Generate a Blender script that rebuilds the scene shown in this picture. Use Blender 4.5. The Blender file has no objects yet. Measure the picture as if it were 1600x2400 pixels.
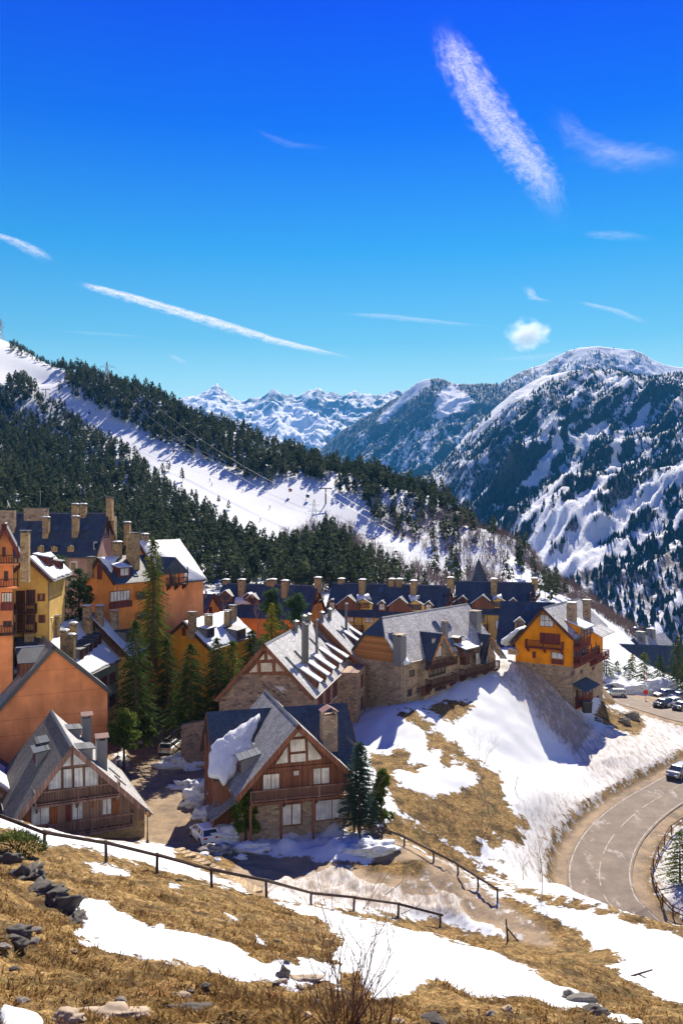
import bpy, bmesh, math, random
import numpy as np
from mathutils import Vector, Matrix
R = math.radians
SC = bpy.context.scene
COL = SC.collection
random.seed(7)
RNG = np.random.default_rng(7)

# ------------------------------------------------------------------ camera, sky, sun, exposure
cam = bpy.data.objects.new('camera', bpy.data.cameras.new('camera'))
COL.objects.link(cam)
cam.rotation_euler = (R(90), 0, 0)
cam.data.sensor_fit = 'VERTICAL'
cam.data.sensor_height = 36
cam.data.lens = 30
cam.data.clip_start = 0.2
cam.data.clip_end = 250000
SC.camera = cam

SUN_AZ, SUN_EL = 11.0, 40.0            # azimuth to the right of the view direction, elevation
world = bpy.data.worlds.new('World')
SC.world = world
world.use_nodes = True
wn = world.node_tree
wn.nodes.clear()
sky = wn.nodes.new('ShaderNodeTexSky')
sky.sky_type = 'NISHITA'
sky.sun_disc = False
sky.sun_elevation = R(SUN_EL)
sky.sun_rotation = R(SUN_AZ)
sky.altitude = 2200
sky.air_density = 1.0
sky.dust_density = 0.25
sky.ozone_density = 2.5
hsv = wn.nodes.new('ShaderNodeHueSaturation')
hsv.inputs['Saturation'].default_value = 1.0
hsv.inputs['Value'].default_value = 1.0
bg = wn.nodes.new('ShaderNodeBackground')
bg.inputs['Strength'].default_value = 0.15
wo = wn.nodes.new('ShaderNodeOutputWorld')
# clear high-mountain air: the blue deepens from the skyline to the zenith, the same all round
wg = wn.nodes.new('ShaderNodeTexCoord'); wz = wn.nodes.new('ShaderNodeSeparateXYZ'); wr_ = wn.nodes.new('ShaderNodeValToRGB'); wm = wn.nodes.new('ShaderNodeMix')
wm.data_type = 'RGBA'; wm.blend_type = 'MULTIPLY'; wm.inputs[0].default_value = 1.0
for i_, (p_, c_) in enumerate([(0.0, (0.66, 0.42, 0.18)), (0.07, (0.42, 0.335, 0.175)), (0.196, (0.115, 0.21, 0.172)), (0.29, (0.03, 0.162, 0.206)), (0.41, (0.0, 0.072, 0.258)), (0.53, (0.0, 0.024, 0.287)), (1.0, (0.0, 0.024, 0.275))]):
    e_ = wr_.color_ramp.elements[i_] if i_ < 2 else wr_.color_ramp.elements.new(p_)
    e_.position = p_; e_.color = (*c_, 1)
wn.links.new(wg.outputs['Generated'], wz.inputs[0]); wn.links.new(wz.outputs[2], wr_.inputs[0])
wn.links.new(sky.outputs[0], wm.inputs[6]); wn.links.new(wr_.outputs[0], wm.inputs[7])
wn.links.new(wm.outputs[2], hsv.inputs['Color'])
wn.links.new(hsv.outputs[0], bg.inputs['Color'])
wn.links.new(bg.outputs[0], wo.inputs['Surface'])

sun = bpy.data.objects.new('sun', bpy.data.lights.new('sun', 'SUN'))
COL.objects.link(sun)
sun.data.energy = 2.75
sun.data.angle = R(0.5)
sun.data.color = (1.0, 0.90, 0.75)
_sd = Vector((math.sin(R(SUN_AZ)) * math.cos(R(SUN_EL)), math.cos(R(SUN_AZ)) * math.cos(R(SUN_EL)), math.sin(R(SUN_EL))))
sun.rotation_euler = (-_sd).to_track_quat('-Z', 'Y').to_euler()

SC.view_settings.view_transform = 'Standard'
SC.view_settings.look = 'None'
SC.view_settings.exposure = 2.1
SC.view_settings.gamma = 1.0
SC.cycles.max_bounces = 6
SC.cycles.diffuse_bounces = 4
SC.cycles.glossy_bounces = 2
SC.cycles.transparent_max_bounces = 12
SC.cycles.volume_bounces = 0
SC.cycles.use_denoising = True

# ------------------------------------------------------------------ helpers
F = 2000.0
def P(px, py, D):                      # a point D metres in front of the camera, seen along that line of sight
    return Vector(((px - 800) / F * D, D, (1200 - py) / F * D))
def sstep(a, b, x):
    t = np.clip((np.asarray(x, float) - a) / (b - a), 0, 1)
    return t * t * (3 - 2 * t)

def _hash(ix, iy, seed):
    h = (ix.astype(np.int64) * 374761393 + iy.astype(np.int64) * 668265263 + seed * 1442695041) & 0x7fffffff
    h = ((h ^ (h >> 13)) * 1274126177) & 0x7fffffff
    h = h ^ (h >> 16)
    return (h & 0xffff) / 65535.0
def vnoise(x, y, seed=0):
    x = np.asarray(x, float); y = np.asarray(y, float)
    ix = np.floor(x); iy = np.floor(y)
    fx = x - ix; fy = y - iy
    fx = fx * fx * fx * (fx * (fx * 6 - 15) + 10); fy = fy * fy * fy * (fy * (fy * 6 - 15) + 10)
    a = _hash(ix, iy, seed); b = _hash(ix + 1, iy, seed); c = _hash(ix, iy + 1, seed); d = _hash(ix + 1, iy + 1, seed)
    return ((a * (1 - fx) + b * fx) * (1 - fy) + (c * (1 - fx) + d * fx) * fy) * 2 - 1
def fbm(x, y, oct=4, seed=0, gain=.5):
    s = 0; a = 1; f = 1
    for o in range(oct):
        s = s + a * vnoise(np.asarray(x) * f + o * 17.3, np.asarray(y) * f - o * 9.1, seed + o)
        a *= gain; f *= 2.03
    return s
def ridged(x, y, oct=5, seed=0):
    s = 0; a = 1; f = 1
    for o in range(oct):
        s = s + a * (1 - 2 * np.abs(vnoise(np.asarray(x) * f + o * 7.7, np.asarray(y) * f + o * 3.1, seed + o)))
        a *= .5; f *= 2.07
    return s

class MB:
    def __init__(s): s.v = []; s.f = []
    def poly(s, pts):
        n = len(s.v); s.v += [tuple(p) for p in pts]; s.f.append(tuple(range(n, n + len(pts)))); return s
    def hexa(s, c):                    # 8 corners: 0-3 bottom ring, 4-7 top ring
        n = len(s.v); s.v += [tuple(p) for p in c]
        for q in ((3, 2, 1, 0), (4, 5, 6, 7), (0, 1, 5, 4), (1, 2, 6, 5), (2, 3, 7, 6), (3, 0, 4, 7)):
            s.f.append(tuple(n + i for i in q))
        return s
    def box(s, x0, x1, y0, y1, z0, z1):
        return s.hexa([(x0, y0, z0), (x1, y0, z0), (x1, y1, z0), (x0, y1, z0), (x0, y0, z1), (x1, y0, z1), (x1, y1, z1), (x0, y1, z1)])
    def obox(s, O, u, v, n, ur, vr, nr):
        O = Vector(O); u = Vector(u); v = Vector(v); n = Vector(n)
        c = []
        for vv in vr:
            for a, b in ((ur[0], nr[0]), (ur[1], nr[0]), (ur[1], nr[1]), (ur[0], nr[1])):
                c.append(O + u * a + v * vv + n * b)
        return s.hexa(c)
    def extrude(s, pts, vec):          # polygon pushed along a vector into a closed solid
        vec = Vector(vec); n = len(s.v); k = len(pts)
        s.v += [tuple(p) for p in pts] + [tuple(Vector(p) + vec) for p in pts]
        s.f.append(tuple(range(n, n + k))); s.f.append(tuple(range(n + 2 * k - 1, n + k - 1, -1)))
        for i in range(k):
            j = (i + 1) % k; s.f.append((n + i, n + j, n + k + j, n + k + i))
        return s
    def slab(s, pts, t):
        pts = [Vector(p) for p in pts]
        nn = (pts[1] - pts[0]).cross(pts[2] - pts[0]).normalized()
        if nn.z < 0: nn = -nn
        return s.extrude(pts, nn * -t)
    def tube(s, p0, p1, r0, r1=None, n=6, cap=True):
        r1 = r0 if r1 is None else r1
        p0 = Vector(p0); p1 = Vector(p1); d = (p1 - p0)
        if d.length < 1e-6: return s
        d.normalize(); a = d.orthogonal().normalized(); b = d.cross(a)
        k = len(s.v)
        for p, r in ((p0, r0), (p1, r1)):
            for i in range(n):
                t = 2 * math.pi * i / n; s.v.append(tuple(p + a * (r * math.cos(t)) + b * (r * math.sin(t))))
        for i in range(n):
            j = (i + 1) % n; s.f.append((k + i, k + j, k + n + j, k + n + i))
        if cap:
            s.f.append(tuple(range(k + n - 1, k - 1, -1))); s.f.append(tuple(range(k + n, k + 2 * n)))
        return s
    def path(s, pts, r, n=5):
        for a, b in zip(pts[:-1], pts[1:]): s.tube(a, b, r, r, n)
        return s
    def lathe(s, O, prof, n=10):       # prof: (radius, z) pairs
        k = len(s.v); O = Vector(O)
        for r, z in prof:
            for i in range(n):
                t = 2 * math.pi * i / n; s.v.append((O.x + r * math.cos(t), O.y + r * math.sin(t), O.z + z))
        for q in range(len(prof) - 1):
            for i in range(n):
                j = (i + 1) % n; s.f.append((k + q * n + i, k + q * n + j, k + (q + 1) * n + j, k + (q + 1) * n + i))
        s.f.append(tuple(range(k + n - 1, k - 1, -1))); m = k + (len(prof) - 1) * n; s.f.append(tuple(range(m, m + n)))
        return s
    def mesh(s, name, mat, smooth=False):
        me = bpy.data.meshes.new(name); me.from_pydata(s.v, [], s.f)
        if mat: me.materials.append(mat)
        if smooth: me.polygons.foreach_set('use_smooth', [True] * len(me.polygons))
        me.update(); return me
    def build(s, name, mat, parent=None, smooth=False):
        return link(name, s.mesh(name, mat, smooth), parent)

def link(name, me, parent=None):
    o = bpy.data.objects.new(name, me); COL.objects.link(o)
    if parent: o.parent = parent
    return o
def tag(o, label=None, cat=None, group=None, kind=None):
    if label: o['label'] = label
    if cat: o['category'] = cat
    if group: o['group'] = group
    if kind: o['kind'] = kind
    return o
def empty(name, loc, rz=0):
    o = bpy.data.objects.new(name, None); COL.objects.link(o)
    o.location = loc; o.rotation_euler = (0, 0, rz); o.empty_display_size = .3
    return o
def copy_tree(o, parent=None):
    c = o.copy(); COL.objects.link(c); c.parent = parent
    for ch in list(o.children): copy_tree(ch, c)
    return c
def np_mesh(name, v, tris, mat, smooth=False):
    me = bpy.data.meshes.new(name)
    v = np.asarray(v, np.float32); tris = np.asarray(tris, np.int32); k = tris.shape[1]
    me.vertices.add(len(v)); me.vertices.foreach_set('co', v.ravel())
    me.loops.add(tris.size); me.loops.foreach_set('vertex_index', tris.ravel())
    me.polygons.add(len(tris)); me.polygons.foreach_set('loop_start', np.arange(0, tris.size, k, dtype=np.int32))
    if mat: me.materials.append(mat)
    me.update(calc_edges=True)
    me.polygons.foreach_set('use_smooth', np.full(len(tris), smooth))
    return me
def add_attr(me, name, vals):
    a = me.attributes.new(name, 'FLOAT', 'POINT'); a.data.foreach_set('value', np.asarray(vals, np.float32))
def grid_faces(nr, nc):
    i = np.arange(nr - 1)[:, None] * nc + np.arange(nc - 1)[None, :]
    return np.stack([i, i + 1, i + nc + 1, i + nc], -1).reshape(-1, 4)

# ------------------------------------------------------------------ materials
class NT:
    def __init__(s, name, rough=.8, spec=.3):
        s.m = bpy.data.materials.new(name); s.m.use_nodes = True
        s.t = s.m.node_tree; s.t.nodes.clear()
        s.out = s.n('ShaderNodeOutputMaterial'); s.b = s.n('ShaderNodeBsdfPrincipled')
        s.l(s.b.outputs[0], s.out.inputs[0])
        s.b.inputs['Roughness'].default_value = rough; s.b.inputs['Specular IOR Level'].default_value = spec
    def n(s, t, **k):
        o = s.t.nodes.new(t)
        for a, v in k.items(): setattr(o, a, v)
        return o
    def l(s, a, b): s.t.links.new(a, b)
    def val(s, sock, v):
        if hasattr(v, 'links') or hasattr(v, 'is_linked'): s.l(v, sock)
        else: sock.default_value = v
    def math(s, op, a, b=0.0, clamp=False):
        o = s.n('ShaderNodeMath', operation=op, use_clamp=clamp); s.val(o.inputs[0], a); s.val(o.inputs[1], b); return o.outputs[0]
    def mix(s, f, a, b):
        o = s.n('ShaderNodeMix', data_type='RGBA'); s.val(o.inputs[0], f)
        for k, v in ((6, a), (7, b)):
            if isinstance(v, tuple): v = (*v[:3], 1)
            s.val(o.inputs[k], v)
        return o.outputs[2]
    def mul(s, a, b, f=1.0):
        o = s.n('ShaderNodeMix', data_type='RGBA', blend_type='MULTIPLY'); s.val(o.inputs[0], f)
        for k, v in ((6, a), (7, b)):
            if isinstance(v, tuple): v = (*v[:3], 1)
            s.val(o.inputs[k], v)
        return o.outputs[2]
    def co(s, which='Object'): return s.n('ShaderNodeTexCoord').outputs[which]
    def pos(s): return s.n('ShaderNodeNewGeometry').outputs['Position']
    def scale(s, vec, sc):
        o = s.n('ShaderNodeVectorMath', operation='MULTIPLY'); s.l(vec, o.inputs[0]); o.inputs[1].default_value = sc; return o.outputs[0]
    def noise(s, vec, scale, detail=4, rough=.55, dist=0):
        o = s.n('ShaderNodeTexNoise'); s.l(vec, o.inputs['Vector'])
        o.inputs['Scale'].default_value = scale; o.inputs['Detail'].default_value = detail
        o.inputs['Roughness'].default_value = rough; o.inputs['Distortion'].default_value = dist
        return o.outputs['Fac']
    def ramp(s, f, stops):
        o = s.n('ShaderNodeValToRGB'); s.l(f, o.inputs[0]); e = o.color_ramp.elements
        while len(e) < len(stops): e.new(.5)
        for i, (p, c) in enumerate(stops):
            e[i].position = p
            if not isinstance(c, tuple): c = (c, c, c)
            e[i].color = (*c[:3], 1)
        return o.outputs[0]
    def sm(s, x, a, b):
        o = s.n('ShaderNodeMapRange', interpolation_type='SMOOTHSTEP'); s.val(o.inputs[0], x)
        o.inputs[1].default_value = a; o.inputs[2].default_value = b; return o.outputs[0]
    def attr(s, name): return s.n('ShaderNodeAttribute', attribute_name=name).outputs['Fac']
    def bump(s, h, strength=.4, dist=.05):
        o = s.n('ShaderNodeBump'); s.val(o.inputs['Height'], h)
        o.inputs['Strength'].default_value = strength; o.inputs['Distance'].default_value = dist
        s.l(o.outputs[0], s.b.inputs['Normal'])
    def wallco(s):                     # u along the wall or eave, v up: works on any upright or sloping local face
        tc = s.n('ShaderNodeTexCoord'); a = s.n('ShaderNodeSeparateXYZ'); s.l(tc.outputs['Object'], a.inputs[0])
        b = s.n('ShaderNodeSeparateXYZ'); s.l(tc.outputs['Normal'], b.inputs[0])
        f = s.math('GREATER_THAN', s.math('ABSOLUTE', b.outputs[0]), s.math('ABSOLUTE', b.outputs[1]))
        u = s.math('ADD', s.math('MULTIPLY', a.outputs[1], f), s.math('MULTIPLY', a.outputs[0], s.math('SUBTRACT', 1.0, f)))
        c = s.n('ShaderNodeCombineXYZ'); s.l(u, c.inputs[0]); s.l(a.outputs[2], c.inputs[1])
        return c.outputs[0]
    def col(s, c):
        if isinstance(c, tuple): s.b.inputs['Base Color'].default_value = (*c, 1)
        else: s.l(c, s.b.inputs['Base Color'])

def m_plain(name, c, rough=.7, var=.25, scale=3, spec=.3, metal=0):
    t = NT(name, rough, spec); v = t.co()
    n = t.noise(v, scale, 5)
    k0 = tuple(x * (1 - var) for x in c); k1 = tuple(min(1, x * (1 + var)) for x in c)
    t.col(t.mix(n, k0, k1)); t.b.inputs['Metallic'].default_value = metal
    t.bump(t.noise(v, scale * 8, 3), .15, .02)
    return t.m
def m_plaster(name, c):
    t = NT(name, .9, .15); v = t.co(); w = t.wallco()
    big = t.noise(v, .35, 5, .6); fine = t.noise(v, 9, 4)
    streak = t.noise(t.scale(w, (.9, .16, 1)), 1.0, 5)
    c1 = t.mix(t.sm(big, .35, .7), tuple(x * .78 for x in c), tuple(min(.9, x * 1.1) for x in c))
    c2 = t.mul(c1, t.ramp(streak, [(.32, .72), (.55, 1.0)]), .55)
    t.col(t.mul(c2, t.ramp(fine, [(.3, .88), (.7, 1.0)]), .7)); t.bump(fine, .25, .02)
    return t.m
def m_stone(name, cols, size=2.6, mortar=(.30, .27, .22)):
    t = NT(name, .9, .2); w = t.wallco()
    ns = t.n('ShaderNodeTexNoise'); t.l(w, ns.inputs['Vector']); ns.inputs['Scale'].default_value = 1.2
    mx = t.n('ShaderNodeMix', data_type='VECTOR'); mx.inputs[0].default_value = .06; t.l(w, mx.inputs[4]); t.l(ns.outputs['Color'], mx.inputs[5])
    ws = t.scale(mx.outputs[1], (size * .75, size * 1.45, 1))
    vo = t.n('ShaderNodeTexVoronoi', voronoi_dimensions='2D'); t.l(ws, vo.inputs['Vector']); vo.inputs['Scale'].default_value = 1.0
    ve = t.n('ShaderNodeTexVoronoi', voronoi_dimensions='2D', feature='DISTANCE_TO_EDGE'); t.l(ws, ve.inputs['Vector']); ve.inputs['Scale'].default_value = 1.0
    sep = t.n('ShaderNodeSeparateColor'); t.l(vo.outputs['Color'], sep.inputs[0])
    k = len(cols); c = t.ramp(sep.outputs[0], [(i / (k - 1), cc) for i, cc in enumerate(cols)])
    c = t.mul(c, t.ramp(t.noise(w, 5, 5), [(.25, .7), (.75, 1.1)]))
    c = t.mul(c, t.ramp(t.noise(w, .4, 4), [(.3, .75), (.7, 1.05)]))
    e = t.sm(ve.outputs['Distance'], .02, .09)
    t.col(t.mix(e, mortar, c)); t.bump(t.math('ADD', e, t.math('MULTIPLY', sep.outputs[1], .5)), .8, .06)
    return t.m
def m_slate(name, c, rough=.55, spec=.4, row=.22, vary=.35):
    t = NT(name, rough, spec); w = t.wallco()
    br = t.n('ShaderNodeTexBrick', offset=.5)
    t.l(w, br.inputs['Vector']); br.inputs['Scale'].default_value = 1
    br.inputs['Brick Width'].default_value = row * 1.3; br.inputs['Row Height'].default_value = row * .75
    br.inputs['Mortar Size'].default_value = .018; br.inputs['Mortar Smooth'].default_value = .6
    k0 = tuple(x * (1 - vary) for x in c); k1 = tuple(x * (1 + vary) for x in c)
    br.inputs['Color1'].default_value = (*k0, 1); br.inputs['Color2'].default_value = (*k1, 1)
    br.inputs['Mortar'].default_value = (*tuple(x * .35 for x in c), 1)
    big = t.noise(w, .5, 5, .6); st = t.noise(t.scale(w, (1.2, .12, 1)), 1.0, 5)
    cc = t.mul(br.outputs['Color'], t.ramp(big, [(.3, .75), (.7, 1.2)]))
    t.col(t.mul(cc, t.ramp(st, [(.3, .8), (.7, 1.15)])))
    sp = t.n('ShaderNodeSeparateXYZ'); t.l(w, sp.inputs[0])
    saw = t.math('FRACT', t.math('DIVIDE', sp.outputs[1], row * .75))
    t.bump(t.math('ADD', t.math('MULTIPLY', saw, -1.0), br.outputs['Fac']), .5, .03)
    return t.m
def m_wood(name, c, plank=.14, vary=.3, rough=.75, flip=False):
    t = NT(name, rough, .25); w = t.wallco()
    sp = t.n('ShaderNodeSeparateXYZ'); t.l(w, sp.inputs[0]); a = sp.outputs[1 if flip else 0]
    idx = t.math('FLOOR', t.math('DIVIDE', a, plank)); fr = t.math('FRACT', t.math('DIVIDE', a, plank))
    wn_ = t.n('ShaderNodeTexWhiteNoise', noise_dimensions='1D'); t.l(idx, wn_.inputs['W'])
    grain = t.noise(t.scale(w, (2, 18, 1) if flip else (18, 1.2, 1)), 1.5, 5)
    c0 = t.mix(wn_.outputs['Value'], tuple(x * (1 - vary) for x in c), tuple(x * (1 + vary) for x in c))
    c1 = t.mul(c0, t.ramp(grain, [(.3, .6), (.7, 1.15)]))
    gap = t.math('MULTIPLY', t.sm(fr, 0, .08), t.math('SUBTRACT', 1.0, t.sm(fr, .92, 1)))
    t.col(t.mul(c1, t.ramp(gap, [(0, .3), (1, 1.0)]))); t.bump(gap, .6, .02)
    return t.m
def m_snow(name, dirty=0.0, c=(.585, .62, .645)):
    t = NT(name, .6, .25); p = t.pos()
    n = t.noise(p, 1.6, 6, .6); f = t.noise(p, 12, 4)
    col = t.mix(n, tuple(x * .92 for x in c), c)
    if dirty:
        d = t.sm(t.noise(p, 2.2, 7, .72), .60 - dirty * .3, .80 - dirty * .25)
        col = t.mix(t.math('MULTIPLY', d, .9), col, (.13, .10, .075))
    t.col(col); t.bump(t.math('ADD', n, t.math('MULTIPLY', f, .4)), .5, .12)
    return t.m
def m_glass(name, c=(.03, .035, .04), folds=False, rough=.06):
    t = NT(name, rough, .8)
    if folds:
        w = t.wallco()
        st = t.noise(t.scale(w, (9, .25, 1)), 1.0, 3); big = t.noise(w, .9, 3)
        t.col(t.mul(t.mix(t.sm(st, .35, .65), tuple(x * .68 for x in c), c), t.ramp(big, [(.35, .6), (.6, 1.0)])))
        t.b.inputs['Coat Weight'].default_value = 1; t.b.inputs['Coat Roughness'].default_value = .04
        t.b.inputs['Roughness'].default_value = .6
    else: t.col(c)
    return t.m
def leafy(t, col, k=.45):              # thin leaves and blades let some light through
    d = t.n('ShaderNodeBsdfDiffuse'); tr = t.n('ShaderNodeBsdfTranslucent'); mx = t.n('ShaderNodeMixShader'); mx.inputs[0].default_value = k
    t.l(col, d.inputs[0]); t.l(col, tr.inputs[0]); t.l(d.outputs[0], mx.inputs[1]); t.l(tr.outputs[0], mx.inputs[2]); t.l(mx.outputs[0], t.out.inputs[0])
def m_leaf(name, cols, k=.4, gain=1.5, big=.9):
    t = NT(name, .8, .1); p = t.pos()
    n = t.noise(p, big, 3); n2 = t.noise(p, 7, 2)
    f = t.math('ADD', t.math('MULTIPLY', n, .6), t.math('MULTIPLY', n2, .4))
    q = len(cols); leafy(t, t.ramp(f, [(.28 + .44 * i / (q - 1), tuple(min(.9, x * gain) for x in c)) for i, c in enumerate(cols)]), k)
    return t.m

M = {}
M['salmon'] = m_plaster('salmon_plaster', (.84, .315, .125))
M['orange'] = m_plaster('orange_plaster', (.80, .29, .07))
M['gold'] = m_plaster('golden_plaster', (.76, .275, .013))
M['amber'] = m_plaster('amber_plaster', (.74, .32, .03))
M['yellow'] = m_plaster('yellow_plaster', (.72, .46, .13))
M['cream'] = m_plaster('cream_plaster', (.60, .40, .24))
M['mauve'] = m_plaster('mauve_plaster', (.42, .27, .215))
M['green'] = m_plaster('sage_plaster', (.26, .30, .20))
M['white_trim'] = m_plaster('cream_trim', (.62, .55, .45))
M['stone'] = m_stone('rubble_stone', [(0.255, 0.176, 0.120), (0.447, 0.319, 0.208), (0.319, 0.239, 0.176), (0.542, 0.415, 0.271), (0.191, 0.144, 0.112)])
M['stone_dark'] = m_stone('dark_rubble_stone', [(0.188, 0.122, 0.094), (0.375, 0.244, 0.169), (0.244, 0.169, 0.131), (0.488, 0.319, 0.206), (0.131, 0.094, 0.085)])
M['stone_gold'] = m_stone('golden_stone', [(0.286, 0.182, 0.078), (0.442, 0.299, 0.130), (0.364, 0.234, 0.104), (0.520, 0.364, 0.169), (0.221, 0.143, 0.078)])
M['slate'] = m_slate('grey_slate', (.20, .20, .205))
M['slate_lit'] = m_slate('sunlit_slate', (.37, .37, .37), rough=.5)  # slate of sun-facing slopes, their brightness put into the colour
M['slate_shade'] = m_slate('shaded_slate', (.050, .068, .092), rough=.6, vary=.2)  # same slate on slopes turned from the sun, blue shade put into the colour
M['slate_brown_shade'] = m_slate('shaded_brown_slate', (.10, .085, .075), rough=.75)  # chalet's left slope, darkness of grazing light put into the colour
M['timber'] = m_wood('brown_timber', (0.182, 0.087, 0.050))
M['timber_grey'] = m_wood('weathered_timber', (0.251, 0.152, 0.109))
M['timber_red'] = m_wood('red_brown_timber', (0.218, 0.090, 0.051))
M['timber_light'] = m_wood('honey_timber', (0.432, 0.186, 0.060), plank=.22, flip=True)
M['shutter'] = m_wood('orange_shutter_wood', (.28, .095, .03), plank=.12)
M['maroon'] = m_wood('maroon_paint', (0.168, 0.043, 0.037), plank=.12)
M['rail'] = m_wood('dark_rail_timber', (0.091, 0.042, 0.031), plank=.3)
M['rail_grey'] = m_wood('balcony_timber', (0.252, 0.147, 0.109), plank=.3)
M['fence'] = m_wood('old_fence_timber', (.085, .055, .042), plank=.4)
M['deck'] = m_wood('pine_step_timber', (.42, .30, .16), plank=.3)
M['glass'] = m_glass('window_glass', (.035, .04, .05))
M['curtain'] = m_glass('curtained_glass', (0.800, 0.780, 0.702), True)
M['sheer'] = m_glass('sheer_curtain_glass', (0.675, 0.702, 0.716), True)
M['blind'] = m_glass('blind_glass', (0.552, 0.456, 0.312), True)
M['skyglass'] = m_glass('skylight_glass', (.05, .08, .12), rough=.03)
M['snow'] = m_snow('roof_snow_or_glare')  # roof snow, and the white painted for glare on the stone-block dormers
M['snow_heap'] = m_snow('heaped_snow', .35)
M['snow_dirty'] = m_snow('dirty_snow', 1.0)
M['metal'] = m_plain('dark_metal', (.05, .055, .06), .45, .2, 4, .5)
M['flue'] = m_plain('flue_metal', (.10, .10, .105), .4, .2, 3, .5)
M['lead'] = m_plain('grey_sheet', (.13, .135, .145), .5, .2, 3, .5)
M['steel'] = m_plain('galvanised_steel', (.30, .31, .32), .45, .15, 4, .5)
M['black'] = m_plain('black_plastic', (.02, .02, .022), .5, .2, 4)
M['white'] = m_plain('white_enamel', (.75, .75, .75), .35, .05, 4, .5)
M['red'] = m_plain('red_paint', (.50, .03, .02), .5, .1, 4)
M['rust'] = m_plain('copper_sheet', (.22, .11, .08), .5, .35, 5, .4)
M['rock'] = m_plain('grey_rock', (.17, .155, .135), .9, .5, 2.5)
M['rock_dark'] = m_plain('dark_schist', (.075, .068, .058), .9, .6, 3)
M['rock_tan'] = m_plain('tan_rock', (.34, .27, .19), .9, .4, 3)
M['bark'] = m_plain('bark', (.10, .068, .045), .95, .4, 6)
M['bark_pale'] = m_plain('pale_bark', (.22, .17, .14), .95, .35, 6)
M['twig'] = m_plain('red_twig', (.13, .065, .05), .9, .4, 9)
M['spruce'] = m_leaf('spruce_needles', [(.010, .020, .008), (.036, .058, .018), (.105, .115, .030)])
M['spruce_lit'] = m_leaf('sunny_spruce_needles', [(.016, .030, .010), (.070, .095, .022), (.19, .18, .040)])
M['pine'] = m_leaf('pine_needles', [(0.015, 0.032, 0.020), (0.034, 0.061, 0.031), (0.071, 0.105, 0.041)])
M['forest'] = m_leaf('mountain_pine_needles', [(.012, .022, .014), (.034, .045, .027), (.078, .082, .045)], big=.16)
M['blue_spruce'] = m_leaf('blue_spruce_needles', [(.014, .030, .022), (.040, .066, .050), (.085, .115, .085)])
M['thuja'] = m_leaf('thuja_sprays', [(0.021, 0.039, 0.011), (0.070, 0.098, 0.020), (0.168, 0.182, 0.042)])
M['golden'] = m_leaf('golden_conifer', [(.04, .05, .01), (.14, .13, .015), (.26, .22, .03)])
M['juniper'] = m_leaf('juniper_needles', [(.02, .032, .012), (.05, .07, .02), (.10, .12, .035)])
# ------------------------------------------------------------------ terrain
def CR(ox, oy, s, pts): return [(ox + x / s, oy + y / s) for x, y in pts]
def psd(px, py, poly):                 # signed distance to an outline, positive inside
    px = np.asarray(px, float); py = np.asarray(py, float)
    d = np.full(px.shape, 1e9); ins = np.zeros(px.shape, bool); n = len(poly)
    for i in range(n):
        x0, y0 = poly[i]; x1, y1 = poly[(i + 1) % n]
        ex, ey = x1 - x0, y1 - y0
        t = np.clip(((px - x0) * ex + (py - y0) * ey) / (ex * ex + ey * ey + 1e-9), 0, 1)
        d = np.minimum(d, (px - x0 - t * ex) ** 2 + (py - y0 - t * ey) ** 2)
        if y0 != y1:
            c = ((y0 > py) != (y1 > py)) & (px < (x1 - x0) * (py - y0) / (y1 - y0) + x0); ins ^= c
    d = np.sqrt(d); return np.where(ins, d, -d)
def lsd(px, py, pts, w):               # positive within w of a line
    d = np.full(np.shape(px), 1e9)
    for (x0, y0), (x1, y1) in zip(pts[:-1], pts[1:]):
        ex, ey = x1 - x0, y1 - y0
        t = np.clip(((px - x0) * ex + (py - y0) * ey) / (ex * ex + ey * ey + 1e-9), 0, 1)
        d = np.minimum(d, np.hypot(px - x0 - t * ex, py - y0 - t * ey))
    return w - d

class RBF:
    def __init__(s, pts, c, smooth=0.0):
        p = np.array(pts, float); s.p = p[:, :2]; s.c = c; n = len(p)
        s.o = s.p.mean(0); s.k = 1 / 100.0
        r = np.hypot(*(s.p[:, None] - s.p[None]).transpose(2, 0, 1))
        A = np.zeros((n + 3, n + 3)); A[:n, :n] = -np.sqrt(r * r + c * c) - smooth * np.eye(n)
        q = np.c_[np.ones(n), (s.p - s.o) * s.k]; A[:n, n:] = q; A[n:, :n] = q.T
        s.w = np.linalg.solve(A, np.r_[p[:, 2], 0, 0, 0])
    def __call__(s, x, y):
        x = np.asarray(x, float); sh = x.shape; x = x.ravel(); y = np.asarray(y, float).ravel()
        out = np.empty(len(x)); n = len(s.p)
        for i in range(0, len(x), 20000):
            a = x[i:i + 20000]; b = y[i:i + 20000]
            r2 = (a[:, None] - s.p[None, :, 0]) ** 2 + (b[:, None] - s.p[None, :, 1]) ** 2
            out[i:i + 20000] = -np.sqrt(r2 + s.c ** 2) @ s.w[:n] + s.w[n] + (a - s.o[0]) * s.k * s.w[n + 1] + (b - s.o[1]) * s.k * s.w[n + 2]
        return out.reshape(sh)

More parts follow.
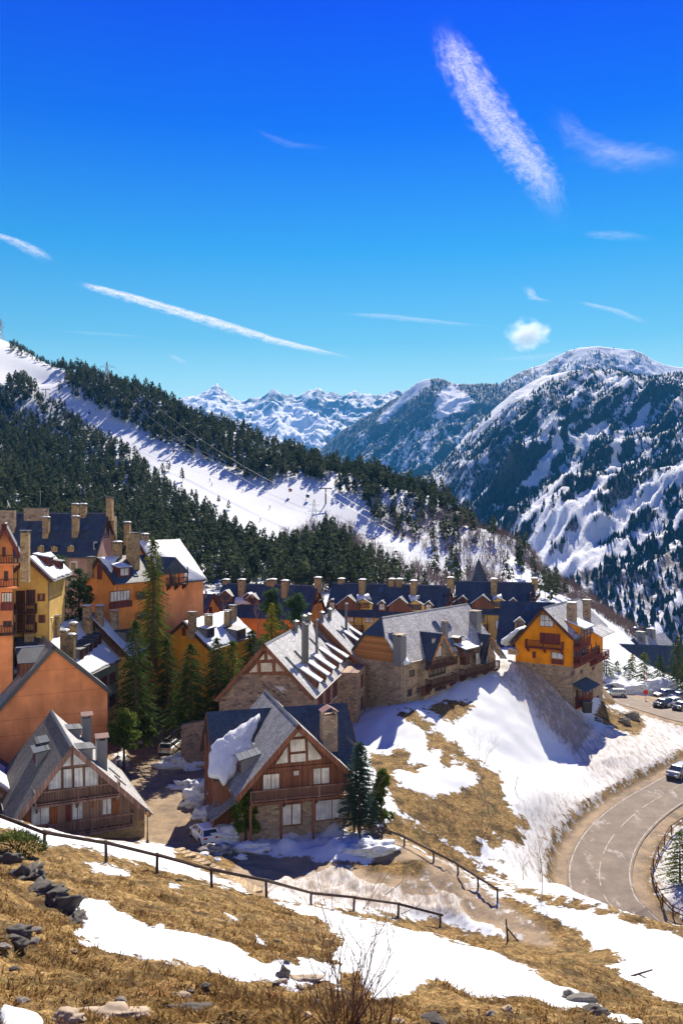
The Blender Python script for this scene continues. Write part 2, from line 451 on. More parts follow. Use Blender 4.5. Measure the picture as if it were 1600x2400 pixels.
NEAR_PX = [(-500, 2400, 10), (0, 2400, 11), (400, 2400, 11.5), (800, 2400, 13), (1200, 2395, 16), (1600, 2390, 23), (2100, 2390, 28),
 (-300, 2250, 13), (0, 2250, 14.5), (300, 2250, 17), (700, 2270, 20), (1100, 2300, 26), (1300, 2350, 25), (1500, 2370, 27),
 (0, 2150, 18), (150, 2150, 22), (0, 2050, 25), (100, 2060, 31), (300, 2150, 24), (300, 2060, 37), (500, 2150, 30), (700, 2180, 34), (900, 2200, 39), (1000, 2250, 33),
 (1300, 2250, 40), (1400, 2300, 38), (1600, 2370, 33),
 (0, 1985, 37), (-100, 1960, 40), (105, 1995, 42), (250, 2030, 43.5), (368, 2055, 45), (497, 2080, 47.5), (625, 2105, 51), (728, 2123, 55), (828, 2137, 59), (933, 2150, 62), (1070, 2165, 63), (1188, 2195, 60),
 (0, 1915, 60), (-150, 1880, 62), (60, 1945, 68), (250, 1968, 74), (400, 1990, 70), (450, 1992, 75), (345, 1975, 78), (150, 1960, 77),
 (500, 1990, 76), (600, 2030, 70), (700, 2000, 74), (800, 2060, 68), (900, 2020, 71), (700, 2080, 66), (950, 2110, 66), (1040, 2090, 67), (1000, 2050, 69),
 (600, 1955, 79), (800, 1945, 79.5), (1016, 2012, 73), (1165, 2108, 66), (895, 1960, 77),
 (350, 1870, 90), (400, 1770, 106), (420, 1700, 120), (300, 1800, 100), (200, 1840, 93), (500, 1870, 90), (550, 1790, 102), (700, 1770, 105),
 (1200, 2160, 62), (1400, 2265, 50), (1600, 2345, 41), (1400, 2205, 57), (1600, 2270, 49), (1480, 2141, 64), (1600, 2182, 61), (1300, 2096, 72), (1250, 2080, 78),
 (960, 1662, 112), (1145, 1608, 125), (1185, 1535, 141), (1230, 1560, 137), (1341, 1658, 136), (1410, 1642, 147), (1290, 1610, 134),
 (900, 1700, 108), (860, 1742, 104), (1000, 1780, 98), (1100, 1830, 95), (1200, 1700, 117), (1200, 1800, 106), (1280, 1830, 108), (1313, 1839, 109), (1300, 1750, 119), (1420, 1700, 134), (1520, 1740, 127), (1440, 1800, 114),
 (1350, 1950, 92), (1200, 1950, 88), (1080, 1900, 88), (950, 1850, 88), (880, 1900, 82), (950, 1960, 79.5), (1050, 2005, 80), (1100, 2060, 76), (1150, 1800, 101), (1310, 2020, 84),
 (1550, 1640, 165), (1450, 1622, 175), (1500, 1590, 200), (1650, 1630, 175), (1560, 1560, 230),
 (1560, 2050, 84), (1620, 2000, 92), (1600, 2120, 74), (1750, 2000, 95), (1800, 1850, 120),
 (1420, 1650, 150), (1440, 1660, 148), (1405, 1622, 152)]
NEAR_XYZ = [(-50, 112, -27), (-70, 112, -24), (-62, 150, -20), (-30, 150, -25), (-30, 125, -28), (0, 135, -28), (5, 118, -27), (20, 140, -25), (30, 165, -26), (10, 170, -25),
 (-25, 190, -20), (-60, 190, -14), (40, 200, -28), (55, 250, -33), (0, 220, -22), (75, 200, -42), (95, 240, -50), (110, 150, -44), (-90, 60, -12), (-60, 60, -18), (-60, 40, -8), (-20, 6, -3.4), (0, 4, -3.0), (15, 5, -4.2), (90, 100, -42), (36, 150, -22.5), (30, 156, -23.5), (25, 146, -23.6)]
near = RBF([tuple(P(*p)) for p in NEAR_PX] + NEAR_XYZ, 3.0, .0)
RIDGE = [(-300, 700, 1000), (-100, 775, 940), (0, 812, 900), (100, 850, 850), (240, 893, 760), (400, 955, 680), (600, 1040, 610), (800, 1130, 560), (1000, 1225, 500), (1150, 1315, 430), (1300, 1390, 350), (1420, 1445, 310), (1500, 1490, 290)]
FAR_PX = RIDGE + [(100, 900, 760), (300, 1010, 620), (450, 1085, 540), (600, 1145, 480), (700, 1190, 440), (850, 1260, 390), (1050, 1340, 320), (0, 1000, 640), (0, 1120, 480), (200, 1130, 470), (200, 1230, 340), (400, 1230, 380), (400, 1310, 290), (600, 1290, 340),
 (100, 1290, 260), (450, 1372, 245), (600, 1350, 270), (800, 1330, 300), (950, 1370, 270), (1250, 1402, 250), (1180, 1395, 250), (1350, 1450, 240), (1450, 1510, 240), (1560, 1545, 250), (1500, 1560, 225), (-200, 1200, 300), (-200, 1000, 600)]
FAR_XYZ = [tuple(P(px, py, D) * 1.22 - Vector((0, 0, 75 + .06 * D))) for px, py, D in RIDGE] + [tuple(P(px, py, D) * 1.07 - Vector((0, 0, 4))) for px, py, D in RIDGE] + \
 [(0, 180, -24), (-50, 180, -17), (50, 190, -30), (130, 260, -75), (180, 400, -130), (160, 200, -62), (250, 700, -180), (-25, 150, -24)]
far = RBF([tuple(P(*p)) for p in FAR_PX] + FAR_XYZ, 12.0, 0)

_ROAD = [(1600, 2330, -38), (1560, 2250, -37.4), (1500, 2185, -36.7), (1450, 2140, -36), (1413, 2097, -35.9), (1405, 2030, -35.7), (1434, 1962, -35.5), (1496, 1900, -35.2), (1575, 1850, -35), (1660, 1800, -34.9),
         (1725, 1760, -34.9), (1740, 1722, -35.0), (1690, 1700, -35.1), (1610, 1684, -35.3), (1540, 1664, -35.6), (1480, 1646, -36), (1430, 1628, -36.4), (1400, 1612, -36.8)]
def catmull(pts, step=1.0):
    out = []; n = len(pts)
    for i in range(n - 1):
        p0, p1, p2, p3 = pts[max(i - 1, 0)], pts[i], pts[i + 1], pts[min(i + 2, n - 1)]
        k = max(2, int((p2 - p1).length / step))
        for j in range(k):
            t = j / k
            out.append(.5 * ((2 * p1) + (p2 - p0) * t + (2 * p0 - 5 * p1 + 4 * p2 - p3) * t * t + (3 * p1 - p0 - 3 * p2 + p3) * t ** 3))
    out.append(pts[-1]); return out
ROAD = catmull([P(px, py, z * F / (1200 - py)) for px, py, z in _ROAD], 1.0)
RA = np.array([tuple(p) for p in ROAD])
RW = 3.1
def road_near(x, y):
    x = np.asarray(x, float); sh = x.shape; x = x.ravel(); y = np.asarray(y, float).ravel()
    d = np.full(len(x), 1e9); z = np.zeros(len(x)); sd = np.zeros(len(x))
    m = (x > 5) & (x < 110) & (y > 45) & (y < 210); idx = np.nonzero(m)[0]
    for i in range(0, len(idx), 8000):
        k = idx[i:i + 8000]
        r = np.hypot(x[k, None] - RA[None, :, 0], y[k, None] - RA[None, :, 1]); j = r.argmin(1)
        d[k] = r[np.arange(len(k)), j]; z[k] = RA[j, 2]
        a = RA[np.minimum(j + 1, len(RA) - 1)] - RA[np.maximum(j - 1, 0)]; sd[k] = np.sign(a[:, 0] * (y[k] - RA[j, 1]) - a[:, 1] * (x[k] - RA[j, 0]))
    return d.reshape(sh), z.reshape(sh), sd.reshape(sh)
def base_z(x, y):
    w = sstep(165, 240, y)
    z = near(x, y) * (1 - w) + far(x, y) * w
    d, rz, sd = road_near(x, y)
    bank = np.where((sd > 0) & (y < 128), .95 * sstep(RW + 1.3, RW + 2.1, d) * (1 - sstep(RW + 4, RW + 12, d)), 0)
    k = 1 - sstep(RW + 1.0, RW + 6.0, d)
    return z * (1 - k) + (rz - .06) * k + bank, d
def ground_z(x, y):
    return float(base_z(np.array([x]), np.array([y]))[0][0])

A18 = (0, 1850, 1.96); A7 = (700, 1850, 1.742); A8 = (800, 1500, 1.96); A4 = (400, 1550, 3.136)
SNOW_POLYS = [
 CR(*A18, [(315, 515), (350, 503), (485, 510), (560, 570), (640, 600), (690, 640), (830, 665), (1000, 700), (1060, 705), (1110, 740), (1200, 790), (1340, 830), (1420, 820), (1400, 785), (1470, 800), (1568, 850), (1568, 925), (1480, 885), (1290, 872), (1180, 857), (1050, 837), (900, 797), (760, 782), (620, 757), (480, 732), (370, 712), (360, 695), (500, 715), (440, 685), (350, 655), (390, 625), (340, 575)]),
 CR(*A18, [(385, 342), (450, 350), (580, 375), (600, 400), (540, 412), (490, 400), (430, 375)]),
 CR(*A18, [(0, 120), (60, 150), (170, 180), (400, 222), (520, 248), (700, 243), (800, 265), (810, 320), (900, 365), (1160, 480), (1080, 468), (900, 415), (740, 372), (560, 322), (420, 287), (250, 256), (180, 240), (110, 205), (0, 165)]),
 CR(*A18, [(775, 440), (825, 445), (822, 462), (785, 460)]), CR(*A18, [(990, 568), (1060, 583), (1105, 612), (1050, 604)]), CR(*A18, [(1172, 665), (1235, 708), (1180, 698)]),
 CR(*A18, [(0, 1035), (60, 1050), (200, 1078), (200, 1200), (0, 1200)]),
 CR(*A7, [(-95, 466), (0, 470), (120, 490), (280, 540), (380, 555), (460, 575), (560, 605), (700, 640), (830, 680), (940, 730), (1020, 780), (1060, 810), (1130, 835), (1200, 870), (1250, 910), (1330, 950), (1400, 990), (1300, 975), (1230, 922), (1100, 912), (1040, 892), (960, 855), (870, 862), (800, 867), (720, 842), (640, 817), (570, 807), (500, 832), (450, 862), (330, 862), (240, 780), (130, 700), (185, 625), (130, 590), (110, 540), (0, 520)]),
 CR(*A7, [(0, 700), (60, 698), (130, 740), (250, 745), (220, 775), (0, 765)]),
 CR(*A7, [(700, 280), (760, 330), (830, 370), (900, 400), (1000, 420), (1060, 460), (1160, 475), (1300, 508), (1480, 548), (1568, 600), (1700, 660), (1700, 930), (1568, 882), (1510, 860), (1380, 790), (1250, 722), (1330, 690), (1200, 640), (1100, 560), (900, 460), (760, 360)]),
 CR(*A4, [(320, 1170), (480, 1185), (680, 1230), (1230, 1205), (1290, 1250), (1450, 1270), (1540, 1330), (1520, 1400), (1440, 1495), (1280, 1485), (1000, 1475), (850, 1445), (780, 1432), (600, 1392), (480, 1345), (370, 1295)]),
 CR(*A7, [(-140, 395), (0, 370), (100, 330), (180, 325), (250, 372), (330, 397), (400, 402), (460, 440), (560, 425), (640, 440), (700, 540), (830, 580), (830, 612), (720, 592), (600, 545), (420, 525), (230, 497), (50, 472), (-100, 455)]),
 CR(0, 1450, 3.136, [(820, 980), (930, 990), (950, 1080), (850, 1100)]),
]
SNOW_BASE = [(830, 1640), (850, 1560), (870, 1480), (1250, 1380), (1800, 1380), (1800, 2230), (1600, 2192), (1480, 2148), (1300, 2098), (1250, 2085), (1165, 2110), (1073, 2040), (947, 1970), (895, 1950), (830, 1900), (822, 1760)]
GRASS_POLYS = [
 CR(*A8, [(255, 335), (330, 318), (400, 378), (425, 402), (390, 432), (340, 392), (280, 367)]),
 CR(*A8, [(365, 318), (450, 288), (580, 278), (603, 300), (560, 352), (510, 387), (450, 347)]),
 CR(*A8, [(390, 415), (440, 428), (520, 470), (600, 550), (685, 600), (640, 640), (560, 572), (530, 560), (512, 530), (505, 598), (445, 560), (462, 510), (395, 500)]),
 CR(*A8, [(135, 520), (230, 530), (255, 490), (300, 508), (312, 560), (382, 580), (340, 612), (250, 592), (240, 622), (262, 662), (322, 692), (400, 722), (440, 717), (520, 702), (600, 672), (640, 622), (640, 600), (732, 605), (737, 650), (742, 700), (772, 770), (842, 830), (867, 892), (800, 862), (832, 902), (842, 965), (700, 885), (745, 965), (690, 955), (620, 912), (655, 1002), (735, 1025), (600, 992), (520, 952), (440, 892), (320, 832), (250, 782), (180, 622), (120, 560)]),
 CR(*A8, [(60, 780), (180, 870), (250, 790), (330, 840), (440, 890), (520, 962), (600, 1002), (760, 1090), (900, 1185), (700, 1150), (560, 1060), (400, 990), (300, 930), (160, 890), (60, 880)]),
 CR(*A8, [(1163, 340), (1213, 232), (1260, 248), (1332, 300), (1402, 382), (1350, 447), (1280, 417), (1168, 367)]),
 CR(*A7, [(740, 340), (850, 383), (940, 403), (1060, 452), (1160, 462), (1300, 492), (1480, 533), (1600, 580), (1600, 620), (1480, 572), (1300, 524), (1060, 480), (900, 420)]),
]
SNOW_IN_GRASS = [CR(*A8, [(1222, 300), (1270, 290), (1330, 305), (1335, 325), (1260, 330)]), CR(*A8, [(212, 745), (240, 750), (320, 835), (290, 825), (220, 780)])]
DIRT = [CR(*A8, [(765, 70), (870, 110), (960, 200), (1060, 310), (1168, 390), (1160, 432), (1080, 545), (1030, 500), (940, 400), (850, 260), (785, 130)])]
SPECKLE = [CR(*A8, [(700, 80), (760, 70), (1080, 330), (1170, 400), (1400, 360), (1540, 430), (1540, 520), (1400, 660), (1250, 720), (1120, 640), (1060, 560), (930, 430), (700, 190)]),
           CR(*A7, [(480, 420), (640, 330), (800, 430), (900, 520), (1060, 650), (960, 640), (830, 590), (700, 540), (600, 520)]),
           CR(*A7, [(280, 250), (330, 215), (420, 250), (520, 290), (560, 330), (400, 330), (300, 310)]),
           CR(*A18, [(900, 300), (1080, 260), (1150, 310), (1050, 340), (960, 345)])]
STAIN = [([(1060, 735), (980, 800), (900, 900), (860, 1040), (800, 1080)], 30), ([(1480, 400), (1540, 470), (1500, 570), (1300, 740), (1120, 880), (1060, 960)], 22)]
TERRACE = CR(*A7, [(-250, 290), (0, 280), (200, 300), (330, 340), (480, 350), (560, 275), (640, 300), (700, 370), (820, 450), (1000, 560), (1060, 650), (880, 620), (700, 560), (420, 525), (0, 470), (-150, 440), (-300, 380)])
PARKING = [(1400, 1600), (1480, 1592), (1600, 1600), (1750, 1610), (1750, 1690), (1560, 1668), (1470, 1650), (1420, 1640)]

rows = []
d = 4.2
while d < 1250: rows.append(d); d *= 1.0082 if d < 260 else 1.0125
RD = np.array(rows); NCOL = 330
tx = np.linspace(-.72, .72, NCOL); tx = tx * (.62 + .38 * np.abs(tx / .72))     # denser towards the middle
GX = RD[:, None] * tx[None, :]; GY = np.repeat(RD[:, None], NCOL, 1)
GZ, GD = base_z(GX, GY)
def pix(X, Y, Z): return 800 + X / Y * F, 1200 - Z / Y * F
GPX, GPY = pix(GX, GY, GZ)
def snow_field(px, py, x, y, rd):
    s = np.full(px.shape, -99.0)
    for p in SNOW_POLYS: s = np.maximum(s, psd(px, py, p))
    b = psd(px, py, SNOW_BASE)
    for g in GRASS_POLYS: b = np.minimum(b, -psd(px, py, g))
    s = np.where(y > 58, np.maximum(s, b), s)
    for p in SNOW_IN_GRASS: s = np.maximum(s, psd(px, py, p))
    s = np.where(y > 58, np.minimum(s, -psd(px, py, GRASS_POLYS[-1])), s)
    s = np.where(y > 178, 40, s)
    s = np.where((px > 1600) & (y > 62), np.maximum(s, 12), s)
    s = np.where((px < 0) & (y > 62) & (y < 90), np.maximum(s, 12), s)
    s = np.minimum(s, (rd - RW - 2.0) * 9)
    s = np.where(y < 178, np.minimum(s, -psd(px, py, PARKING)), s)
    return s
GS = snow_field(GPX, GPY, GX, GY, GD)
gs = np.clip(GS / 14, -1.6, 1.6)
dirt = np.zeros(GX.shape)
for p in DIRT: dirt = np.maximum(dirt, sstep(-10, 14, psd(GPX, GPY, p)) * .74)
for i, p in enumerate(SPECKLE): dirt = np.maximum(dirt, sstep(-15, 25, psd(GPX, GPY, p)) * (.45 if i == 0 else .62))
for l, w in STAIN: dirt = np.maximum(dirt, sstep(-18, 22, lsd(GPX, GPY, CR(*A8, l), w / 1.96)) * .38)
dirt = np.maximum(dirt, (1 - sstep(RW + 1, RW + 11, GD)) * .5)
dirt = np.where(GY > 178, 0, dirt)
street = np.zeros(GX.shape)
vill = (GY > 71) & (GY < 178) & (psd(GPX, GPY, SNOW_BASE) < -4) & (GPX < 1150) & (GPX > -200)
street = np.where(vill, 1.0, street)
street = np.maximum(street, sstep(-4, 8, psd(GPX, GPY, TERRACE)))
street = np.maximum(street, sstep(-4, 8, psd(GPX, GPY, PARKING)) * (GY < 200))
street = np.maximum(street, 1 - sstep(RW + .8, RW + 2.0, GD))
snz = sstep(-.3, .8, gs)
fine = fbm(GX * .9, GY * .9, 4, 3)
amp = np.where(GY < 178, .10, .12) * (1 - .55 * snz) * (1 - .75 * street) * sstep(RW, RW + 3, GD)
heap = np.maximum(sstep(-5, 25, psd(GPX, GPY, SNOW_POLYS[10])), .8 * sstep(-5, 20, psd(GPX, GPY, SNOW_POLYS[11]))) * (GY < 85)
hn = np.clip(fbm(GX * .35, GY * .35, 3, 8) * .6 + .6, 0, 1.5)
GZ2 = GZ + fine * amp + .10 * snz * (GY < 178) * sstep(RW, RW + 3, GD) + heap * (hn * .9 + .25 * fbm(GX * 1.4, GY * 1.4, 3, 5))
GZ2 += (dirt > .4) * (GD > 8) * (.16 * fbm(GX * 1.3, GY * 1.3, 3, 12)) * (GY < 178) * (1 - street)
GZ2 += np.where(GY < 60, (fbm(GX * 2.1, GY * 2.1, 3, 15) * .085 + fbm(GX * 6, GY * 6, 2, 17) * .03) * (1 - snz), 0)
trc = sstep(-6, 14, psd(GPX, GPY, TERRACE)) * (GY > 58) * (GY < 80) * sstep(0, 6, -psd(GPX, GPY, [(430, 1960), (720, 2010), (700, 2060), (440, 2010)]))
GZ2 += trc * (.20 * fbm(GX * .9, GY * .9, 4, 18) + .08 * fbm(GX * 3, GY * 3, 3, 20))
gs = np.maximum(gs, np.where(trc > .5, -.25, -9)); dirt = np.maximum(dirt, trc * .6)
GZ2 += np.where((GY < 60), fbm(GX * .45, GY * .45, 2, 16) * .12, 0)
GZ2 += np.where((GY > 84) & (GY < 178), snz * sstep(RW + 2, RW + 6, GD) * (.16 * fbm(GX * .33, GY * .33, 3, 33) + .07 * fbm(GX * 1.2, GY * 1.2, 3, 34)), 0)
for fx, fy in CR(*A18, [(545, 717), (595, 711), (645, 717), (730, 723), (700, 735), (790, 733), (850, 735), (960, 757), (1070, 763), (1230, 790)]) + CR(*A7, [(480, 785), (520, 770), (605, 767), (640, 750), (718, 748), (775, 737), (850, 738), (927, 738), (875, 797), (715, 722)]):
    e_ = ((GPX - fx) / 11) ** 2 + ((GPY - fy) / 5) ** 2; GZ2 -= np.where(GY < 60, .16 * np.exp(-e_ * 1.2), 0)
V = np.stack([GX, GY, GZ2], -1).reshape(-1, 3)

def make_ground_mat():
    t = NT('ground_cover', .92, .15); p = t.pos()
    s = t.attr('snow'); dm = t.attr('dirt'); st = t.attr('street')
    n1 = t.noise(p, .9, 8, .68); n2 = t.noise(p, 3.5, 6, .65); n3 = t.noise(p, 14, 5, .65); nl = t.noise(p, .12, 3)
    edge = t.math('ADD', s, t.math('MULTIPLY', t.math('SUBTRACT', n1, .5), 4.4))
    edge = t.math('ADD', edge, t.math('MULTIPLY', t.math('SUBTRACT', n3, .5), .55))
    sf = t.sm(edge, -.10, .10)
    g = t.ramp(n2, [(.28, (.05, .028, .012)), (.42, (.155, .09, .03)), (.55, (.265, .168, .058)), (.70, (.41, .295, .125))])
    g = t.mul(g, t.ramp(n3, [(.3, .45), (.62, 1.2)])); g = t.mul(g, t.ramp(t.noise(p, .7, 6, .7), [(.38, .34), (.56, 1.14)]))
    g = t.mix(t.sm(n1, .55, .75), g, t.mul(g, (.95, .62, .45)))
    g = t.mix(t.math('MULTIPLY', t.sm(t.noise(p, .5, 4), .55, .7), .4), g, (.13, .115, .04))
    rd = t.ramp(t.noise(p, .55, 7, .65), [(.30, (.155, .125, .10)), (.5, (.30, .225, .145)), (.7, (.42, .31, .195))])
    rd = t.mul(rd, t.ramp(n3, [(.25, .78), (.7, 1.08)]))
    base = t.mix(st, g, rd)
    sn = t.mix(n2, (.55, .585, .615), (.62, .645, .65))
    k = t.math('ADD', t.math('MULTIPLY', dm, 1.15), t.math('MULTIPLY', t.math('SUBTRACT', t.noise(t.scale(p, (1.9, .35, 1)), 1.3, 8, .75), .5), 2.3))
    df = t.math('MULTIPLY', t.sm(k, .25, .95), t.sm(dm, 0.02, .3))
    sn = t.mix(t.math('MULTIPLY', df, .93), sn, t.mix(n3, (.055, .048, .042), (.16, .12, .085)))
    sn = t.mix(t.math('MULTIPLY', t.sm(dm, .05, .6), .35), sn, (.50, .41, .31))
    sn = t.mix(t.math('MULTIPLY', t.sm(t.noise(p, 4.5, 4, .6), .68, .74), .55), sn, (.22, .17, .12))
    t.col(t.mix(sf, base, sn))
    h = t.math('ADD', t.math('MULTIPLY', n2, .5), t.math('MULTIPLY', n3, .5))
    o = t.n('ShaderNodeBump'); t.l(t.math('ADD', t.math('MULTIPLY', h, t.math('SUBTRACT', 1.0, t.math('MULTIPLY', sf, .8))), t.math('MULTIPLY', sf, .5)), o.inputs['Height'])
    o.inputs['Strength'].default_value = .75; o.inputs['Distance'].default_value = .22; t.l(o.outputs[0], t.b.inputs['Normal'])
    return t.m
M['ground'] = make_ground_mat()
me = np_mesh('ground', V, grid_faces(len(RD), NCOL), M['ground'], True)
add_attr(me, 'snow', gs.ravel()); add_attr(me, 'dirt', dirt.ravel()); add_attr(me, 'street', street.ravel())
tag(link('ground', me), kind='structure')
def gz(x, y):                          # height of the built ground sheet, snow and clods included
    r = np.interp(y, RD, np.arange(len(RD))); i = int(min(max(r, 0), len(RD) - 2)); fr = r - i
    zz = [np.interp(x / RD[k] if True else 0, tx, GZ2[k]) for k in (i, i + 1)]
    return float(zz[0] * (1 - fr) + zz[1] * fr)
def on_ground(px, py, lo=8, hi=400):   # where a line of sight first meets the ground
    dd = np.exp(np.linspace(math.log(lo), math.log(hi), 2500))
    x = (px - 800) / F * dd; z = (1200 - py) / F * dd
    r = np.interp(dd, RD, np.arange(len(RD))); i = np.clip(r.astype(int), 0, len(RD) - 2); fr = r - i
    c = np.clip(np.interp(x / dd, tx, np.arange(NCOL)).astype(int), 0, NCOL - 2)
    g = GZ2[i, c] * (1 - fr) + GZ2[i + 1, c] * fr
    k = np.nonzero(z < g)[0]
    return P(px, py, float(dd[k[0]])) if len(k) else P(px, py, hi)

# unseen hillside behind the camera, steepened and snow-whitened for bounced fill light
bx = np.linspace(-420, 420, 60); by = np.linspace(-420, 5.5, 60); BX, BY = np.meshgrid(bx, by)
BZ = np.where(BY < 0, -1.9 - BY * .62, -1.9 - BY * .5) + fbm(BX * .05, BY * .05, 4, 30) * 2.0 * sstep(2, -30, BY) - np.abs(BX) * .04 - .9 * sstep(-3, 5, BY)
me = np_mesh('fill_hillside', np.stack([BX, BY, BZ], -1).reshape(-1, 3), grid_faces(60, 60), M['ground'], True)
add_attr(me, 'snow', np.clip(fbm(BX * .04, BY * .04, 4, 31) * .8 + 1.25, -1, 1.5).ravel()); add_attr(me, 'dirt', np.zeros(BX.size)); add_attr(me, 'street', np.zeros(BX.size))
tag(link('fill_hillside', me), kind='structure')
vf = MB(); vf.box(-60000, 60000, 900, 90000, -460, -400)
tag(vf.build('valley_floor', m_plain('valley_woodland', (.07, .075, .07), .95, .4, .002)), kind='structure')

# ------------------------------------------------------------------ road with its painted lines
def ribbon(name, off0, off1, dz, mat, parent=None, a=0, b=None, dash=None):
    vs = []; fs = []; b = len(ROAD) if b is None else b
    L = 0; prev = None
    for i in range(a, b):
        p = ROAD[i]; q = ROAD[min(i + 1, len(ROAD) - 1)] - ROAD[max(i - 1, 0)]; nrm = Vector((q.y, -q.x, 0)).normalized()
        vs += [tuple(p + nrm * off0 + Vector((0, 0, dz))), tuple(p + nrm * off1 + Vector((0, 0, dz)))]
    for i in range(b - a - 1):
        if dash and (i % dash[1]) >= dash[0]: continue
        fs.append((2 * i, 2 * i + 1, 2 * i + 3, 2 * i + 2))
    me = bpy.data.meshes.new(name); me.from_pydata(vs, [], fs); me.materials.append(mat); me.update()
    return link(name, me, parent)
def m_asphalt():
    t = NT('dusty_asphalt', .85, .25); p = t.pos()
    n = t.noise(p, .5, 7, .7); f = t.noise(p, 8, 5); w = t.noise(t.scale(p, (.6, .25, 1)), 1.0, 6, .7)
    c = t.ramp(n, [(.3, (.11, .085, .066)), (.55, (.165, .128, .098)), (.75, (.225, .175, .13))])
    c = t.mix(t.math('MULTIPLY', t.sm(w, .56, .70), .75), c, (.40, .36, .32))
    t.col(t.mul(c, t.ramp(f, [(.3, .85), (.7, 1.1)]))); t.bump(f, .3, .02); return t.m
def m_paint():
    t = NT('worn_road_paint', .8, .2); p = t.pos(); n = t.noise(p, 1.6, 6, .7)
    t.col(t.mix(t.sm(n, .40, .62), (.36, .32, .27), (.20, .16, .125))); return t.m
M['asphalt'] = m_asphalt(); M['paint'] = m_paint()
road = ribbon('mountain_road', -RW, RW, .03, M['asphalt']); tag(road, kind='structure')
ribbon('edge_line', -RW + .2, -RW + .33, .036, M['paint'], road); ribbon('edge_line', RW - .33, RW - .2, .036, M['paint'], road)
ribbon('centre_line', -.06, .06, .036, M['paint'], road, dash=(5, 7))

# ------------------------------------------------------------------ mountains
def m_mountain(name, snow_c, dark, rock, fine_scale, lo=-.18, hi=.18, amp=1.6, rot=37, stretch=.28):
    t = NT(name, .9, .1); p0 = t.pos(); s = t.attr('snow'); r = t.attr('rock')
    mp = t.n('ShaderNodeMapping'); t.l(p0, mp.inputs[0]); mp.inputs['Rotation'].default_value = (0, 0, R(rot)); mp.inputs['Scale'].default_value = (1, stretch, .6); p = mp.outputs[0]
    n1 = t.noise(p, fine_scale, 7, .72); n2 = t.noise(p, fine_scale * 4.5, 6, .7)
    e = t.math('ADD', s, t.math('MULTIPLY', t.math('SUBTRACT', n1, .5), amp))
    e = t.math('ADD', e, t.math('MULTIPLY', t.math('SUBTRACT', n2, .5), amp * .9))
    f = t.sm(e, lo, hi)
    dk = t.mix(n2, tuple(x * .6 for x in dark), tuple(x * 1.5 for x in dark))
    rk = t.mix(n1, tuple(x * .55 for x in rock), tuple(x * 1.35 for x in rock))
    t.col(t.mix(f, t.mix(r, dk, rk), snow_c)); t.bump(n1, .6, 18); return t.m
def crag(x, y, seed):                  # sharp crests and V-shaped gullies, zero mean
    s = 0; a = 1; f = 1
    for o in range(5):
        n = 1 - np.abs(vnoise(np.asarray(x) * f + o * 7.7, np.asarray(y) * f + o * 3.1, seed + o)) * 1.6
        s = s + a * np.sign(n) * np.abs(n) ** 1.25; a *= .52; f *= 2.1
    return s - .5
def mountain(name, ridge, foot, pxs, nrow, prof, nz, mat, snowf, seed, rough_sil, st0=.9):
    c = np.array(pxs, float)
    rx = np.array([q[0] for q in ridge], float)
    yr = np.interp(c, rx, [q[1] for q in ridge]); Dr = np.interp(c, rx, [q[2] for q in ridge])
    fx = np.array([q[0] for q in foot], float)
    yf = np.interp(c, fx, [q[1] for q in foot]); Df = np.interp(c, fx, [q[2] for q in foot])
    zr = (1200 - yr) / F * Dr; zf = (1200 - yf) / F * Df
    X = []; Y = []; Z = []; T = []
    t = np.r_[np.linspace(0, 1, nrow), 1 + np.linspace(.03, .6, 14)]
    for k in t:
        tt = min(k, 1.0); D = Df + (Dr - Df) * k
        x = (c - 800) / F * (Df + (Dr - Df) * tt) * (1 + max(0, k - 1) * .3)
        z = zf + (zr - zf) * prof(tt)
        if k > 1: z = zr - (k - 1) * (Dr - Df) * .75
        X.append(x); Y.append(D); Z.append(z); T.append(np.full(len(c), k))
    X, Y, Z, T = map(np.array, (X, Y, Z, T))
    env = np.where(T < 1, np.clip(T * 6, 0, 1) * (rough_sil + (1 - rough_sil) * np.clip((1 - T) * 5, 0, 1)), rough_sil)
    Z = Z + nz(X, Y) * env
    PX, PY = pix(X, Y, Z)
    dr = np.sqrt(np.gradient(X, axis=0) ** 2 + np.gradient(Y, axis=0) ** 2) + 1e-3; dc = np.sqrt(np.gradient(X, axis=1) ** 2 + np.gradient(Y, axis=1) ** 2) + 1e-3
    steep = np.hypot(np.gradient(Z, axis=0) / dr, np.gradient(Z, axis=1) / dc)
    sn, rk = snowf(PX, PY, X, Y, Z, T); sn = sn - .9 * sstep(st0, st0 + .7, steep)
    me = np_mesh(name, np.stack([X, Y, Z], -1).reshape(-1, 3), grid_faces(len(t), len(c)), mat, True)
    add_attr(me, 'snow', sn.ravel()); add_attr(me, 'rock', np.clip(rk, 0, 1).ravel())
    tag(link(name, me), kind='structure')
    return X, Y, Z, PX, PY, sn, T

A5 = (700, 780, 1.742)
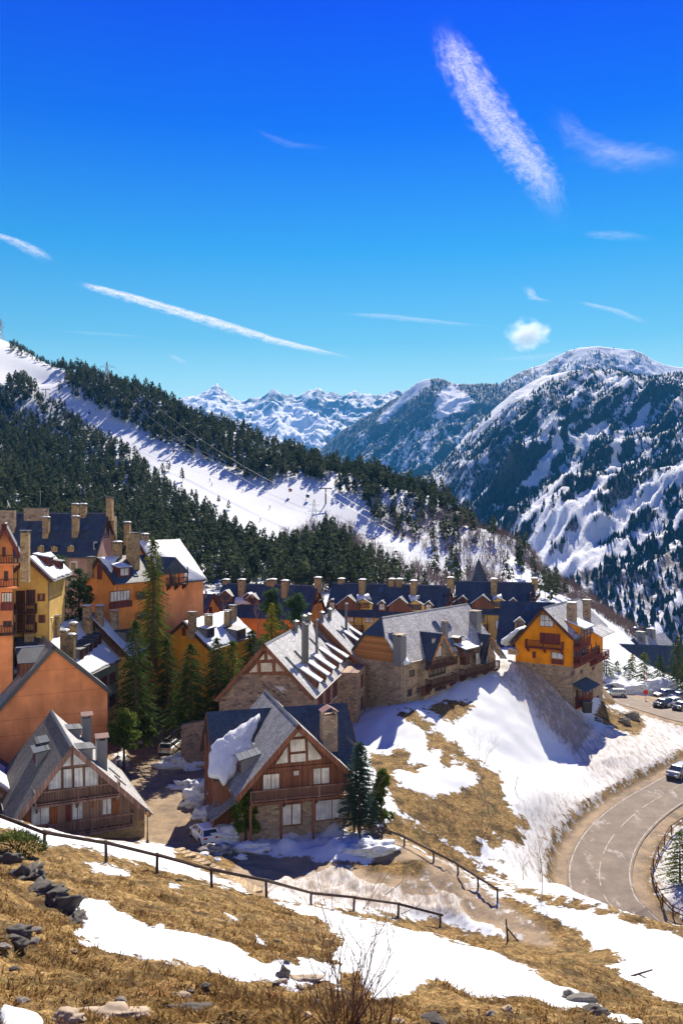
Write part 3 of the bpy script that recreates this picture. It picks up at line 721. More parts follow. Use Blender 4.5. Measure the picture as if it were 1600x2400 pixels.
# far white range at the head of the valley
R3 = [(-400, 900, 11000), (200, 930, 10500), (380, 952, 10000), (430, 930, 10000), (470, 921, 10000), (511, 906, 10000), (530, 920, 10000), (548, 933, 10000), (572, 939, 10000), (610, 932, 10000), (640, 917, 10000), (662, 926, 10000), (700, 928, 10000), (722, 918, 10000), (745, 909, 10000), (765, 922, 10000), (790, 920, 10000), (803, 927, 10000), (822, 917, 10000), (830, 920, 10000), (842, 927, 10000), (880, 926, 10000), (900, 920, 10000), (945, 922, 10000), (1000, 935, 10000), (1400, 930, 10500), (2200, 900, 11000)]
F3 = [(-400, 1180, 6200), (2200, 1180, 6200)]
def snow3(px, py, X, Y, Z, T):
    s = .75 + .5 * fbm(X * .0011, Y * .0011, 4, 41) - 1.5 * sstep(.72, 1.0, T) * (.55 + .45 * fbm(X * .004, Y * .002, 3, 42))
    s = s - sstep(.52, .1, T) * .85
    s = np.maximum(s, 1.3 * sstep(-6, 10, psd(px, py, CR(*A5, [(-100, 300), (20, 300), (120, 420), (60, 470), (-60, 440)]))))
    return s, .5 + .5 * sstep(.5, .8, T)
mountain('far_range', R3, F3, np.arange(-400, 2200, 5), 150, lambda t: t ** 1.15, lambda x, y: 55 * crag(x * .0024, y * .0020, 50) + 48 * crag(x * .010, y * .008, 51),
         m_mountain('far_range_snow_and_rock', (.80, .81, .83), (.10, .11, .13), (.20, .21, .23), .006, amp=1.2, stretch=.5), snow3, 1, .5, .8)
# middle mountain
R2 = [(300, 1260, 6000), (600, 1150, 6000), (746, 1061, 5600), (803, 1010, 5400), (889, 958, 5200), (953, 918, 5000), (975, 899, 5000), (993, 889, 5000), (1027, 884, 5000), (1050, 893, 5000), (1067, 900, 5000), (1136, 899, 5100), (1171, 904, 5100), (1217, 873, 5200), (1245, 862, 5200), (1274, 856, 5200), (1300, 838, 5200), (1331, 823, 5200), (1360, 816, 5200), (1400, 812, 5200), (1420, 815, 5200), (1446, 821, 5200), (1480, 823, 5200), (1504, 830, 5200), (1530, 845, 5200), (1555, 857, 5200), (1600, 862, 5200), (1700, 850, 5200), (2200, 800, 5200)]
F2 = [(300, 1330, 3600), (800, 1330, 3600), (1000, 1300, 3500), (2200, 1250, 3500)]
def snow2(px, py, X, Y, Z, T):
    a = (X * .75 - Y * .66); b = (X * .66 + Y * .75)
    s = -1.0 + .8 * fbm(a * .0035, b * .0009, 5, 61) + .55 * sstep(.6, 1.0, T)
    s = np.maximum(s, 1.0 * sstep(-14, 14, psd(px, py, CR(*A5, [(570, 250), (620, 210), (680, 250), (715, 285), (640, 320), (570, 345), (560, 290)]))))
    s = np.where(px > 1260, np.maximum(s, .12 + .5 * fbm(X * .004, Y * .004, 3, 63) - (py - 870) * .004), s)
    s = np.maximum(s, sstep(-8, 8, psd(px, py, CR(*A5, [(1300, 140), (1380, 140), (1400, 160), (1500, 140), (1600, 140), (1600, 200), (1400, 195), (1310, 165)]))) * 1.2)
    s = np.maximum(s, sstep(-10, 8, lsd(px, py, CR(*A5, [(520, 200), (440, 260), (340, 350)]), 7)) * 1.0)
    s = s - .35 * (1 - sstep(1130, 1230, px)) * sstep(.5, .9, T)
    return s - .5 * sstep(.5, .1, T), sstep(.6, .9, T)
MAT2 = m_mountain('wooded_mountain_snow', (.70, .72, .76), (.030, .042, .050), (.14, .145, .16), .014, amp=2.0, stretch=.2)
mt2 = mountain('middle_mountain', R2, F2, np.arange(300, 2200, 5), 170, lambda t: t ** .95, lambda x, y: 48 * crag((x * .78 - y * .62) * .0038, (x * .62 + y * .78) * .0009, 60) + 14 * crag(x * .012, y * .008, 61), MAT2, snow2, 2, .2, 1.1)
# near right mountain above the valley
R1 = [(700, 1330, 3200), (850, 1240, 3100), (958, 1159, 3000), (1044, 1078, 3000), (1102, 1010, 3000), (1150, 965, 3000), (1200, 923, 3000), (1274, 883, 3000), (1343, 867, 3000), (1389, 863, 3000), (1446, 872, 3000), (1504, 884, 3000), (1600, 879, 3000), (1750, 850, 2900), (2300, 800, 2800)]
F1 = [(700, 1520, 1500), (1000, 1500, 1300), (1200, 1500, 1050), (1400, 1560, 850), (1600, 1600, 800), (2300, 1640, 700)]
CH = [([(1420, 310), (1350, 400), (1290, 520), (1250, 600), (1180, 680), (1080, 770), (950, 860), (880, 920)], 15, 1.1), ([(1240, 390), (1150, 460)], 14, 1.1), ([(1160, 530), (1080, 600), (1000, 690), (900, 780), (800, 850)], 24, .45),
      ([(1060, 450), (980, 560), (930, 610)], 20, 1.1), ([(1050, 340), (1000, 400), (990, 440)], 18, 1.1), ([(690, 530), (600, 610)], 8, .9), ([(700, 640), (640, 700)], 6, .9), ([(770, 520), (745, 555)], 14, .9),
      ([(800, 320), (900, 250), (1000, 185), (1080, 165)], 13, 1.0), ([(640, 470), (760, 370), (840, 310)], 9, .5), ([(1180, 185), (1380, 205)], 10, .8), ([(1140, 225), (1100, 290)], 14, .8), ([(1120, 370), (1115, 440)], 9, .8), ([(940, 450), (930, 560)], 9, .6),
      ([(1568, 555), (1400, 690), (1250, 790), (1150, 900), (1010, 1000), (940, 1020)], 34, 1.5), ([(1640, 480), (1568, 555)], 34, 1.5), ([(1600, 740), (1420, 820), (1300, 880), (1160, 960)], 15, .55), ([(1090, 765), (960, 850), (870, 910)], 26, .8), ([(1400, 560), (1300, 700), (1200, 800)], 12, .35),
      ([(470, 690), (600, 600)], 5, .8), ([(690, 740), (620, 760)], 10, .6)]
ROCKP = CR(*A5, [(440, 690), (620, 510), (800, 450), (860, 500), (760, 640), (700, 770), (600, 750)])
LILAC = CR(*A5, [(700, 860), (860, 880), (1000, 780), (1100, 700), (1250, 640), (1420, 570), (1300, 720), (1150, 850), (1300, 920), (1568, 860), (1800, 900), (1800, 1300), (900, 1300)])
def snow1(px, py, X, Y, Z, T):
    a = (X * .80 - Y * .60); b = (X * .60 + Y * .80)
    s = -.62 + .62 * fbm(a * .008, b * .0016, 5, 71) + .25 * fbm(X * .02, Y * .02, 3, 72) + .35 * sstep(.75, 1.0, T)
    s = s + .40 * sstep(-20, 30, psd(px, py, LILAC)) + .2 * sstep(-20, 20, psd(px, py, ROCKP))
    wob = 12 * fbm(px * .03, py * .03, 3, 77)
    for pts, w, k in CH: s = np.maximum(s, k * sstep(-9, 7, lsd(px + wob, py + wob * .6, CR(*A5, pts), w / 1.742)))
    return s, np.maximum(sstep(-20, 20, psd(px, py, ROCKP)), .8 * sstep(-20, 30, psd(px, py, LILAC)))
MAT1 = m_mountain('steep_wooded_slope', (.66, .68, .71), (.030, .040, .042), (.17, .15, .16), .034, amp=2.1, stretch=.16)
mt1 = mountain('valley_mountain', R1, F1, np.arange(700, 2300, 4.5), 210, lambda t: t ** 1.05, lambda x, y: 60 * crag((x * .80 - y * .60) * .0055, (x * .60 + y * .80) * .0011, 70) + 13 * crag((x * .8 - y * .6) * .022, (x * .6 + y * .8) * .006, 73), MAT1, snow1, 3, .15, 1.15)
# ------------------------------------------------------------------ houses
class House:
    def __init__(s, name, label, apexF, zb, back=None, dirn=None, L=None, eR=None, eL=None, half=None, drop=None, of=.7, oe=.5, t=.2, group=None, cat='house'):
        A = P(*apexF); s.A = A; s.zb = zb; s.H = A.z - zb
        if back:
            D2 = A.z * F / (1200 - back[1]); B = P(back[0], back[1], D2); d = (B - A); d.z = 0; s.L = L or d.length
        else: d = Vector((*dirn, 0)); s.L = L
        d.normalize(); s.d = d; s.ux = Vector((d.y, -d.x, 0)); s.o = Vector((A.x, A.y, zb))
        s.root = empty(name, s.o, math.atan2(-d.x, d.y)); tag(s.root, label, cat, group)
        s.of = of; s.oe = oe; s.t = t
        if half is not None:
            s.hR = s.hL = half; s.dR = s.dL = drop
        if eR:
            x, z = s.pl('E', *eR); s.hR, s.dR = x, s.H - z
            if not eL: s.hL, s.dL = s.hR, s.dR
        if eL:
            x, z = s.pl('E', *eL); s.hL, s.dL = -x, s.H - z
            if not eR: s.hR, s.dR = s.hL, s.dL
        s.kR = s.dR / s.hR; s.kL = s.dL / s.hL
        s.wR = s.hR - oe; s.wL = s.hL - oe
    def loc(s, p): q = Vector(p) - s.o; return Vector((q.dot(s.ux), q.dot(s.d), q.z))
    def ray(s, px, py):
        c = s.loc((0, 0, 0)); w = P(px, py, 1.0); return c, Vector((w.dot(s.ux), w.dot(s.d), w.z))
    def hit(s, px, py, O, n):
        c, r = s.ray(px, py); O = Vector(O); n = Vector(n); return c + r * ((O - c).dot(n) / r.dot(n))
    def plane(s, k):
        if isinstance(k, tuple): return k
        X = Vector((1, 0, 0)); Y = Vector((0, 1, 0))
        if k == 'E': return Vector((0, 0, 0)), X, -Y
        if k == 'F': return Vector((0, s.of, 0)), X, -Y
        if k == 'R': return Vector((s.wR, 0, 0)), Y, X
        return Vector((-s.wL, 0, 0)), -Y, -X
    def pl(s, k, px, py):
        O, u, n = s.plane(k); h = s.hit(px, py, O, n) - O; return h.dot(u), h.z
    def rect(s, k, r):                 # pixel rectangle to (u0,u1,v0,v1) on a plane of the house
        x0, y0, x1, y1 = r; my = (y0 + y1) / 2; mx = (x0 + x1) / 2
        u0 = s.pl(k, x0, my)[0]; u1 = s.pl(k, x1, my)[0]; v1 = s.pl(k, mx, y0)[1]; v0 = s.pl(k, mx, y1)[1]
        return min(u0, u1), max(u0, u1), v0, v1
    def zr(s, x): return s.H - (x * s.kR if x > 0 else -x * s.kL)
    def walls(s, mat, base=None, zs=None, name='wall', lower='stone_base', top=None):
        t = s.t * 1.3; y0, y1 = s.of, s.L - s.of
        def prism(z0, clip=None, e=0):
            wl, wr = s.wL + e, s.wR + e
            if clip is None: pts = [(-wl, z0), (wr, z0), (wr, s.zr(wr) - t), (0, s.H - t), (-wl, s.zr(-wl) - t)]
            else:
                xr = min(wr, (s.H - t - clip) / s.kR); xl = min(wl, (s.H - t - clip) / s.kL)
                pts = [(-wl, z0), (wr, z0)]
                if xr < wr: pts.append((wr, s.zr(wr) - t))
                pts += [(xr, clip), (-xl, clip)]
                if xl < wl: pts.append((-wl, s.zr(-wl) - t))
            return MB().extrude([(x, y0 - e, z) for x, z in pts], (0, y1 - y0 + 2 * e, 0))
        if base:
            prism(-4, zs, .003).build(lower, base, s.root)
            prism(zs - .3, top).build(name, mat, s.root)
        else: prism(-4).build(name, mat, s.root)
    def slope(s, side):                # frame of a roof plane: origin at the ridge, u along the ridge, v down the slope, n out
        k = s.kR if side > 0 else s.kL; v = Vector((side, 0, -k)).normalized(); n = Vector((side * k, 0, 1)).normalized()
        return Vector((0, 0, s.H)), Vector((0, 1, 0)), v, n
    def spt(s, side, px, py):
        O, u, v, n = s.slope(side); h = s.hit(px, py, O, n) - O; return h.dot(u), h.dot(v)
    def roof(s, mR, mL, y0=0, y1=None, fascia=None, ridge=None, flare=None):
        y1 = s.L if y1 is None else y1
        for side, m in ((1, mR), (-1, mL)):
            h, d = (s.hR, s.dR) if side > 0 else (s.hL, s.dL)
            a = Vector((0, y0, s.H)); b = Vector((0, y1, s.H)); e = Vector((side * h, 0, -d))
            MB().slab([a, b, b + e, a + e], s.t).build('roof_slope', m, s.root)
            if fascia:
                nn = Vector((side * d, 0, h)).normalized()
                q = [a + nn * .03, a + e + nn * .03, a + e - nn * .42, a - nn * .42]
                MB().extrude([p - Vector((0, .07, 0)) for p in q], (0, .06, 0)).build('barge_board', fascia, s.root)
            gx = side * (h + .06); gzz = s.H - d - .1
            MB().tube((gx, y0 + .1, gzz), (gx, y1 - .1, gzz), .07, n=6).build('gutter', M['lead'], s.root)
            MB().tube((side * (h - s.oe + .06), s.of + .35, gzz - .25), (side * (h - s.oe + .06), s.of + .35, -1.5), .05, n=6).build('drainpipe', M['lead'], s.root)
        if ridge: MB().extrude([(-.18, y0, s.H - .10), (.18, y0, s.H - .10), (0, y0, s.H + .10)], (0, y1 - y0, 0)).build('ridge_cap', ridge, s.root)
    def snow(s, side, pts, th=.25, seed=0, jag=.25, mat='snow', name='snow_or_glare_cover'):   # (u,v) outline on a slope
        O, u, v, n = s.slope(side); rr = random.Random(seed + 5); out = []
        k = len(pts)
        for i in range(k):
            a = Vector(pts[i]); b = Vector(pts[(i + 1) % k]); m = max(1, int((b - a).length / .5))
            for j in range(m):
                p = a.lerp(b, j / m); out.append((p.x + rr.uniform(-1, 1) * jag, max(-.05, p.y + rr.uniform(-1, 1) * jag)))
        cx = sum(p[0] for p in out) / len(out); cy = sum(p[1] for p in out) / len(out)
        bot = [O + u * p[0] + v * p[1] + n * .005 for p in out]
        mid = [O + u * p[0] + v * p[1] + n * th * .7 for p in out]
        top = [O + u * (p[0] * .97 + cx * .03) + v * (p[1] * .97 + cy * .03) + n * (th * rr.uniform(.9, 1.1)) for p in out]
        m = MB(); N = len(out); m.v = [tuple(p) for p in bot + mid + top]
        for i in range(N):
            j = (i + 1) % N; m.f.append((i, j, N + j, N + i)); m.f.append((N + i, N + j, 2 * N + j, 2 * N + i))
        m.v.append(tuple(O + u * cx + v * cy + n * th * 1.05))
        for i in range(N): m.f.append((2 * N + i, 2 * N + (i + 1) % N, 3 * N))
        return m.build(name, M[mat], s.root, True)
    def full_snow(s, side, th=.12, u0=.1, u1=None, v0=.05, v1=None, seed=1, jag=.1):
        h, d = (s.hR, s.dR) if side > 0 else (s.hL, s.dL); ll = math.hypot(h, d)
        u1 = s.L - .1 if u1 is None else u1; v1 = ll - .1 if v1 is None else v1
        return s.snow(side, [(u0, v0), (u1, v0), (u1, v1), (u0, v1)], th, seed, jag)
    def snow_px(s, side, pts, th=.3, seed=0, jag=.2): return s.snow(side, [s.spt(side, *p) for p in pts], th, seed, jag)
    def window(s, k, r, nx=2, ny=1, fm='rail', gm='glass', fw=.09, sep=False, sill=None, shut=None, uv=False, name='window', trim=None, parent=None):
        O, u, n = s.plane(k); z = Vector((0, 0, 1)); u0, u1, v0, v1 = r if uv else s.rect(k, r)
        par = parent or s.root; m = MB(); e = .07
        m.obox(O, u, z, n, (u0, u0 + fw), (v0, v1), (0, e)); m.obox(O, u, z, n, (u1 - fw, u1), (v0, v1), (0, e))
        m.obox(O, u, z, n, (u0 + fw, u1 - fw), (v0, v0 + fw), (0, e)); m.obox(O, u, z, n, (u0 + fw, u1 - fw), (v1 - fw, v1), (0, e))
        iw = (u1 - u0 - 2 * fw); ih = (v1 - v0 - 2 * fw); b = fw * .7
        for i in range(1, nx): c = u0 + fw + iw * i / nx; m.obox(O, u, z, n, (c - b / 2, c + b / 2), (v0 + fw, v1 - fw), (0, e - .01))
        for j in range(1, ny): c = v0 + fw + ih * j / ny; m.obox(O, u, z, n, (u0 + fw, u1 - fw), (c - b / 2, c + b / 2), (0, e - .02))
        w = m.build(name, M[fm], par)
        if sep:
            for i in range(nx):
                for j in range(ny):
                    a0 = u0 + fw + iw * i / nx + (b / 2 if i else 0); a1 = u0 + fw + iw * (i + 1) / nx - (b / 2 if i < nx - 1 else 0)
                    c0 = v0 + fw + ih * j / ny + (b / 2 if j else 0); c1 = v0 + fw + ih * (j + 1) / ny - (b / 2 if j < ny - 1 else 0)
                    MB().obox(O, u, z, n, (a0, a1), (c0, c1), (.007, .026)).build('pane', M[gm], w)
        else: MB().obox(O, u, z, n, (u0 + fw, u1 - fw), (v0 + fw, v1 - fw), (.007, .026)).build('pane', M[gm], w)
        if sill: MB().obox(O, u, z, n, (u0 - .1, u1 + .1), (v0 - .12, v0 - .003), (0, .16)).build('sill', M[sill], w)
        if trim:
            q = MB(); g = .28
            q.obox(O, u, z, n, (u0 - g, u0 - .003), (v0 - g, v1 + g), (0, .05)); q.obox(O, u, z, n, (u1 + .003, u1 + g), (v0 - g, v1 + g), (0, .05))
            q.obox(O, u, z, n, (u0, u1), (v1 + .003, v1 + g), (0, .05)); q.obox(O, u, z, n, (u0, u1), (v0 - g, v0 - .003), (0, .05)); q.build('surround', M[trim], w)
        if shut:
            for sd in ((u0 - .02, -1), (u1 + .02, 1)):
                a, b2 = sorted((sd[0], sd[0] + sd[1] * (u1 - u0) * .46)); MB().obox(O, u, z, n, (a, b2), (v0, v1), (0, .05)).build('shutter', M[shut], w)
        return w
    def panel(s, k, r, mat, name, e=.06, uv=False, n0=0, parent=None):
        O, u, n = s.plane(k); u0, u1, v0, v1 = r if uv else s.rect(k, r)
        return MB().obox(O, u, (0, 0, 1), n, (u0, u1), (v0, v1), (n0, n0 + e)).build(name, M[mat], parent or s.root)
    def balcony(s, k, r, depth=1.2, mat='rail', uv=False, step=.28, posts=3, brackets=True, slabm=None, sides=True, up=None, flat=False):
        O, u, n = s.plane(k); z = Vector((0, 0, 1)); u0, u1, v0, v1 = r if uv else s.rect(k, r)
        b = MB().obox(O, u, z, n, (u0, u1), (v0 - .18, v0), (.003, depth)).build('balcony', M[slabm or mat], s.root)
        hr = MB(); hr.obox(O, u, z, n, (u0, u1), (v1 - .09, v1), (depth - .12, depth))
        hr.obox(O, u, z, n, (u0, u1), (v0 + .10, v0 + .17), (depth - .09, depth - .03))
        if sides:
            for e in (u0, u1 - .08):
                hr.obox(O, u, z, n, (e, e + .08), (v1 - .09, v1), (.003, depth - .12)); hr.obox(O, u, z, n, (e, e + .08), (v0 + .10, v0 + .17), (.003, depth - .12))
        hr.build('handrail', M[mat], b)
        for i in range(posts):
            c = u0 + .06 + (u1 - u0 - .12) * i / max(1, posts - 1)
            MB().obox(O, u, z, n, (c - .06, c + .06), (v0, up if up else v1 + .02), (depth - .135, depth - .003)).build('post', M[mat], b)
        N = max(2, int((u1 - u0) / step)); me = None
        for i in range(N):
            c = u0 + (u1 - u0) * (i + .5) / N; w = step * (.46 if flat else .22)
            if me is None: me = MB().obox((0, 0, 0), u, z, n, (-w / 2, w / 2), (v0 + .17, v1 - .09), (depth - .075, depth - .045)).mesh('baluster', M[mat])
            o = link('baluster', me, b); o.location = O + u * c
        if sides:
            ns = max(2, int(depth / step)); ms = None
            for e in (u0 + .04, u1 - .04):
                for i in range(ns):
                    if ms is None: ms = MB().obox((0, 0, 0), u, z, n, (-.02, .02), (v0 + .17, v1 - .09), (-.03, .03)).mesh('baluster', M[mat])
                    o = link('baluster', ms, b); o.location = O + u * e + n * (depth * (i + .5) / (ns + .5))
        if brackets:
            for i in range(posts):
                c = u0 + .25 + (u1 - u0 - .5) * i / max(1, posts - 1)
                m = MB(); m.extrude([O + u * (c - .07) + z * (v0 - .183) + n * .005, O + u * (c - .07) + z * (v0 - .183) + n * (depth * .9), O + u * (c - .07) + z * (v0 - .38) + n * (depth * .9), O + u * (c - .07) + z * (v0 - 1.0) + n * .005], u * .14)
                m.build('bracket', M[mat], b)
        return b
    def chimney(s, side, px, py, w=.9, d=.7, h=2.2, mat='stone', cap='lead', snowcap=True, pot=False):
        uu, vv = s.spt(side, px, py); O, u, v, n = s.slope(side); p = O + u * uu + v * vv
        z1 = p.z + h; c = MB().box(p.x - w / 2, p.x + w / 2, p.y - d / 2, p.y + d / 2, p.z - 1.2, z1).build('chimney', M[mat], s.root)
        for a in (-1, 1):
            for b in (-1, 1): MB().box(p.x + a * w * .38 - .06, p.x + a * w * .38 + .06, p.y + b * d * .36 - .06, p.y + b * d * .36 + .06, z1, z1 + .22).build('cap_leg', M[mat], c)
        MB().box(p.x - w / 2 - .12, p.x + w / 2 + .12, p.y - d / 2 - .12, p.y + d / 2 + .12, z1 + .22, z1 + .31).build('cap', M[cap], c)
        if snowcap: MB().hexa([(p.x - w / 2 - .08, p.y - d / 2 - .08, z1 + .312), (p.x + w / 2 + .08, p.y - d / 2 - .08, z1 + .312), (p.x + w / 2 + .08, p.y + d / 2 + .08, z1 + .312), (p.x - w / 2 - .08, p.y + d / 2 + .08, z1 + .312),
                               (p.x - w / 3, p.y - d / 3, z1 + .46), (p.x + w / 3, p.y - d / 3, z1 + .44), (p.x + w / 3, p.y + d / 3, z1 + .47), (p.x - w / 3, p.y + d / 3, z1 + .45)]).build('snow_cap', M['snow'], c)
        return c
    def flue(s, side, px, py, r=.14, h=2.0, mat='flue'):
        uu, vv = s.spt(side, px, py); O, u, v, n = s.slope(side); p = O + u * uu + v * vv
        f = MB().lathe(p, [(r, -.5), (r, h), (r * 1.25, h), (r * 1.25, h + .12)], 9).build('flue', M[mat], s.root, False)
        MB().lathe(p, [(r * .5, h + .12), (r * .5, h + .24), (r * 1.7, h + .24), (r * .2, h + .42)], 9).build('cowl', M[mat], f)
    def skylight(s, side, px, py, w=.8, l=1.2):
        uu, vv = s.spt(side, px, py); O, u, v, n = s.slope(side)
        m = MB(); e = .1; a, b, c, d = uu - w / 2, uu + w / 2, vv - l / 2, vv + l / 2
        m.obox(O, u, v, n, (a, a + e), (c, d), (0, .1)); m.obox(O, u, v, n, (b - e, b), (c, d), (0, .1)); m.obox(O, u, v, n, (a + e, b - e), (c, c + e), (0, .1)); m.obox(O, u, v, n, (a + e, b - e), (d - e, d), (0, .1))
        f = m.build('skylight', M['metal'], s.root)
        MB().obox(O, u, v, n, (a + e, b - e), (c + e, d - e), (.01, .06)).build('pane', M['skyglass'], f)
    def shed(s, side, y, vf, w, h=1.3, k2=.25, wall='timber_red', roof='slate_shade', snow=False, win=True, over=.25, gm='glass'):
        O, u, v, n = s.slope(side); f = O + v * vf; k = s.kR if side > 0 else s.kL
        x0 = f.x * 1.0; z0 = f.z; zt = z0 + h; run = h / max(.05, (k - k2)); xb = x0 - side * run; zb = zt + k2 * run
        m = MB(); m.extrude([(x0, y - w / 2, z0 - .15), (x0, y - w / 2, zt), (xb, y - w / 2, zb)], (0, w, 0)); dm = m.build('dormer', M[wall], s.root)
        xo = x0 + side * over; zo = zt - k2 * over
        a = [(xb, y - w / 2 - .15, zb + .03), (xb, y + w / 2 + .15, zb + .03), (xo, y + w / 2 + .15, zo + .03), (xo, y - w / 2 - .15, zo + .03)]
        MB().slab(a, .10).build('dormer_roof', M[roof], dm)
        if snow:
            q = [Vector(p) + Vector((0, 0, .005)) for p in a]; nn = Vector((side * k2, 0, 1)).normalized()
            q = [p + nn * .12 for p in q]; MB().slab(q, .11).build('snow_or_glare_cover', M['snow'], dm)  # white slab: snow, but painted sun glare on the stone-block dormers
        if win:
            pl = (Vector((x0, 0, 0)), Vector((0, side, 0)), Vector((side, 0, 0))); c = y * side
            s.window(pl, (c - w * .38, c + w * .38, z0 + .15, zt - .12), 2, 1, 'maroon', gm, .07, uv=True, name='dormer_window', parent=dm)
        return dm
    def gdorm(s, side, y, vf, w, h=1.2, k2=.9, wall='timber_red', roof='slate_shade', snow=0, win=True, over=.35, gm='glass', nx=2):
        O, u, v, n = s.slope(side); f = O + v * vf; k = s.kR if side > 0 else s.kL
        x0 = f.x; z0 = f.z; zt = z0 + h; za = zt + k2 * w / 2; rt = (zt - z0) / k; ra = (za - z0) / k
        m = MB(); n0 = [(x0, y - w / 2, z0 - .15), (x0, y + w / 2, z0 - .15), (x0, y + w / 2, zt), (x0, y, za), (x0, y - w / 2, zt)]
        m.poly(n0); m.poly([(x0, y - w / 2, z0 - .15), (x0, y - w / 2, zt), (x0 - side * rt, y - w / 2, zt)]); m.poly([(x0, y + w / 2, z0 - .15), (x0, y + w / 2, zt), (x0 - side * rt, y + w / 2, zt)])
        dm = m.build('dormer', M[wall], s.root); xo = x0 + side * over; e = .18
        for q in (-1, 1):
            ze = zt - k2 * e; re = max(0, (ze - z0) / k)
            a = [(xo, y, za + .04), (x0 - side * ra, y, za + .04), (x0 - side * re, y + q * (w / 2 + e), ze + .04), (xo, y + q * (w / 2 + e), ze + .04)]
            MB().slab(a, .10).build('dormer_roof', M[roof], dm)
            if snow and (q == snow or snow == 2):
                nn = Vector((0, q * k2, 1)).normalized(); MB().slab([Vector(p) + nn * .14 for p in a], .13).build('snow_or_glare_cover', M['snow'], dm)
        if win:
            pl = (Vector((x0, 0, 0)), Vector((0, side, 0)), Vector((side, 0, 0))); c = y * side
            s.window(pl, (c - w * .34, c + w * .34, z0 + .2, zt + .1), nx, 2, 'maroon', gm, .07, uv=True, name='dormer_window', parent=dm)
        return dm
    def dish(s, pos, r=.45, face=(0.4, -.8, .35)):
        f = Vector(face).normalized(); a = f.orthogonal().normalized(); b = f.cross(a); m = MB(); p = Vector(pos); N = 12
        rings = [(0.02, 0), (r * .6, .06), (r, .16)]
        for rr, q in rings:
            for i in range(N): t = 2 * math.pi * i / N; m.v.append(tuple(p + a * rr * math.cos(t) + b * rr * math.sin(t) + f * q))
        for k in range(2):
            for i in range(N): j = (i + 1) % N; m.f.append((k * N + i, k * N + j, (k + 1) * N + j, (k + 1) * N + i))
        m.tube(p, p + f * .4, .02); m.tube(p, p - Vector((0, 0, .5)) - f * .1, .03)
        m.build('satellite_dish', M['white'], s.root)

S = M
# --- timber chalet in the lower left
h = House('timber_chalet', 'weathered timber A-frame chalet with glazed gable and grey slate roof', (170, 1748, 76), -30.6, back=(121, 1664), eR=(357, 1907), eL=(20, 1943), of=1.25, oe=.45, t=.16)
A_ = h
h.walls(S['timber_grey'], S['stone_gold'], 1.75)
h.roof(S['slate_lit'], S['slate_brown_shade'], fascia=S['rail_grey'], ridge=S['lead'])
O, u, n = h.plane('F')
# big gable glazing, each pane following the rake
def gable_panes(h, k, frame, pts_list, gm, bar):
    O, u, n = h.plane(k); z = Vector((0, 0, 1))
    m = MB(); w = None; panes = []
    for pts in pts_list:
        q = [h.pl(k, *p) for p in pts]; panes.append(q)
        c = Vector((sum(a for a, b in q) / len(q), sum(b for a, b in q) / len(q)))
        for i in range(len(q)):
            a = Vector(q[i]); b = Vector(q[(i + 1) % len(q)]); ai = a + (c - a).normalized() * .0; d = (b - a).normalized(); nn = Vector((-d.y, d.x))
            if nn.dot(c - a) < 0: nn = -nn
            g = [a, b, b + nn * bar, a + nn * bar]
            m.extrude([O + u * p.x + z * p.y + n * .003 for p in g], n * .07)
    w = m.build('gable_window', M[frame], h.root)
    for q in panes: MB().extrude([O + u * a + z * b + n * .007 for a, b in q], n * .02).build('pane', M[gm], w)
    return w
B2 = (0, 1450, 3.136)
gable_panes(h, 'F', 'rail_grey', [CR(*B2, p) for p in ([(527, 968), (527, 1085), (430, 1097)], [(535, 968), (650, 1072), (535, 1083)], [(405, 1110), (455, 1105), (455, 1250), (352, 1262), (354, 1190)], [(463, 1103), (533, 1096), (535, 1245), (463, 1250)], [(542, 1095), (612, 1088), (618, 1238), (542, 1245)], [(620, 1086), (665, 1082), (727, 1140), (727, 1228), (622, 1238)])], 'sheer', .07)
h.balcony('F', CR(*B2, [(250, 1270), (868, 1270)]) and (h.pl('F', 79, 1872)[0], h.pl('F', 277, 1860)[0], h.pl('F', 176, 1869)[1], h.pl('F', 176, 1838)[1]), depth=1.15, mat='rail_grey', uv=True, step=.22, posts=3, brackets=True)
h.balcony('F', (h.pl('F', 112, 1940)[0], h.pl('F', 309, 1930)[0], h.pl('F', 210, 1942)[1], h.pl('F', 210, 1911)[1]), depth=1.1, mat='rail_grey', uv=True, step=.3, posts=3, brackets=False)
h.window('F', (72, 1885, 118, 1935), 2, 1, 'rail_grey', 'curtain', sep=True)
h.window('F', (168, 1870, 196, 1922), 2, 1, 'rail_grey', 'sheer', sep=True)
h.window('F', (239, 1866, 263, 1910), 2, 1, 'rail_grey', 'sheer', sep=True)
h.panel('F', (57, 1888, 71, 1936), 'shutter', 'shutter'); h.panel('F', (118, 1882, 136, 1930), 'shutter', 'shutter')
h.panel('F', (155, 1875, 167, 1925), 'maroon', 'shutter'); h.panel('F', (265, 1862, 279, 1908), 'shutter', 'shutter')
h.panel('F', (216, 1868, 220, 1892), 'shutter', 'wall_lamp')
_p = []
for (px, py, hh) in ((203, 1740, 2.6), (238, 1796, 2.5)):
    c = h.chimney(1, px, py, .95, .8, hh, 'lead', 'rust', False)
    uu, vv = h.spt(1, px, py); O1, u1, v1, n1 = h.slope(1); p = O1 + u1 * uu + v1 * vv; z1 = p.z + hh + .312
    for q in (-1, 1): MB().slab([(p.x - .62, p.y, z1 + .32), (p.x + .62, p.y, z1 + .32), (p.x + .62, p.y + q * .6, z1), (p.x - .62, p.y + q * .6, z1)], .05).build('cowl_roof', M['rust'], c)
h.shed(1, h.spt(1, 185, 1730)[0], h.spt(1, 185, 1730)[1], 1.9, 1.2, .05, 'lead', 'slate_shade', win=False)
h.shed(1, h.spt(1, 214, 1780)[0], h.spt(1, 214, 1780)[1], 1.9, 1.3, .05, 'lead', 'slate_shade', win=False)
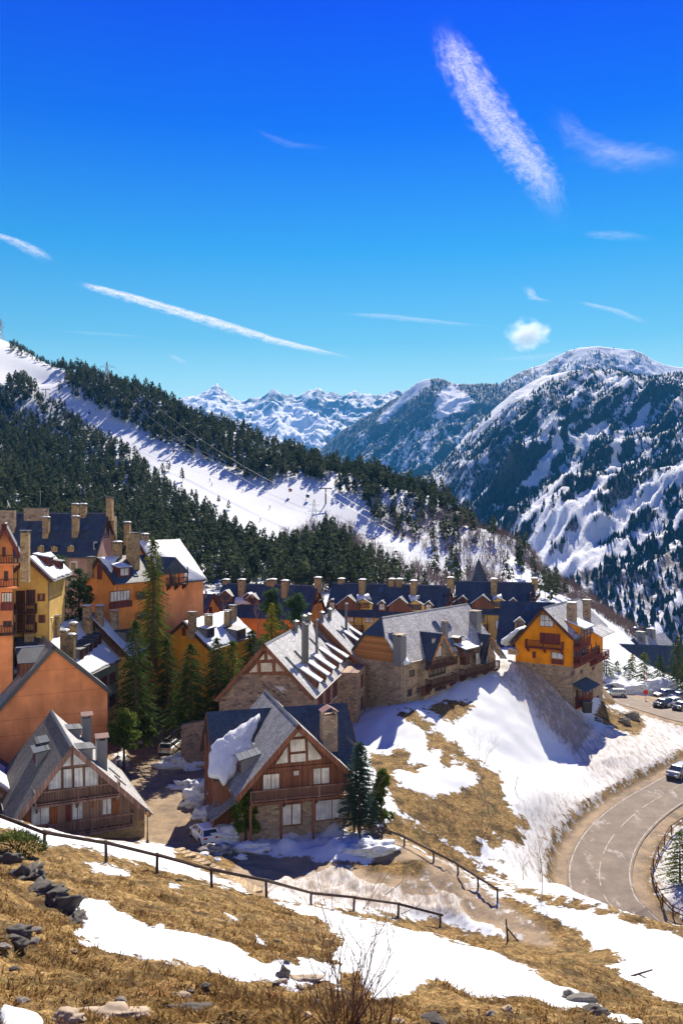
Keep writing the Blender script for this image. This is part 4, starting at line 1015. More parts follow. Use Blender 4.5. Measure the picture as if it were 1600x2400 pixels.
h.shed(-1, h.spt(-1, 82, 1790)[0], h.spt(-1, 82, 1790)[1], 2.6, 1.4, .12, 'lead', 'slate_shade', win=True)
h.shed(-1, h.spt(-1, 86, 1770)[0] + .5, h.spt(-1, 86, 1770)[1] - .4, 2.4, 1.0, .12, 'lead', 'slate_shade', win=False)
h.skylight(1, 268, 1812, .25, 1.5); h.skylight(1, 281, 1830, .25, 1.5)
# snow roofed neighbour cut by the frame
h = House('snowy_cottage', 'low cottage with snow covered roof beside the timber chalet', (-60, 1800, 80), -30.6, dirn=(-.43, .9), L=13, half=6.2, drop=5.6)
h.walls(S['timber_grey']); h.roof(S['slate_shade'], S['slate_shade'], fascia=S['rail']); h.full_snow(1, .3, u0=.2, u1=8.5, v0=.9, seed=3, jag=.2)
h.window('F', (-2.2, -.6, 1.2, 2.6), 2, 1, uv=True); h.window('F', (.8, 2.4, 1.2, 2.6), 2, 1, uv=True)

# --- salmon house with the blank gable
h = House('salmon_house', 'tall salmon house with blank plastered gable wall and slate roof', (127, 1512, 97), -30.5, back=(90, 1480), L=13.5, eR=(263, 1620), eL=(-12, 1668), of=.35, oe=.45)
h.walls(S['salmon']); h.roof(S['slate_shade'], S['slate'], fascia=S['metal'], ridge=S['lead'])
O, u, n = h.plane('F')
for k, (ya, yb) in enumerate(((1571, 1567), (1634, 1613), (1686, 1666), (1718, 1705))):
    z = (h.pl('F', 40 if k else 100, ya)[1] + h.pl('F', 240 if k else 180, yb)[1]) / 2
    xr = min(h.wR, (h.H - z - .3) / h.kR) - .1; xl = min(h.wL, (h.H - z - .3) / h.kL) - .1
    MB().obox(O, u, (0, 0, 1), n, (-xl, xr), (z - .02, z + .02), (0, .012)).build('render_joint', m_plaster('joint_plaster', (.47, .15, .08)) if k == 0 else bpy.data.materials['joint_plaster'], h.root)  # darker plaster along the render joints
h.chimney(-1, 68, 1528, 1.1, .9, 2.4, 'stone_gold', 'lead', False)
h.gdorm(-1, 3.2, 5.0, 3.6, 1.8, .75, 'timber_red', 'slate_shade', 1); h.gdorm(-1, 8.5, 4.2, 3.4, 1.8, .75, 'timber_red', 'slate_shade')
h.snow(-1, [(5.2, 4.6), (7.4, 4.8), (7.0, 7.4), (5.4, 7.8)], .4, 3, .2)
h.window('L', (-5, -3.8, 5.5, 7.0), 2, 1, uv=True); h.window('L', (-9, -7.8, 5.5, 7.0), 2, 1, uv=True); h.balcony('L', (-6.2, -2.4, 2.2, 3.2), 1.2, 'rail', True, posts=3)
h.window('R', (3, 4.2, 6.0, 7.4), 2, 1, uv=True); h.window('R', (6.4, 7.6, 6.0, 7.4), 2, 1, uv=True); h.window('R', (3, 4.2, 2.6, 4.0), 2, 1, uv=True)

# --- row houses behind with many chimneys
def rowhouse(name, label, back, Lr, mat, chs, dorm, extra=None):
    h = House(name, label, back, -29.5, dirn=(-.11, -.994), L=Lr, half=6.2, drop=6.0, of=.4, oe=.4)
    return h
def row(name, label, X, Y, z, Lr, wallm, zb=-29.5):
    D = Y; return House(name, label, (800 + X / D * F, 1200 - z / D * F, D), zb, dirn=(.105, .9945), L=Lr, half=6.2, drop=6.0, of=.45, oe=.45)
h = row('sage_row_house', 'snow roofed row house with sage green side wall and stone chimneys behind salmon gable', -38.1, 104, -14.4, 15.2, 'green')
C1 = h
h.walls(S['green'], S['yellow'], 3.0, lower='lower_wall'); h.roof(S['slate_shade'], S['slate_shade'], fascia=S['rail']); h.full_snow(1, .10, seed=11, v0=.3)
for px, py, hh in ((112, 1497, 2.6), (131, 1489, 2.6), (152, 1532, 3.0), (168, 1545, 3.2), (172, 1505, 2.5), (209, 1490, 2.4)): h.chimney(1, px, py, .85, .75, hh * .88, 'stone_gold', 'lead', px % 2 == 0)
for i, yy in enumerate((5.0, 6.9, 8.8, 10.8, 12.7)): h.shed(1, yy, 6.4 - .25 * i, 1.45, 1.5, .10, 'lead', 'slate_shade', False, True)
h.dish(h.hit(248, 1528, (4.6, 0, 0), (1, 0, 0)), .55)
for y0, zz in ((6, 6.2), (9, 6.2), (12, 6.2), (6, 3.2), (9, 3.2), (12, 3.2)): h.window('R', (y0, y0 + 1.1, zz, zz + 1.5), 2, 1, 'maroon', 'glass', uv=True, shut='maroon')
h = row('brown_gabled_row_house', 'snow roofed row house with dark brown gable next up the lane', -35.0, 118, -14.2, 12.8, 'yellow')
C2 = h
h.walls(S['yellow']); h.roof(S['slate_shade'], S['slate_shade'], fascia=S['rail']); h.full_snow(1, .10, seed=12, v0=.2)
O, u, n = h.plane('F')
MB().extrude([O + n * .01 + Vector((x, 0, z)) for x, z in ((-5.6, h.zr(-5.6) - .4), (0, h.H - .4), (5.6, h.zr(5.6) - .4))], n * .05).build('gable_boarding', M['timber'], h.root)
for px, py, hh in ((234, 1463, 2.3), (269, 1475, 2.4), (294, 1458, 2.2), (205, 1452, 1.6)): h.chimney(1, px, py, 1.0, .8, hh, 'stone', 'lead', True)
for yy in (3.2, 5.2, 9.4, 11.2): h.shed(1, yy, 6.2, 1.4, 1.6, .12, 'lead', 'slate_shade', False, True)
for y0, zz in ((3, 6.2), (6, 6.2), (9, 6.2), (3, 3), (9, 3)): h.window('R', (y0, y0 + 1.1, zz, zz + 1.5), 2, 1, 'maroon', 'glass', uv=True, shut='maroon')

# --- big mauve block with navy roof
h = House('mauve_apartment_block', 'large mauve apartment block with steep dark roof and stone chimneys below forest', (255, 1203, 147), -24, dirn=(-1, .02), L=19, half=7.2, drop=7.2, of=.5, oe=.4, cat='building')
D_ = h
h.walls(S['mauve']); h.roof(S['slate_shade'], S['slate_shade'], fascia=S['rail'], ridge=S['lead'])
for px, py, hh in ((109, 1255, 2.8), (178, 1253, 2.8), (177, 1207, 1.6), (196, 1207, 1.6)): h.chimney(-1, px, py, 1.0, 1.0, hh, 'stone_gold', 'lead', True)
h.chimney(1, 258, 1204, 1.2, 1.0, 2.6, 'stone_gold', 'lead', False); h.chimney(1, 299, 1262, 1.2, 1.0, 2.6, 'stone_gold', 'lead', True)
for px, py in ((55, 1242), (98, 1241), (132, 1239), (164, 1238), (202, 1237)): h.skylight(-1, px, py, 1.1, 1.3)
for px in (60, 96, 128, 166): q = h.spt(-1, px, 1293); h.gdorm(-1, q[0], q[1], 1.0, .9, .35, 'cream', 'slate_shade', 0, True, nx=1)
h.window('F', (244, 1222, 256, 1261), 2, 3, 'rail', 'glass'); h.window('F', (221, 1273, 230, 1284), 1, 1, 'rail', 'glass', trim='white_trim')
h.panel('F', (262, 1210, 269, 1290), 'stone_gold', 'buttress', .4)
for r in ((168, 1319, 178, 1335), (172, 1360, 182, 1376), (95, 1320, 105, 1335), (132, 1320, 142, 1335), (135, 1362, 145, 1376)): h.window('L', r, 2, 1, 'rail', 'glass', trim='white_trim')
m = MB().box(-3.4, -2.5, 15.0, 17.8, h.H - 5.5, h.H + .5); m.build('stone_parapet', M['stone'], h.root)
m = MB().box(-1.3, -.4, 10.2, 14.2, h.H - 1.6, h.H + .8); m.build('stone_parapet', M['stone'], h.root)
MB().box(-1.4, -.3, 10.1, 14.3, h.H + .802, h.H + .92).build('coping', M['lead'], h.root)
h.dish((-3.0, 16.2, h.H + 1.5), .75)
MB().tube((-.9, 11.5, h.H + 1.5), (-.9, 11.5, h.H + 4.0), .04).tube((-.9, 11.0, h.H + 3.7), (-.9, 12.0, h.H + 3.7), .03).build('aerial', M['steel'], h.root)

# --- tall salmon house at the left edge
h = House('balconied_salmon_house', 'tall salmon house with dark balconies and deep red eaves cut by frame', (11, 1226, 97), -26, dirn=(-.35, .94), L=12, eR=(50, 1302), of=1.3, oe=.9)
h.walls(S['salmon']); h.roof(S['slate_shade'], S['slate_shade'], fascia=S['maroon'])
for (y0, y1) in ((1320, 1303), (1375, 1360)):
    v0 = h.pl('F', 20, y0)[1]; v1 = h.pl('F', 20, y1)[1]; h.balcony('F', (-4.2, h.pl('F', 44, 1330)[0], v0, v0 + 1.0), 1.2, 'rail', True, posts=3, brackets=False, slabm='salmon', up=v0 + 2.6)
h.window('F', (6, 1282, 14, 1305), 1, 1, 'maroon', 'glass'); h.window('F', (10, 1338, 20, 1362), 1, 1, 'maroon', 'glass')
h.window('F', (3, 1388, 30, 1412), 4, 1, 'maroon', 'curtain'); h.panel('F', (2, 1413, 33, 1430), 'maroon', 'bay_panel', .4)
v0 = h.pl('F', 20, 1483)[1]; h.balcony('F', (-4.2, h.pl('F', 40, 1440)[0], v0, v0 + 1.0), 1.2, 'rail', True, posts=3, brackets=False, up=v0 + 2.7)
h.window('F', (8, 1455, 28, 1470), 2, 1, 'maroon', 'glass')
h = House('yellow_snow_roofed_house', 'pale yellow house with snowy roof and stacked dark balconies beside pines', (64, 1304, 103), -27, dirn=(-.12, .99), L=12, eR=(125, 1361), of=.9, oe=.8)
h.walls(S['yellow']); h.roof(S['slate_shade'], S['slate_shade'], fascia=S['rail']); h.full_snow(1, .22, seed=21, v0=.2)
for y0 in (1434, 1478):
    v0 = h.pl('F', 62, y0)[1]; h.balcony('F', (h.pl('F', 37, 1420)[0], h.pl('F', 88, 1420)[0], v0, v0 + 1.05), 1.3, 'rail', True, posts=3, brackets=False, up=v0 + 2.35, step=.2, flat=True)
    h.window('F', (62, y0 - 52, 84, y0 - 14), 3, 1, 'maroon', 'glass'); h.panel('F', (38, y0 - 50, 60, y0 - 2), 'rail', 'recess_door', .05)
h.window('F', (93, 1391, 102, 1409), 1, 1, 'maroon', 'glass', shut='maroon'); h.window('F', (95, 1441, 103, 1460), 1, 1, 'maroon', 'glass', shut='maroon')
h.chimney(1, 60, 1340, .9, .8, 4.4, 'stone_gold', 'lead', False); h.shed(1, 4.4, 2.6, 2.6, 1.5, .2, 'maroon', 'slate_shade', True, True); h.shed(1, 8.0, 3.4, 2.4, 1.4, .2, 'maroon', 'slate_shade', False, True)
# stone cottage glimpsed between
h = House('stone_cottage', 'small stone cottage with snowy roof behind the salmon gable', (-20, 1462, 104), -27, dirn=(-.12, .99), L=9, eR=(24, 1505), of=.4)
h.walls(S['stone']); h.roof(S['slate_shade'], S['slate_shade']); h.full_snow(1, .15, seed=25); h.window('F', (5, 1520, 12, 1535), 1, 1)
h = House('navy_roofed_annexe', 'dark slate roofed annexe with stone chimney beside salmon gable', (40, 1483, 108), -30, dirn=(.94, .34), L=6.0, half=4.5, drop=5.2, of=.3)
h.walls(S['stone']); h.roof(S['slate_shade'], S['slate_shade'])
h.window('F', (-.6, .6, h.H - 4.6, h.H - 3.2), 2, 1, uv=True); h.window('L', (-3.4, -2.2, h.H - 7.5, h.H - 6.2), 2, 1, uv=True)

# --- orange house and its taller salmon wing
h = House('orange_gabled_house', 'bright orange gabled house with snow patch on dark roof behind tall spruce', (229, 1306, 122), -27, dirn=(.51, .86), L=13, eR=(271, 1368), eL=(194, 1366), of=.35, oe=.4)
h.walls(S['orange']); h.roof(S['slate_shade'], S['slate_shade'], fascia=S['rail'])
h.snow_px(1, [(231, 1307), (280, 1304), (266, 1322), (262, 1343)], .2, 31, .1); h.panel('F', (229, 1323, 240, 1358), 'maroon', 'shutter_door', .06)
q = h.spt(1, 292, 1352); h.shed(1, q[0], q[1], 2.3, 1.4, .25, 'maroon', 'slate_shade', True, True, gm='curtain'); h.skylight(1, 317, 1345, .9, .8)
h.window('R', (258, 1384, 305, 1409), 6, 1, 'maroon', 'curtain'); h.panel('R', (256, 1410, 307, 1424), 'maroon', 'bay_panel', .3)
h.chimney(-1, 216, 1335, 1.0, .9, 1.6, 'stone_gold', 'lead', False); h.chimney(1, 276, 1300, 1.0, .9, 1.6, 'stone_gold', 'lead', True)
h.chimney(1, 312, 1322, 1.6, 1.2, 4.4, 'stone_gold', 'lead', False)
h = House('salmon_tower_house', 'tall salmon house with snowy stepped roof and corner balcony behind spruce', (322, 1268, 131), -27, dirn=(.62, .785), L=8.5, half=6.4, drop=6.2, of=.35, oe=.5)
F2 = h
h.walls(S['salmon']); h.roof(S['slate_shade'], S['slate_shade'], fascia=S['rail']); h.full_snow(1, .22, seed=33)
h.chimney(1, 340, 1268, .9, .8, .8, 'stone', 'lead', True)
for r in ((322, 1386, 341, 1405), (322, 1434, 346, 1451), (386, 1382, 398, 1401), (388, 1428, 400, 1446)): h.window('R', r, 2, 1, 'maroon', 'glass')
pl = (Vector((h.wR + 1.6, 0, 0)), Vector((0, 1, 0)), Vector((1, 0, 0)))
a0 = h.rect('R', (382, 1300, 420, 1368))
MB().box(h.wR - .5, h.wR + .6, a0[0] - .3, a0[1] + .6, -2, h.zr(h.wR) + 1.0).build('bay', M['salmon'], h.root)
MB().extrude([(h.wR - 4.2, a0[0] - .9, h.zr(h.wR) + .9), (h.wR - 4.2, (a0[0] + a0[1]) / 2, h.zr(h.wR) + 3.4), (h.wR - 4.2, a0[1] + 1.2, h.zr(h.wR) + .9)], (5.2, 0, 0)).build('bay_roof', M['slate_shade'], h.root)
plb = (Vector((h.wR + .6, 0, 0)), Vector((0, 1, 0)), Vector((1, 0, 0)))
v0 = h.pl(plb, 402, 1369)[1]; h.balcony(plb, (a0[0], a0[1] + .4, v0, v0 + 1.0), 1.0, 'rail', True, posts=3, up=v0 + 2.5); h.window(plb, (a0[0] + .8, a0[0] + 1.9, v0, v0 + 2.1), 2, 1, 'maroon', 'glass', uv=True)
h = House('glazed_bay_house', 'salmon corner wing with white roof and stacked glazed bays', (404, 1325, 134), -27, dirn=(.02, 1), L=7, half=4.2, drop=2.9, of=.5, oe=.5)
h.walls(S['salmon']); h.roof(S['slate_shade'], S['slate_shade'], fascia=S['rail']); h.full_snow(1, .2, seed=34)
for y0 in (1373, 1419):
    h.window('F', (416, y0, 446, y0 + 22), 3, 1, 'maroon', 'curtain'); h.panel('F', (416, y0 + 22, 448, y0 + 37), 'maroon', 'bay_panel', .25)

# --- amber house with snowy roof among the trees
h = House('amber_house', 'deep amber gabled house with snowy roof and row of stone chimneys', (429, 1456, 122), -30, back=(527, 1432), L=15, eR=(496, 1523), of=.35, oe=.4)
h.walls(S['amber']); h.roof(S['slate_shade'], S['slate_shade'], fascia=S['rail']); h.full_snow(1, .15, seed=41)
h.panel('F', (427, 1470, 436, 1490), 'maroon', 'shutter_door', .06)
for px, py, hh in ((451, 1476, 2.3), (489, 1484, 2.5), (534, 1471, 2.4), (546, 1452, 2.0)): h.chimney(1, px, py, 1.0, .8, hh, 'stone_gold', 'lead', False)
h.skylight(1, 467, 1466, .8, 1.1); q = h.spt(1, 565, 1500); h.shed(1, q[0], q[1], 3.4, 1.7, .15, 'lead', 'slate_shade', False, True); q = h.spt(1, 500, 1503); h.shed(1, q[0], q[1] - .6, 2.6, 1.5, .15, 'lead', 'slate_shade', True, True)
for y0 in (3, 6, 9): h.window('R', (y0, y0 + 1.1, 5.2, 6.6), 2, 1, 'maroon', 'glass', uv=True)

# --- far rows with long dark roofs
def longrow(name, label, apex, L, gable, wall, chs, x_gd, zb=-30, half=5.7, drop=5.9, snowb=()):
    h = House(name, label, apex, zb, dirn=(-.955, .296), L=L, half=half, drop=drop, of=.4, oe=.5)
    h.walls(S[wall]); h.roof(S['slate_shade'], S['slate_shade'], fascia=S['maroon'], ridge=S['lead'])
    O, u, n = h.plane('F'); w = h.wL
    MB().extrude([O + n * .01 + Vector((x, 0, z)) for x, z in ((-h.wL, h.H - 10), (h.wR, h.H - 10), (h.wR, h.zr(h.wR) - .35), (0, h.H - .35), (-h.wL, h.zr(-h.wL) - .35))], n * .05).build('gable_wall', M[gable], h.root)
    for side, px, py, hh in chs: h.chimney(side, px, py, 1.35, 1.1, hh, 'stone_gold', 'lead', True)
    return h
h = longrow('orange_gabled_row', 'long dark roofed row with orange gable end and snow laden dormers', (745, 1373, 165), 20, 'orange', 'orange', [(-1, 567, 1390, 2.4), (-1, 668, 1393, 2.4), (1, 745, 1376, 1.6), (1, 632, 1374, 1.0), (1, 640, 1374, 1.1), (1, 530, 1372, .9)], [])
HH = h
for px, py, w, sn in ((505, 1412, 1.6, 1), (530, 1410, 2.6, 1), (582, 1414, 2.0, 2), (592, 1418, 2.4, 1)): q = h.spt(-1, px, py); h.gdorm(-1, q[0], q[1], w, 1.2, .75, 'timber_red', 'slate_shade', sn)
h.snow_px(-1, [(552, 1403), (592, 1400), (585, 1418), (548, 1416)], .35, 43, .2); h.snow_px(-1, [(662, 1406), (682, 1403), (684, 1412), (664, 1413)], .25, 44, .15)
for px, py in ((601, 1422), (658, 1386), (684, 1384)): h.skylight(-1, px, py, 1.2, 1.6)
h.window('F', (735, 1386, 744, 1396), 1, 1, 'maroon', 'glass'); h.balcony('F', (h.pl('F', 734, 1400)[0], h.pl('F', 748, 1400)[0], h.pl('F', 740, 1406)[1], h.pl('F', 740, 1397)[1]), 1.0, 'rail', True, posts=2); h.window('F', (744, 1420, 748, 1431), 1, 1, 'maroon', 'glass')
for x in (1, 4, 8, 12, 15): h.window('L', (-x - 1.6, -x, 5.0, 6.6), 2, 1, 'maroon', 'glass', uv=True)
h.window('L', (-6.4, -5.0, 7.9, 9.3), 2, 1, 'maroon', 'glass', uv=True)
h = House('low_orange_wing', 'low dark roofed orange wing tucked beside glazed bays', (500, 1392, 158), -30, dirn=(-.955, .296), L=10, half=5, drop=4.4, of=.4)
h.walls(S['orange']); h.roof(S['slate_shade'], S['slate_shade'], fascia=S['maroon']); h.flue(-1, 483, 1400, .2, 1.0); h.window('L', (-5, -4, 9.5, 10.6), 2, 1, uv=True); h.window('F', (-1, .2, h.H - 3.6, h.H - 2.4), 2, 1, uv=True)
h = longrow('yellow_row_with_pair_of_dormers', 'long dark roofed yellow row in middle with three small dormers and beige gable', (1056, 1373, 165), 24, 'cream', 'yellow', [(-1, 849, 1390, 2.4), (-1, 969, 1393, 2.4), (1, 1055, 1376, 1.6), (1, 918, 1372, 1.0), (1, 936, 1372, 1.0), (1, 800, 1371, 1.0)], [])
I_ = h
for px, py in ((778, 1428), (895, 1432), (1004, 1434)): q = h.spt(-1, px, py); h.gdorm(-1, q[0], q[1], 1.6, 1.3, .8, 'timber_red', 'slate_shade', 1, gm='curtain')
for px, py in ((818, 1424), (938, 1428)):
    q = h.spt(-1, px, py); h.gdorm(-1, q[0], q[1] + .6, 4.6, 1.0, .75, 'timber_red', 'slate_shade', 1, False); h.gdorm(-1, q[0] - 3.0, q[1] + .3, 3.4, 1.2, .5, 'yellow', 'slate_shade', 0)
for pts in ([(840, 1406), (868, 1405), (872, 1412), (855, 1420), (842, 1424)], [(961, 1409), (984, 1408), (980, 1418), (966, 1424)]): h.snow_px(-1, [(x - 2, y - 6) for x, y in pts], .9, 45, .2)
h.skylight(-1, 893, 1382, 1.2, 1.4)
h.window('F', (1045, 1388, 1055, 1399), 2, 1, 'maroon', 'glass'); h.balcony('F', (h.pl('F', 1043, 1400)[0], h.pl('F', 1058, 1400)[0], h.pl('F', 1050, 1411)[1], h.pl('F', 1050, 1400)[1]), 1.0, 'rail', True, posts=2)
for x in (1.5, 5.5, 10, 14, 18, 21): h.window('L', (-x - 1.8, -x, 8.6, 10.2), 2, 1, 'maroon', 'curtain', uv=True)
for x in (2, 9, 16): h.balcony('L', (-x - 3.2, -x, 7.2, 8.2), 1.2, 'rail', True, posts=3, up=9.9)
h = longrow('yellow_row_below_spire', 'dark roofed yellow house row below the slate spire', (1251, 1366, 170), 15.5, 'cream', 'yellow', [(-1, 1157, 1389, 2.5), (1, 1252, 1370, 1.0)], [])
J_ = h
for px, py in ((1084, 1420), (1202, 1426)): q = h.spt(-1, px, py); h.gdorm(-1, q[0], q[1], 1.6, 1.3, .8, 'timber_red', 'slate_shade', 1)
q = h.spt(-1, 1131, 1424); h.gdorm(-1, q[0], q[1] + .3, 4.4, 1.0, .75, 'timber_red', 'slate_shade', 1, False); h.gdorm(-1, q[0] - 3, q[1], 3.4, 1.2, .5, 'yellow', 'slate_shade', 0)
h.snow_px(-1, [(1155, 1400), (1176, 1397), (1180, 1404), (1160, 1418), (1152, 1412)], .7, 46, .2)
h.window('F', (1241, 1385, 1252, 1402), 2, 1, 'maroon', 'glass'); h.balcony('F', (h.pl('F', 1240, 1400)[0], h.pl('F', 1254, 1400)[0], h.pl('F', 1246, 1404)[1], h.pl('F', 1246, 1395)[1]), 1.0, 'rail', True, posts=2)
h.window('L', (1160, 1453, 1181, 1475), 3, 1, 'maroon', 'curtain')
for x in (1, 9, 12.5): h.window('L', (-x - 1.8, -x, 8.4, 10), 2, 1, 'maroon', 'glass', uv=True)
h.balcony('L', (-12, -8.4, 7.0, 8.0), 1.2, 'rail', True, posts=3, up=10)
# linking dark roof by the golden house
h = House('linking_dark_roof_house', 'dark slate roofed house joining golden house to the yellow row', (1300, 1412, 150), -30, dirn=(-.955, .296), L=9.5, half=7.5, drop=7.4, of=.3)
h.walls(S['yellow']); h.roof(S['slate_shade'], S['slate_shade'], fascia=S['rail']); h.skylight(-1, 1235, 1427, 1.2, 1.4)
q = h.spt(-1, 1217, 1475); h.gdorm(-1, q[0], q[1], 1.6, 1.3, .8, 'cream', 'slate_shade', 1); h.window('L', (-5, -3.6, 5.2, 6.6), 2, 1, uv=True)
# spire
r = empty('slate_spire_tower', P(1121, 1366, 186) - Vector((0, 0, 12))); tag(r, 'pointed dark slate spire tower rising behind the yellow row', 'tower')
MB().box(-2.2, 2.2, -2.2, 2.2, -4, 11.2).build('tower_wall', M['stone'], r)
m = MB(); z0 = 11.0
for a, b in (((3.2, z0), (1.95, z0 + 1.1)), ((1.95, z0 + 1.1), (.03, z0 + 6.4))):
    for i in range(4):
        c = [(1, -1), (1, 1), (-1, 1), (-1, -1)]; p, q = c[i], c[(i + 1) % 4]
        m.poly([(p[0] * a[0], p[1] * a[0], a[1]), (q[0] * a[0], q[1] * a[0], a[1]), (q[0] * b[0], q[1] * b[0], b[1]), (p[0] * b[0], p[1] * b[0], b[1])])
m.build('spire_roof', M['slate_shade'], r); MB().box(-3.1, 3.1, -3.1, 3.1, z0 - .12, z0 - .01).build('eaves', M['rail'], r)
MB().tube((0, 0, z0 + 6.3), (0, 0, z0 + 7.6), .04, .02).build('finial', M['metal'], r)
MB().box(-.5, .5, -2.25, -2.2, 8.2, 9.6).build('louvre', M['rail'], r)
# --- stone block with white topped dormers
def stoneblock(h, wins):
    h.walls(S['stone_dark']); h.roof(S['slate_lit'], S['slate'], fascia=S['timber_red'], ridge=S['lead'])
h = House('stone_apartment_house', 'dark stone house with glazed timber gable and five white topped dormers', (620, 1510, 98), -31, back=(732, 1450), L=22.5, eR=(737, 1637), eL=(503, 1640), of=.45, oe=.4)
OH = h
stoneblock(h, 0)
B4 = (400, 1300, 3.136)
O, u, n = h.plane('F')
za = h.pl('F', 630, 1582)[1]; xa = (h.H - za - .25) / h.kR
MB().extrude([O + n * .01 + Vector((x, 0, z)) for x, z in ((-xa * h.kR / h.kL, za), (xa, za), (0, h.H - .3))], n * .05).build('gable_boarding', M['timber_red'], h.root)
OF = (O + n * .06, u, n)
gable_panes(h, OF, 'timber_red', [CR(*B4, p) for p in ([(690, 715), (693, 775), (643, 778)], [(708, 715), (765, 770), (708, 775)], [(640, 793), (645, 865), (565, 872)], [(660, 793), (750, 790), (752, 862), (660, 866)], [(768, 790), (790, 792), (850, 860), (768, 862)])], 'blind', .06)
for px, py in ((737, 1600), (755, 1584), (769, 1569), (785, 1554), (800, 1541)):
    q = h.spt(1, px + 7, py + 12); h.shed(1, q[0], q[1], 1.15, 1.0, .62, 'timber_red', 'lead', True, True, .45)  # white slab tops paint the sun's glare on these low-pitched roofs
for px, py in ((680, 1552), (700, 1537), (735, 1507), (753, 1496)): h.skylight(1, px, py, .5, 1.7)
for px, py, hh in ((710, 1553, 4.6), (715, 1553, 4.4), (720, 1556, 4.6), (742, 1533, 4.2)): h.flue(1, px, py, .18, hh)
for px, py, hh in ((693, 1478, 1.0), (712, 1468, 1.2), (723, 1458, .9)): h.flue(1, px, py, .28, hh)
for z0 in (1.2, 4.2, 7.2):
    for y0 in (4, 8.2, 12.4, 16.6): h.window('R', (y0, y0 + 1.5, z0, z0 + 1.9), 2, 1, 'maroon', 'glass', uv=True, sill='white_trim', shut='maroon')
for i in range(8):
    b_ = h.slope(1); MB().obox(b_[0], b_[1], b_[2], b_[3], (2 + i * 2.4, 2.25 + i * 2.4), (5.6, 5.7), (0, .12)).build('snow_guard', M['metal'], h.root)
uu, vv = h.spt(1, 672, 1590)
m = MB(); p = Vector((2.2, h.of, h.H - 5.0)); m.tube(p, p + Vector((0, -2.2, .3)), .03).tube(p + Vector((-.5, -2.2, .7)), p + Vector((.5, -2.2, -.1)), .025)
for i in range(5): q = p + Vector((0, -.5 - i * .4, .1 + .05 * i)); m.tube(q + Vector((-.35, 0, .2)), q + Vector((.35, 0, -.2)), .02)
m.build('aerial', M['white'], h.root)
h = House('stone_stair_block', 'tall narrow stone house with stepped roof behind the white dormers', (745, 1453, 119), -31, back=(780, 1431), L=13.5, eR=(849, 1560), of=.4, oe=.4)
stoneblock(h, 0)
MB().box(h.wR - 3.0, h.wR + .8, -6.5, .3, -4, h.zr(h.wR) - .2).build('stair_bay', M['stone_dark'], h.root)
for px, py in ((848, 1512), (862, 1503)): q = h.spt(1, px - 2, py + 10); h.shed(1, q[0], q[1], 1.15, 1.0, .62, 'timber_red', 'lead', True, True, .45)  # white tops again are painted sun glare
for px, py in ((798, 1486), (808, 1477)): h.skylight(1, px, py, .5, 1.7)
h.flue(1, 811, 1475, .2, 3.6); h.flue(1, 772, 1450, .28, 1.2); h.flue(1, 754, 1455, .28, 1.0)
O, u, n = h.plane('F'); MB().extrude([O + n * .01 + Vector((x, 0, z)) for x, z in ((-5, h.zr(-5) - .4), (0, h.H - .4), (5, h.zr(5) - .4))], n * .05).build('gable_boarding', M['timber'], h.root)
for z0 in (1.2, 4.2, 7.2):
    for y0 in (2.2, 6.0, 9.6): h.window('R', (y0, y0 + 1.4, z0, z0 + 1.8), 2, 1, 'maroon', 'glass', uv=True, sill='white_trim', shut='maroon')
PLb = (Vector((h.wR + .8, 0, 0)), Vector((0, 1, 0)), Vector((1, 0, 0)))
for z0 in (1.4, 4.4, 7.4): h.window(PLb, (-4.2, -2.6, z0, z0 + 1.8), 2, 1, 'maroon', 'glass', uv=True, sill='white_trim')

# --- stone house with two cross gables
h = House('stone_house_with_cross_gables', 'long stone house with pale slate roof, honey timber end and cross gables', (875, 1449, 117.5), -30.5, back=(1081, 1416), L=25, eR=(942, 1556), of=.5, oe=.5)
N_ = h
zs = h.pl('F', 920, 1553)[1]
h.walls(S['timber_light'], S['stone'], zs, top=h.H - h.kR * 1.75)
hz = 2.6                                # clipped end: roof starts further back and a small hip closes it
h.roof(S['slate_lit'], S['slate_shade'], y0=1.9)
xh = 1.9
for side in (1, -1):
    k = h.kR if side > 0 else h.kL
    a = Vector((0, 1.9, h.H)); b = Vector((side * xh, 0, h.H - k * xh)); e1 = Vector((side * h.hR, 0, h.H - h.dR)); e2 = Vector((side * h.hR, 1.9, h.H - h.dR))
    MB().slab([a, b, e1, e2], h.t).build('roof_verge', M['slate_lit' if side > 0 else 'slate_shade'], h.root)
MB().slab([(0, 1.92, h.H + .03), (xh + .1, -.1, h.H - h.kR * (xh + .05)), (-xh - .1, -.1, h.H - h.kR * (xh + .05))], .2).build('hip_roof', M['slate_shade'], h.root)
def cross(h, yc, w, hg, reach, mwall, winr, gm='curtain', roofm='slate_shade', snow=False):
    za = h.H - hg; x1 = h.wR + reach; hw = w / 2; k = 1.25; ze = za - hw * k; xb = (h.H - za) / h.kR
    for q in (-1, 1):
        xe = max(.2, (h.H - ze) / h.kR)
        MB().slab([(xb, yc, za), (x1 + .8, yc, za), (x1 + .8, yc + q * hw, ze), (xe, yc + q * hw, ze)], .18).build('cross_gable_roof', M[roofm if q < 0 else 'slate_lit'], h.root)
        nn = Vector((0, q * k, 1)).normalized(); a = Vector((x1 + .8, yc, za)); e = Vector((x1 + .8, yc + q * hw, ze))
        MB().extrude([a + nn * .03, e + nn * .03, e - nn * .35, a - nn * .35], (.06, 0, 0)).build('barge_board', M['timber_light'], h.root)
    hb = hw - .35; zw = za - hb * k - .2
    MB().extrude([(x1, yc - hb, -3), (x1, yc + hb, -3), (x1, yc + hb, zw), (x1, yc, za - .22), (x1, yc - hb, zw)], (-(x1 - h.wR) - 1.5, 0, 0)).build('cross_wing_wall', M[mwall], h.root)
    return (Vector((x1, 0, 0)), Vector((0, 1, 0)), Vector((1, 0, 0)))
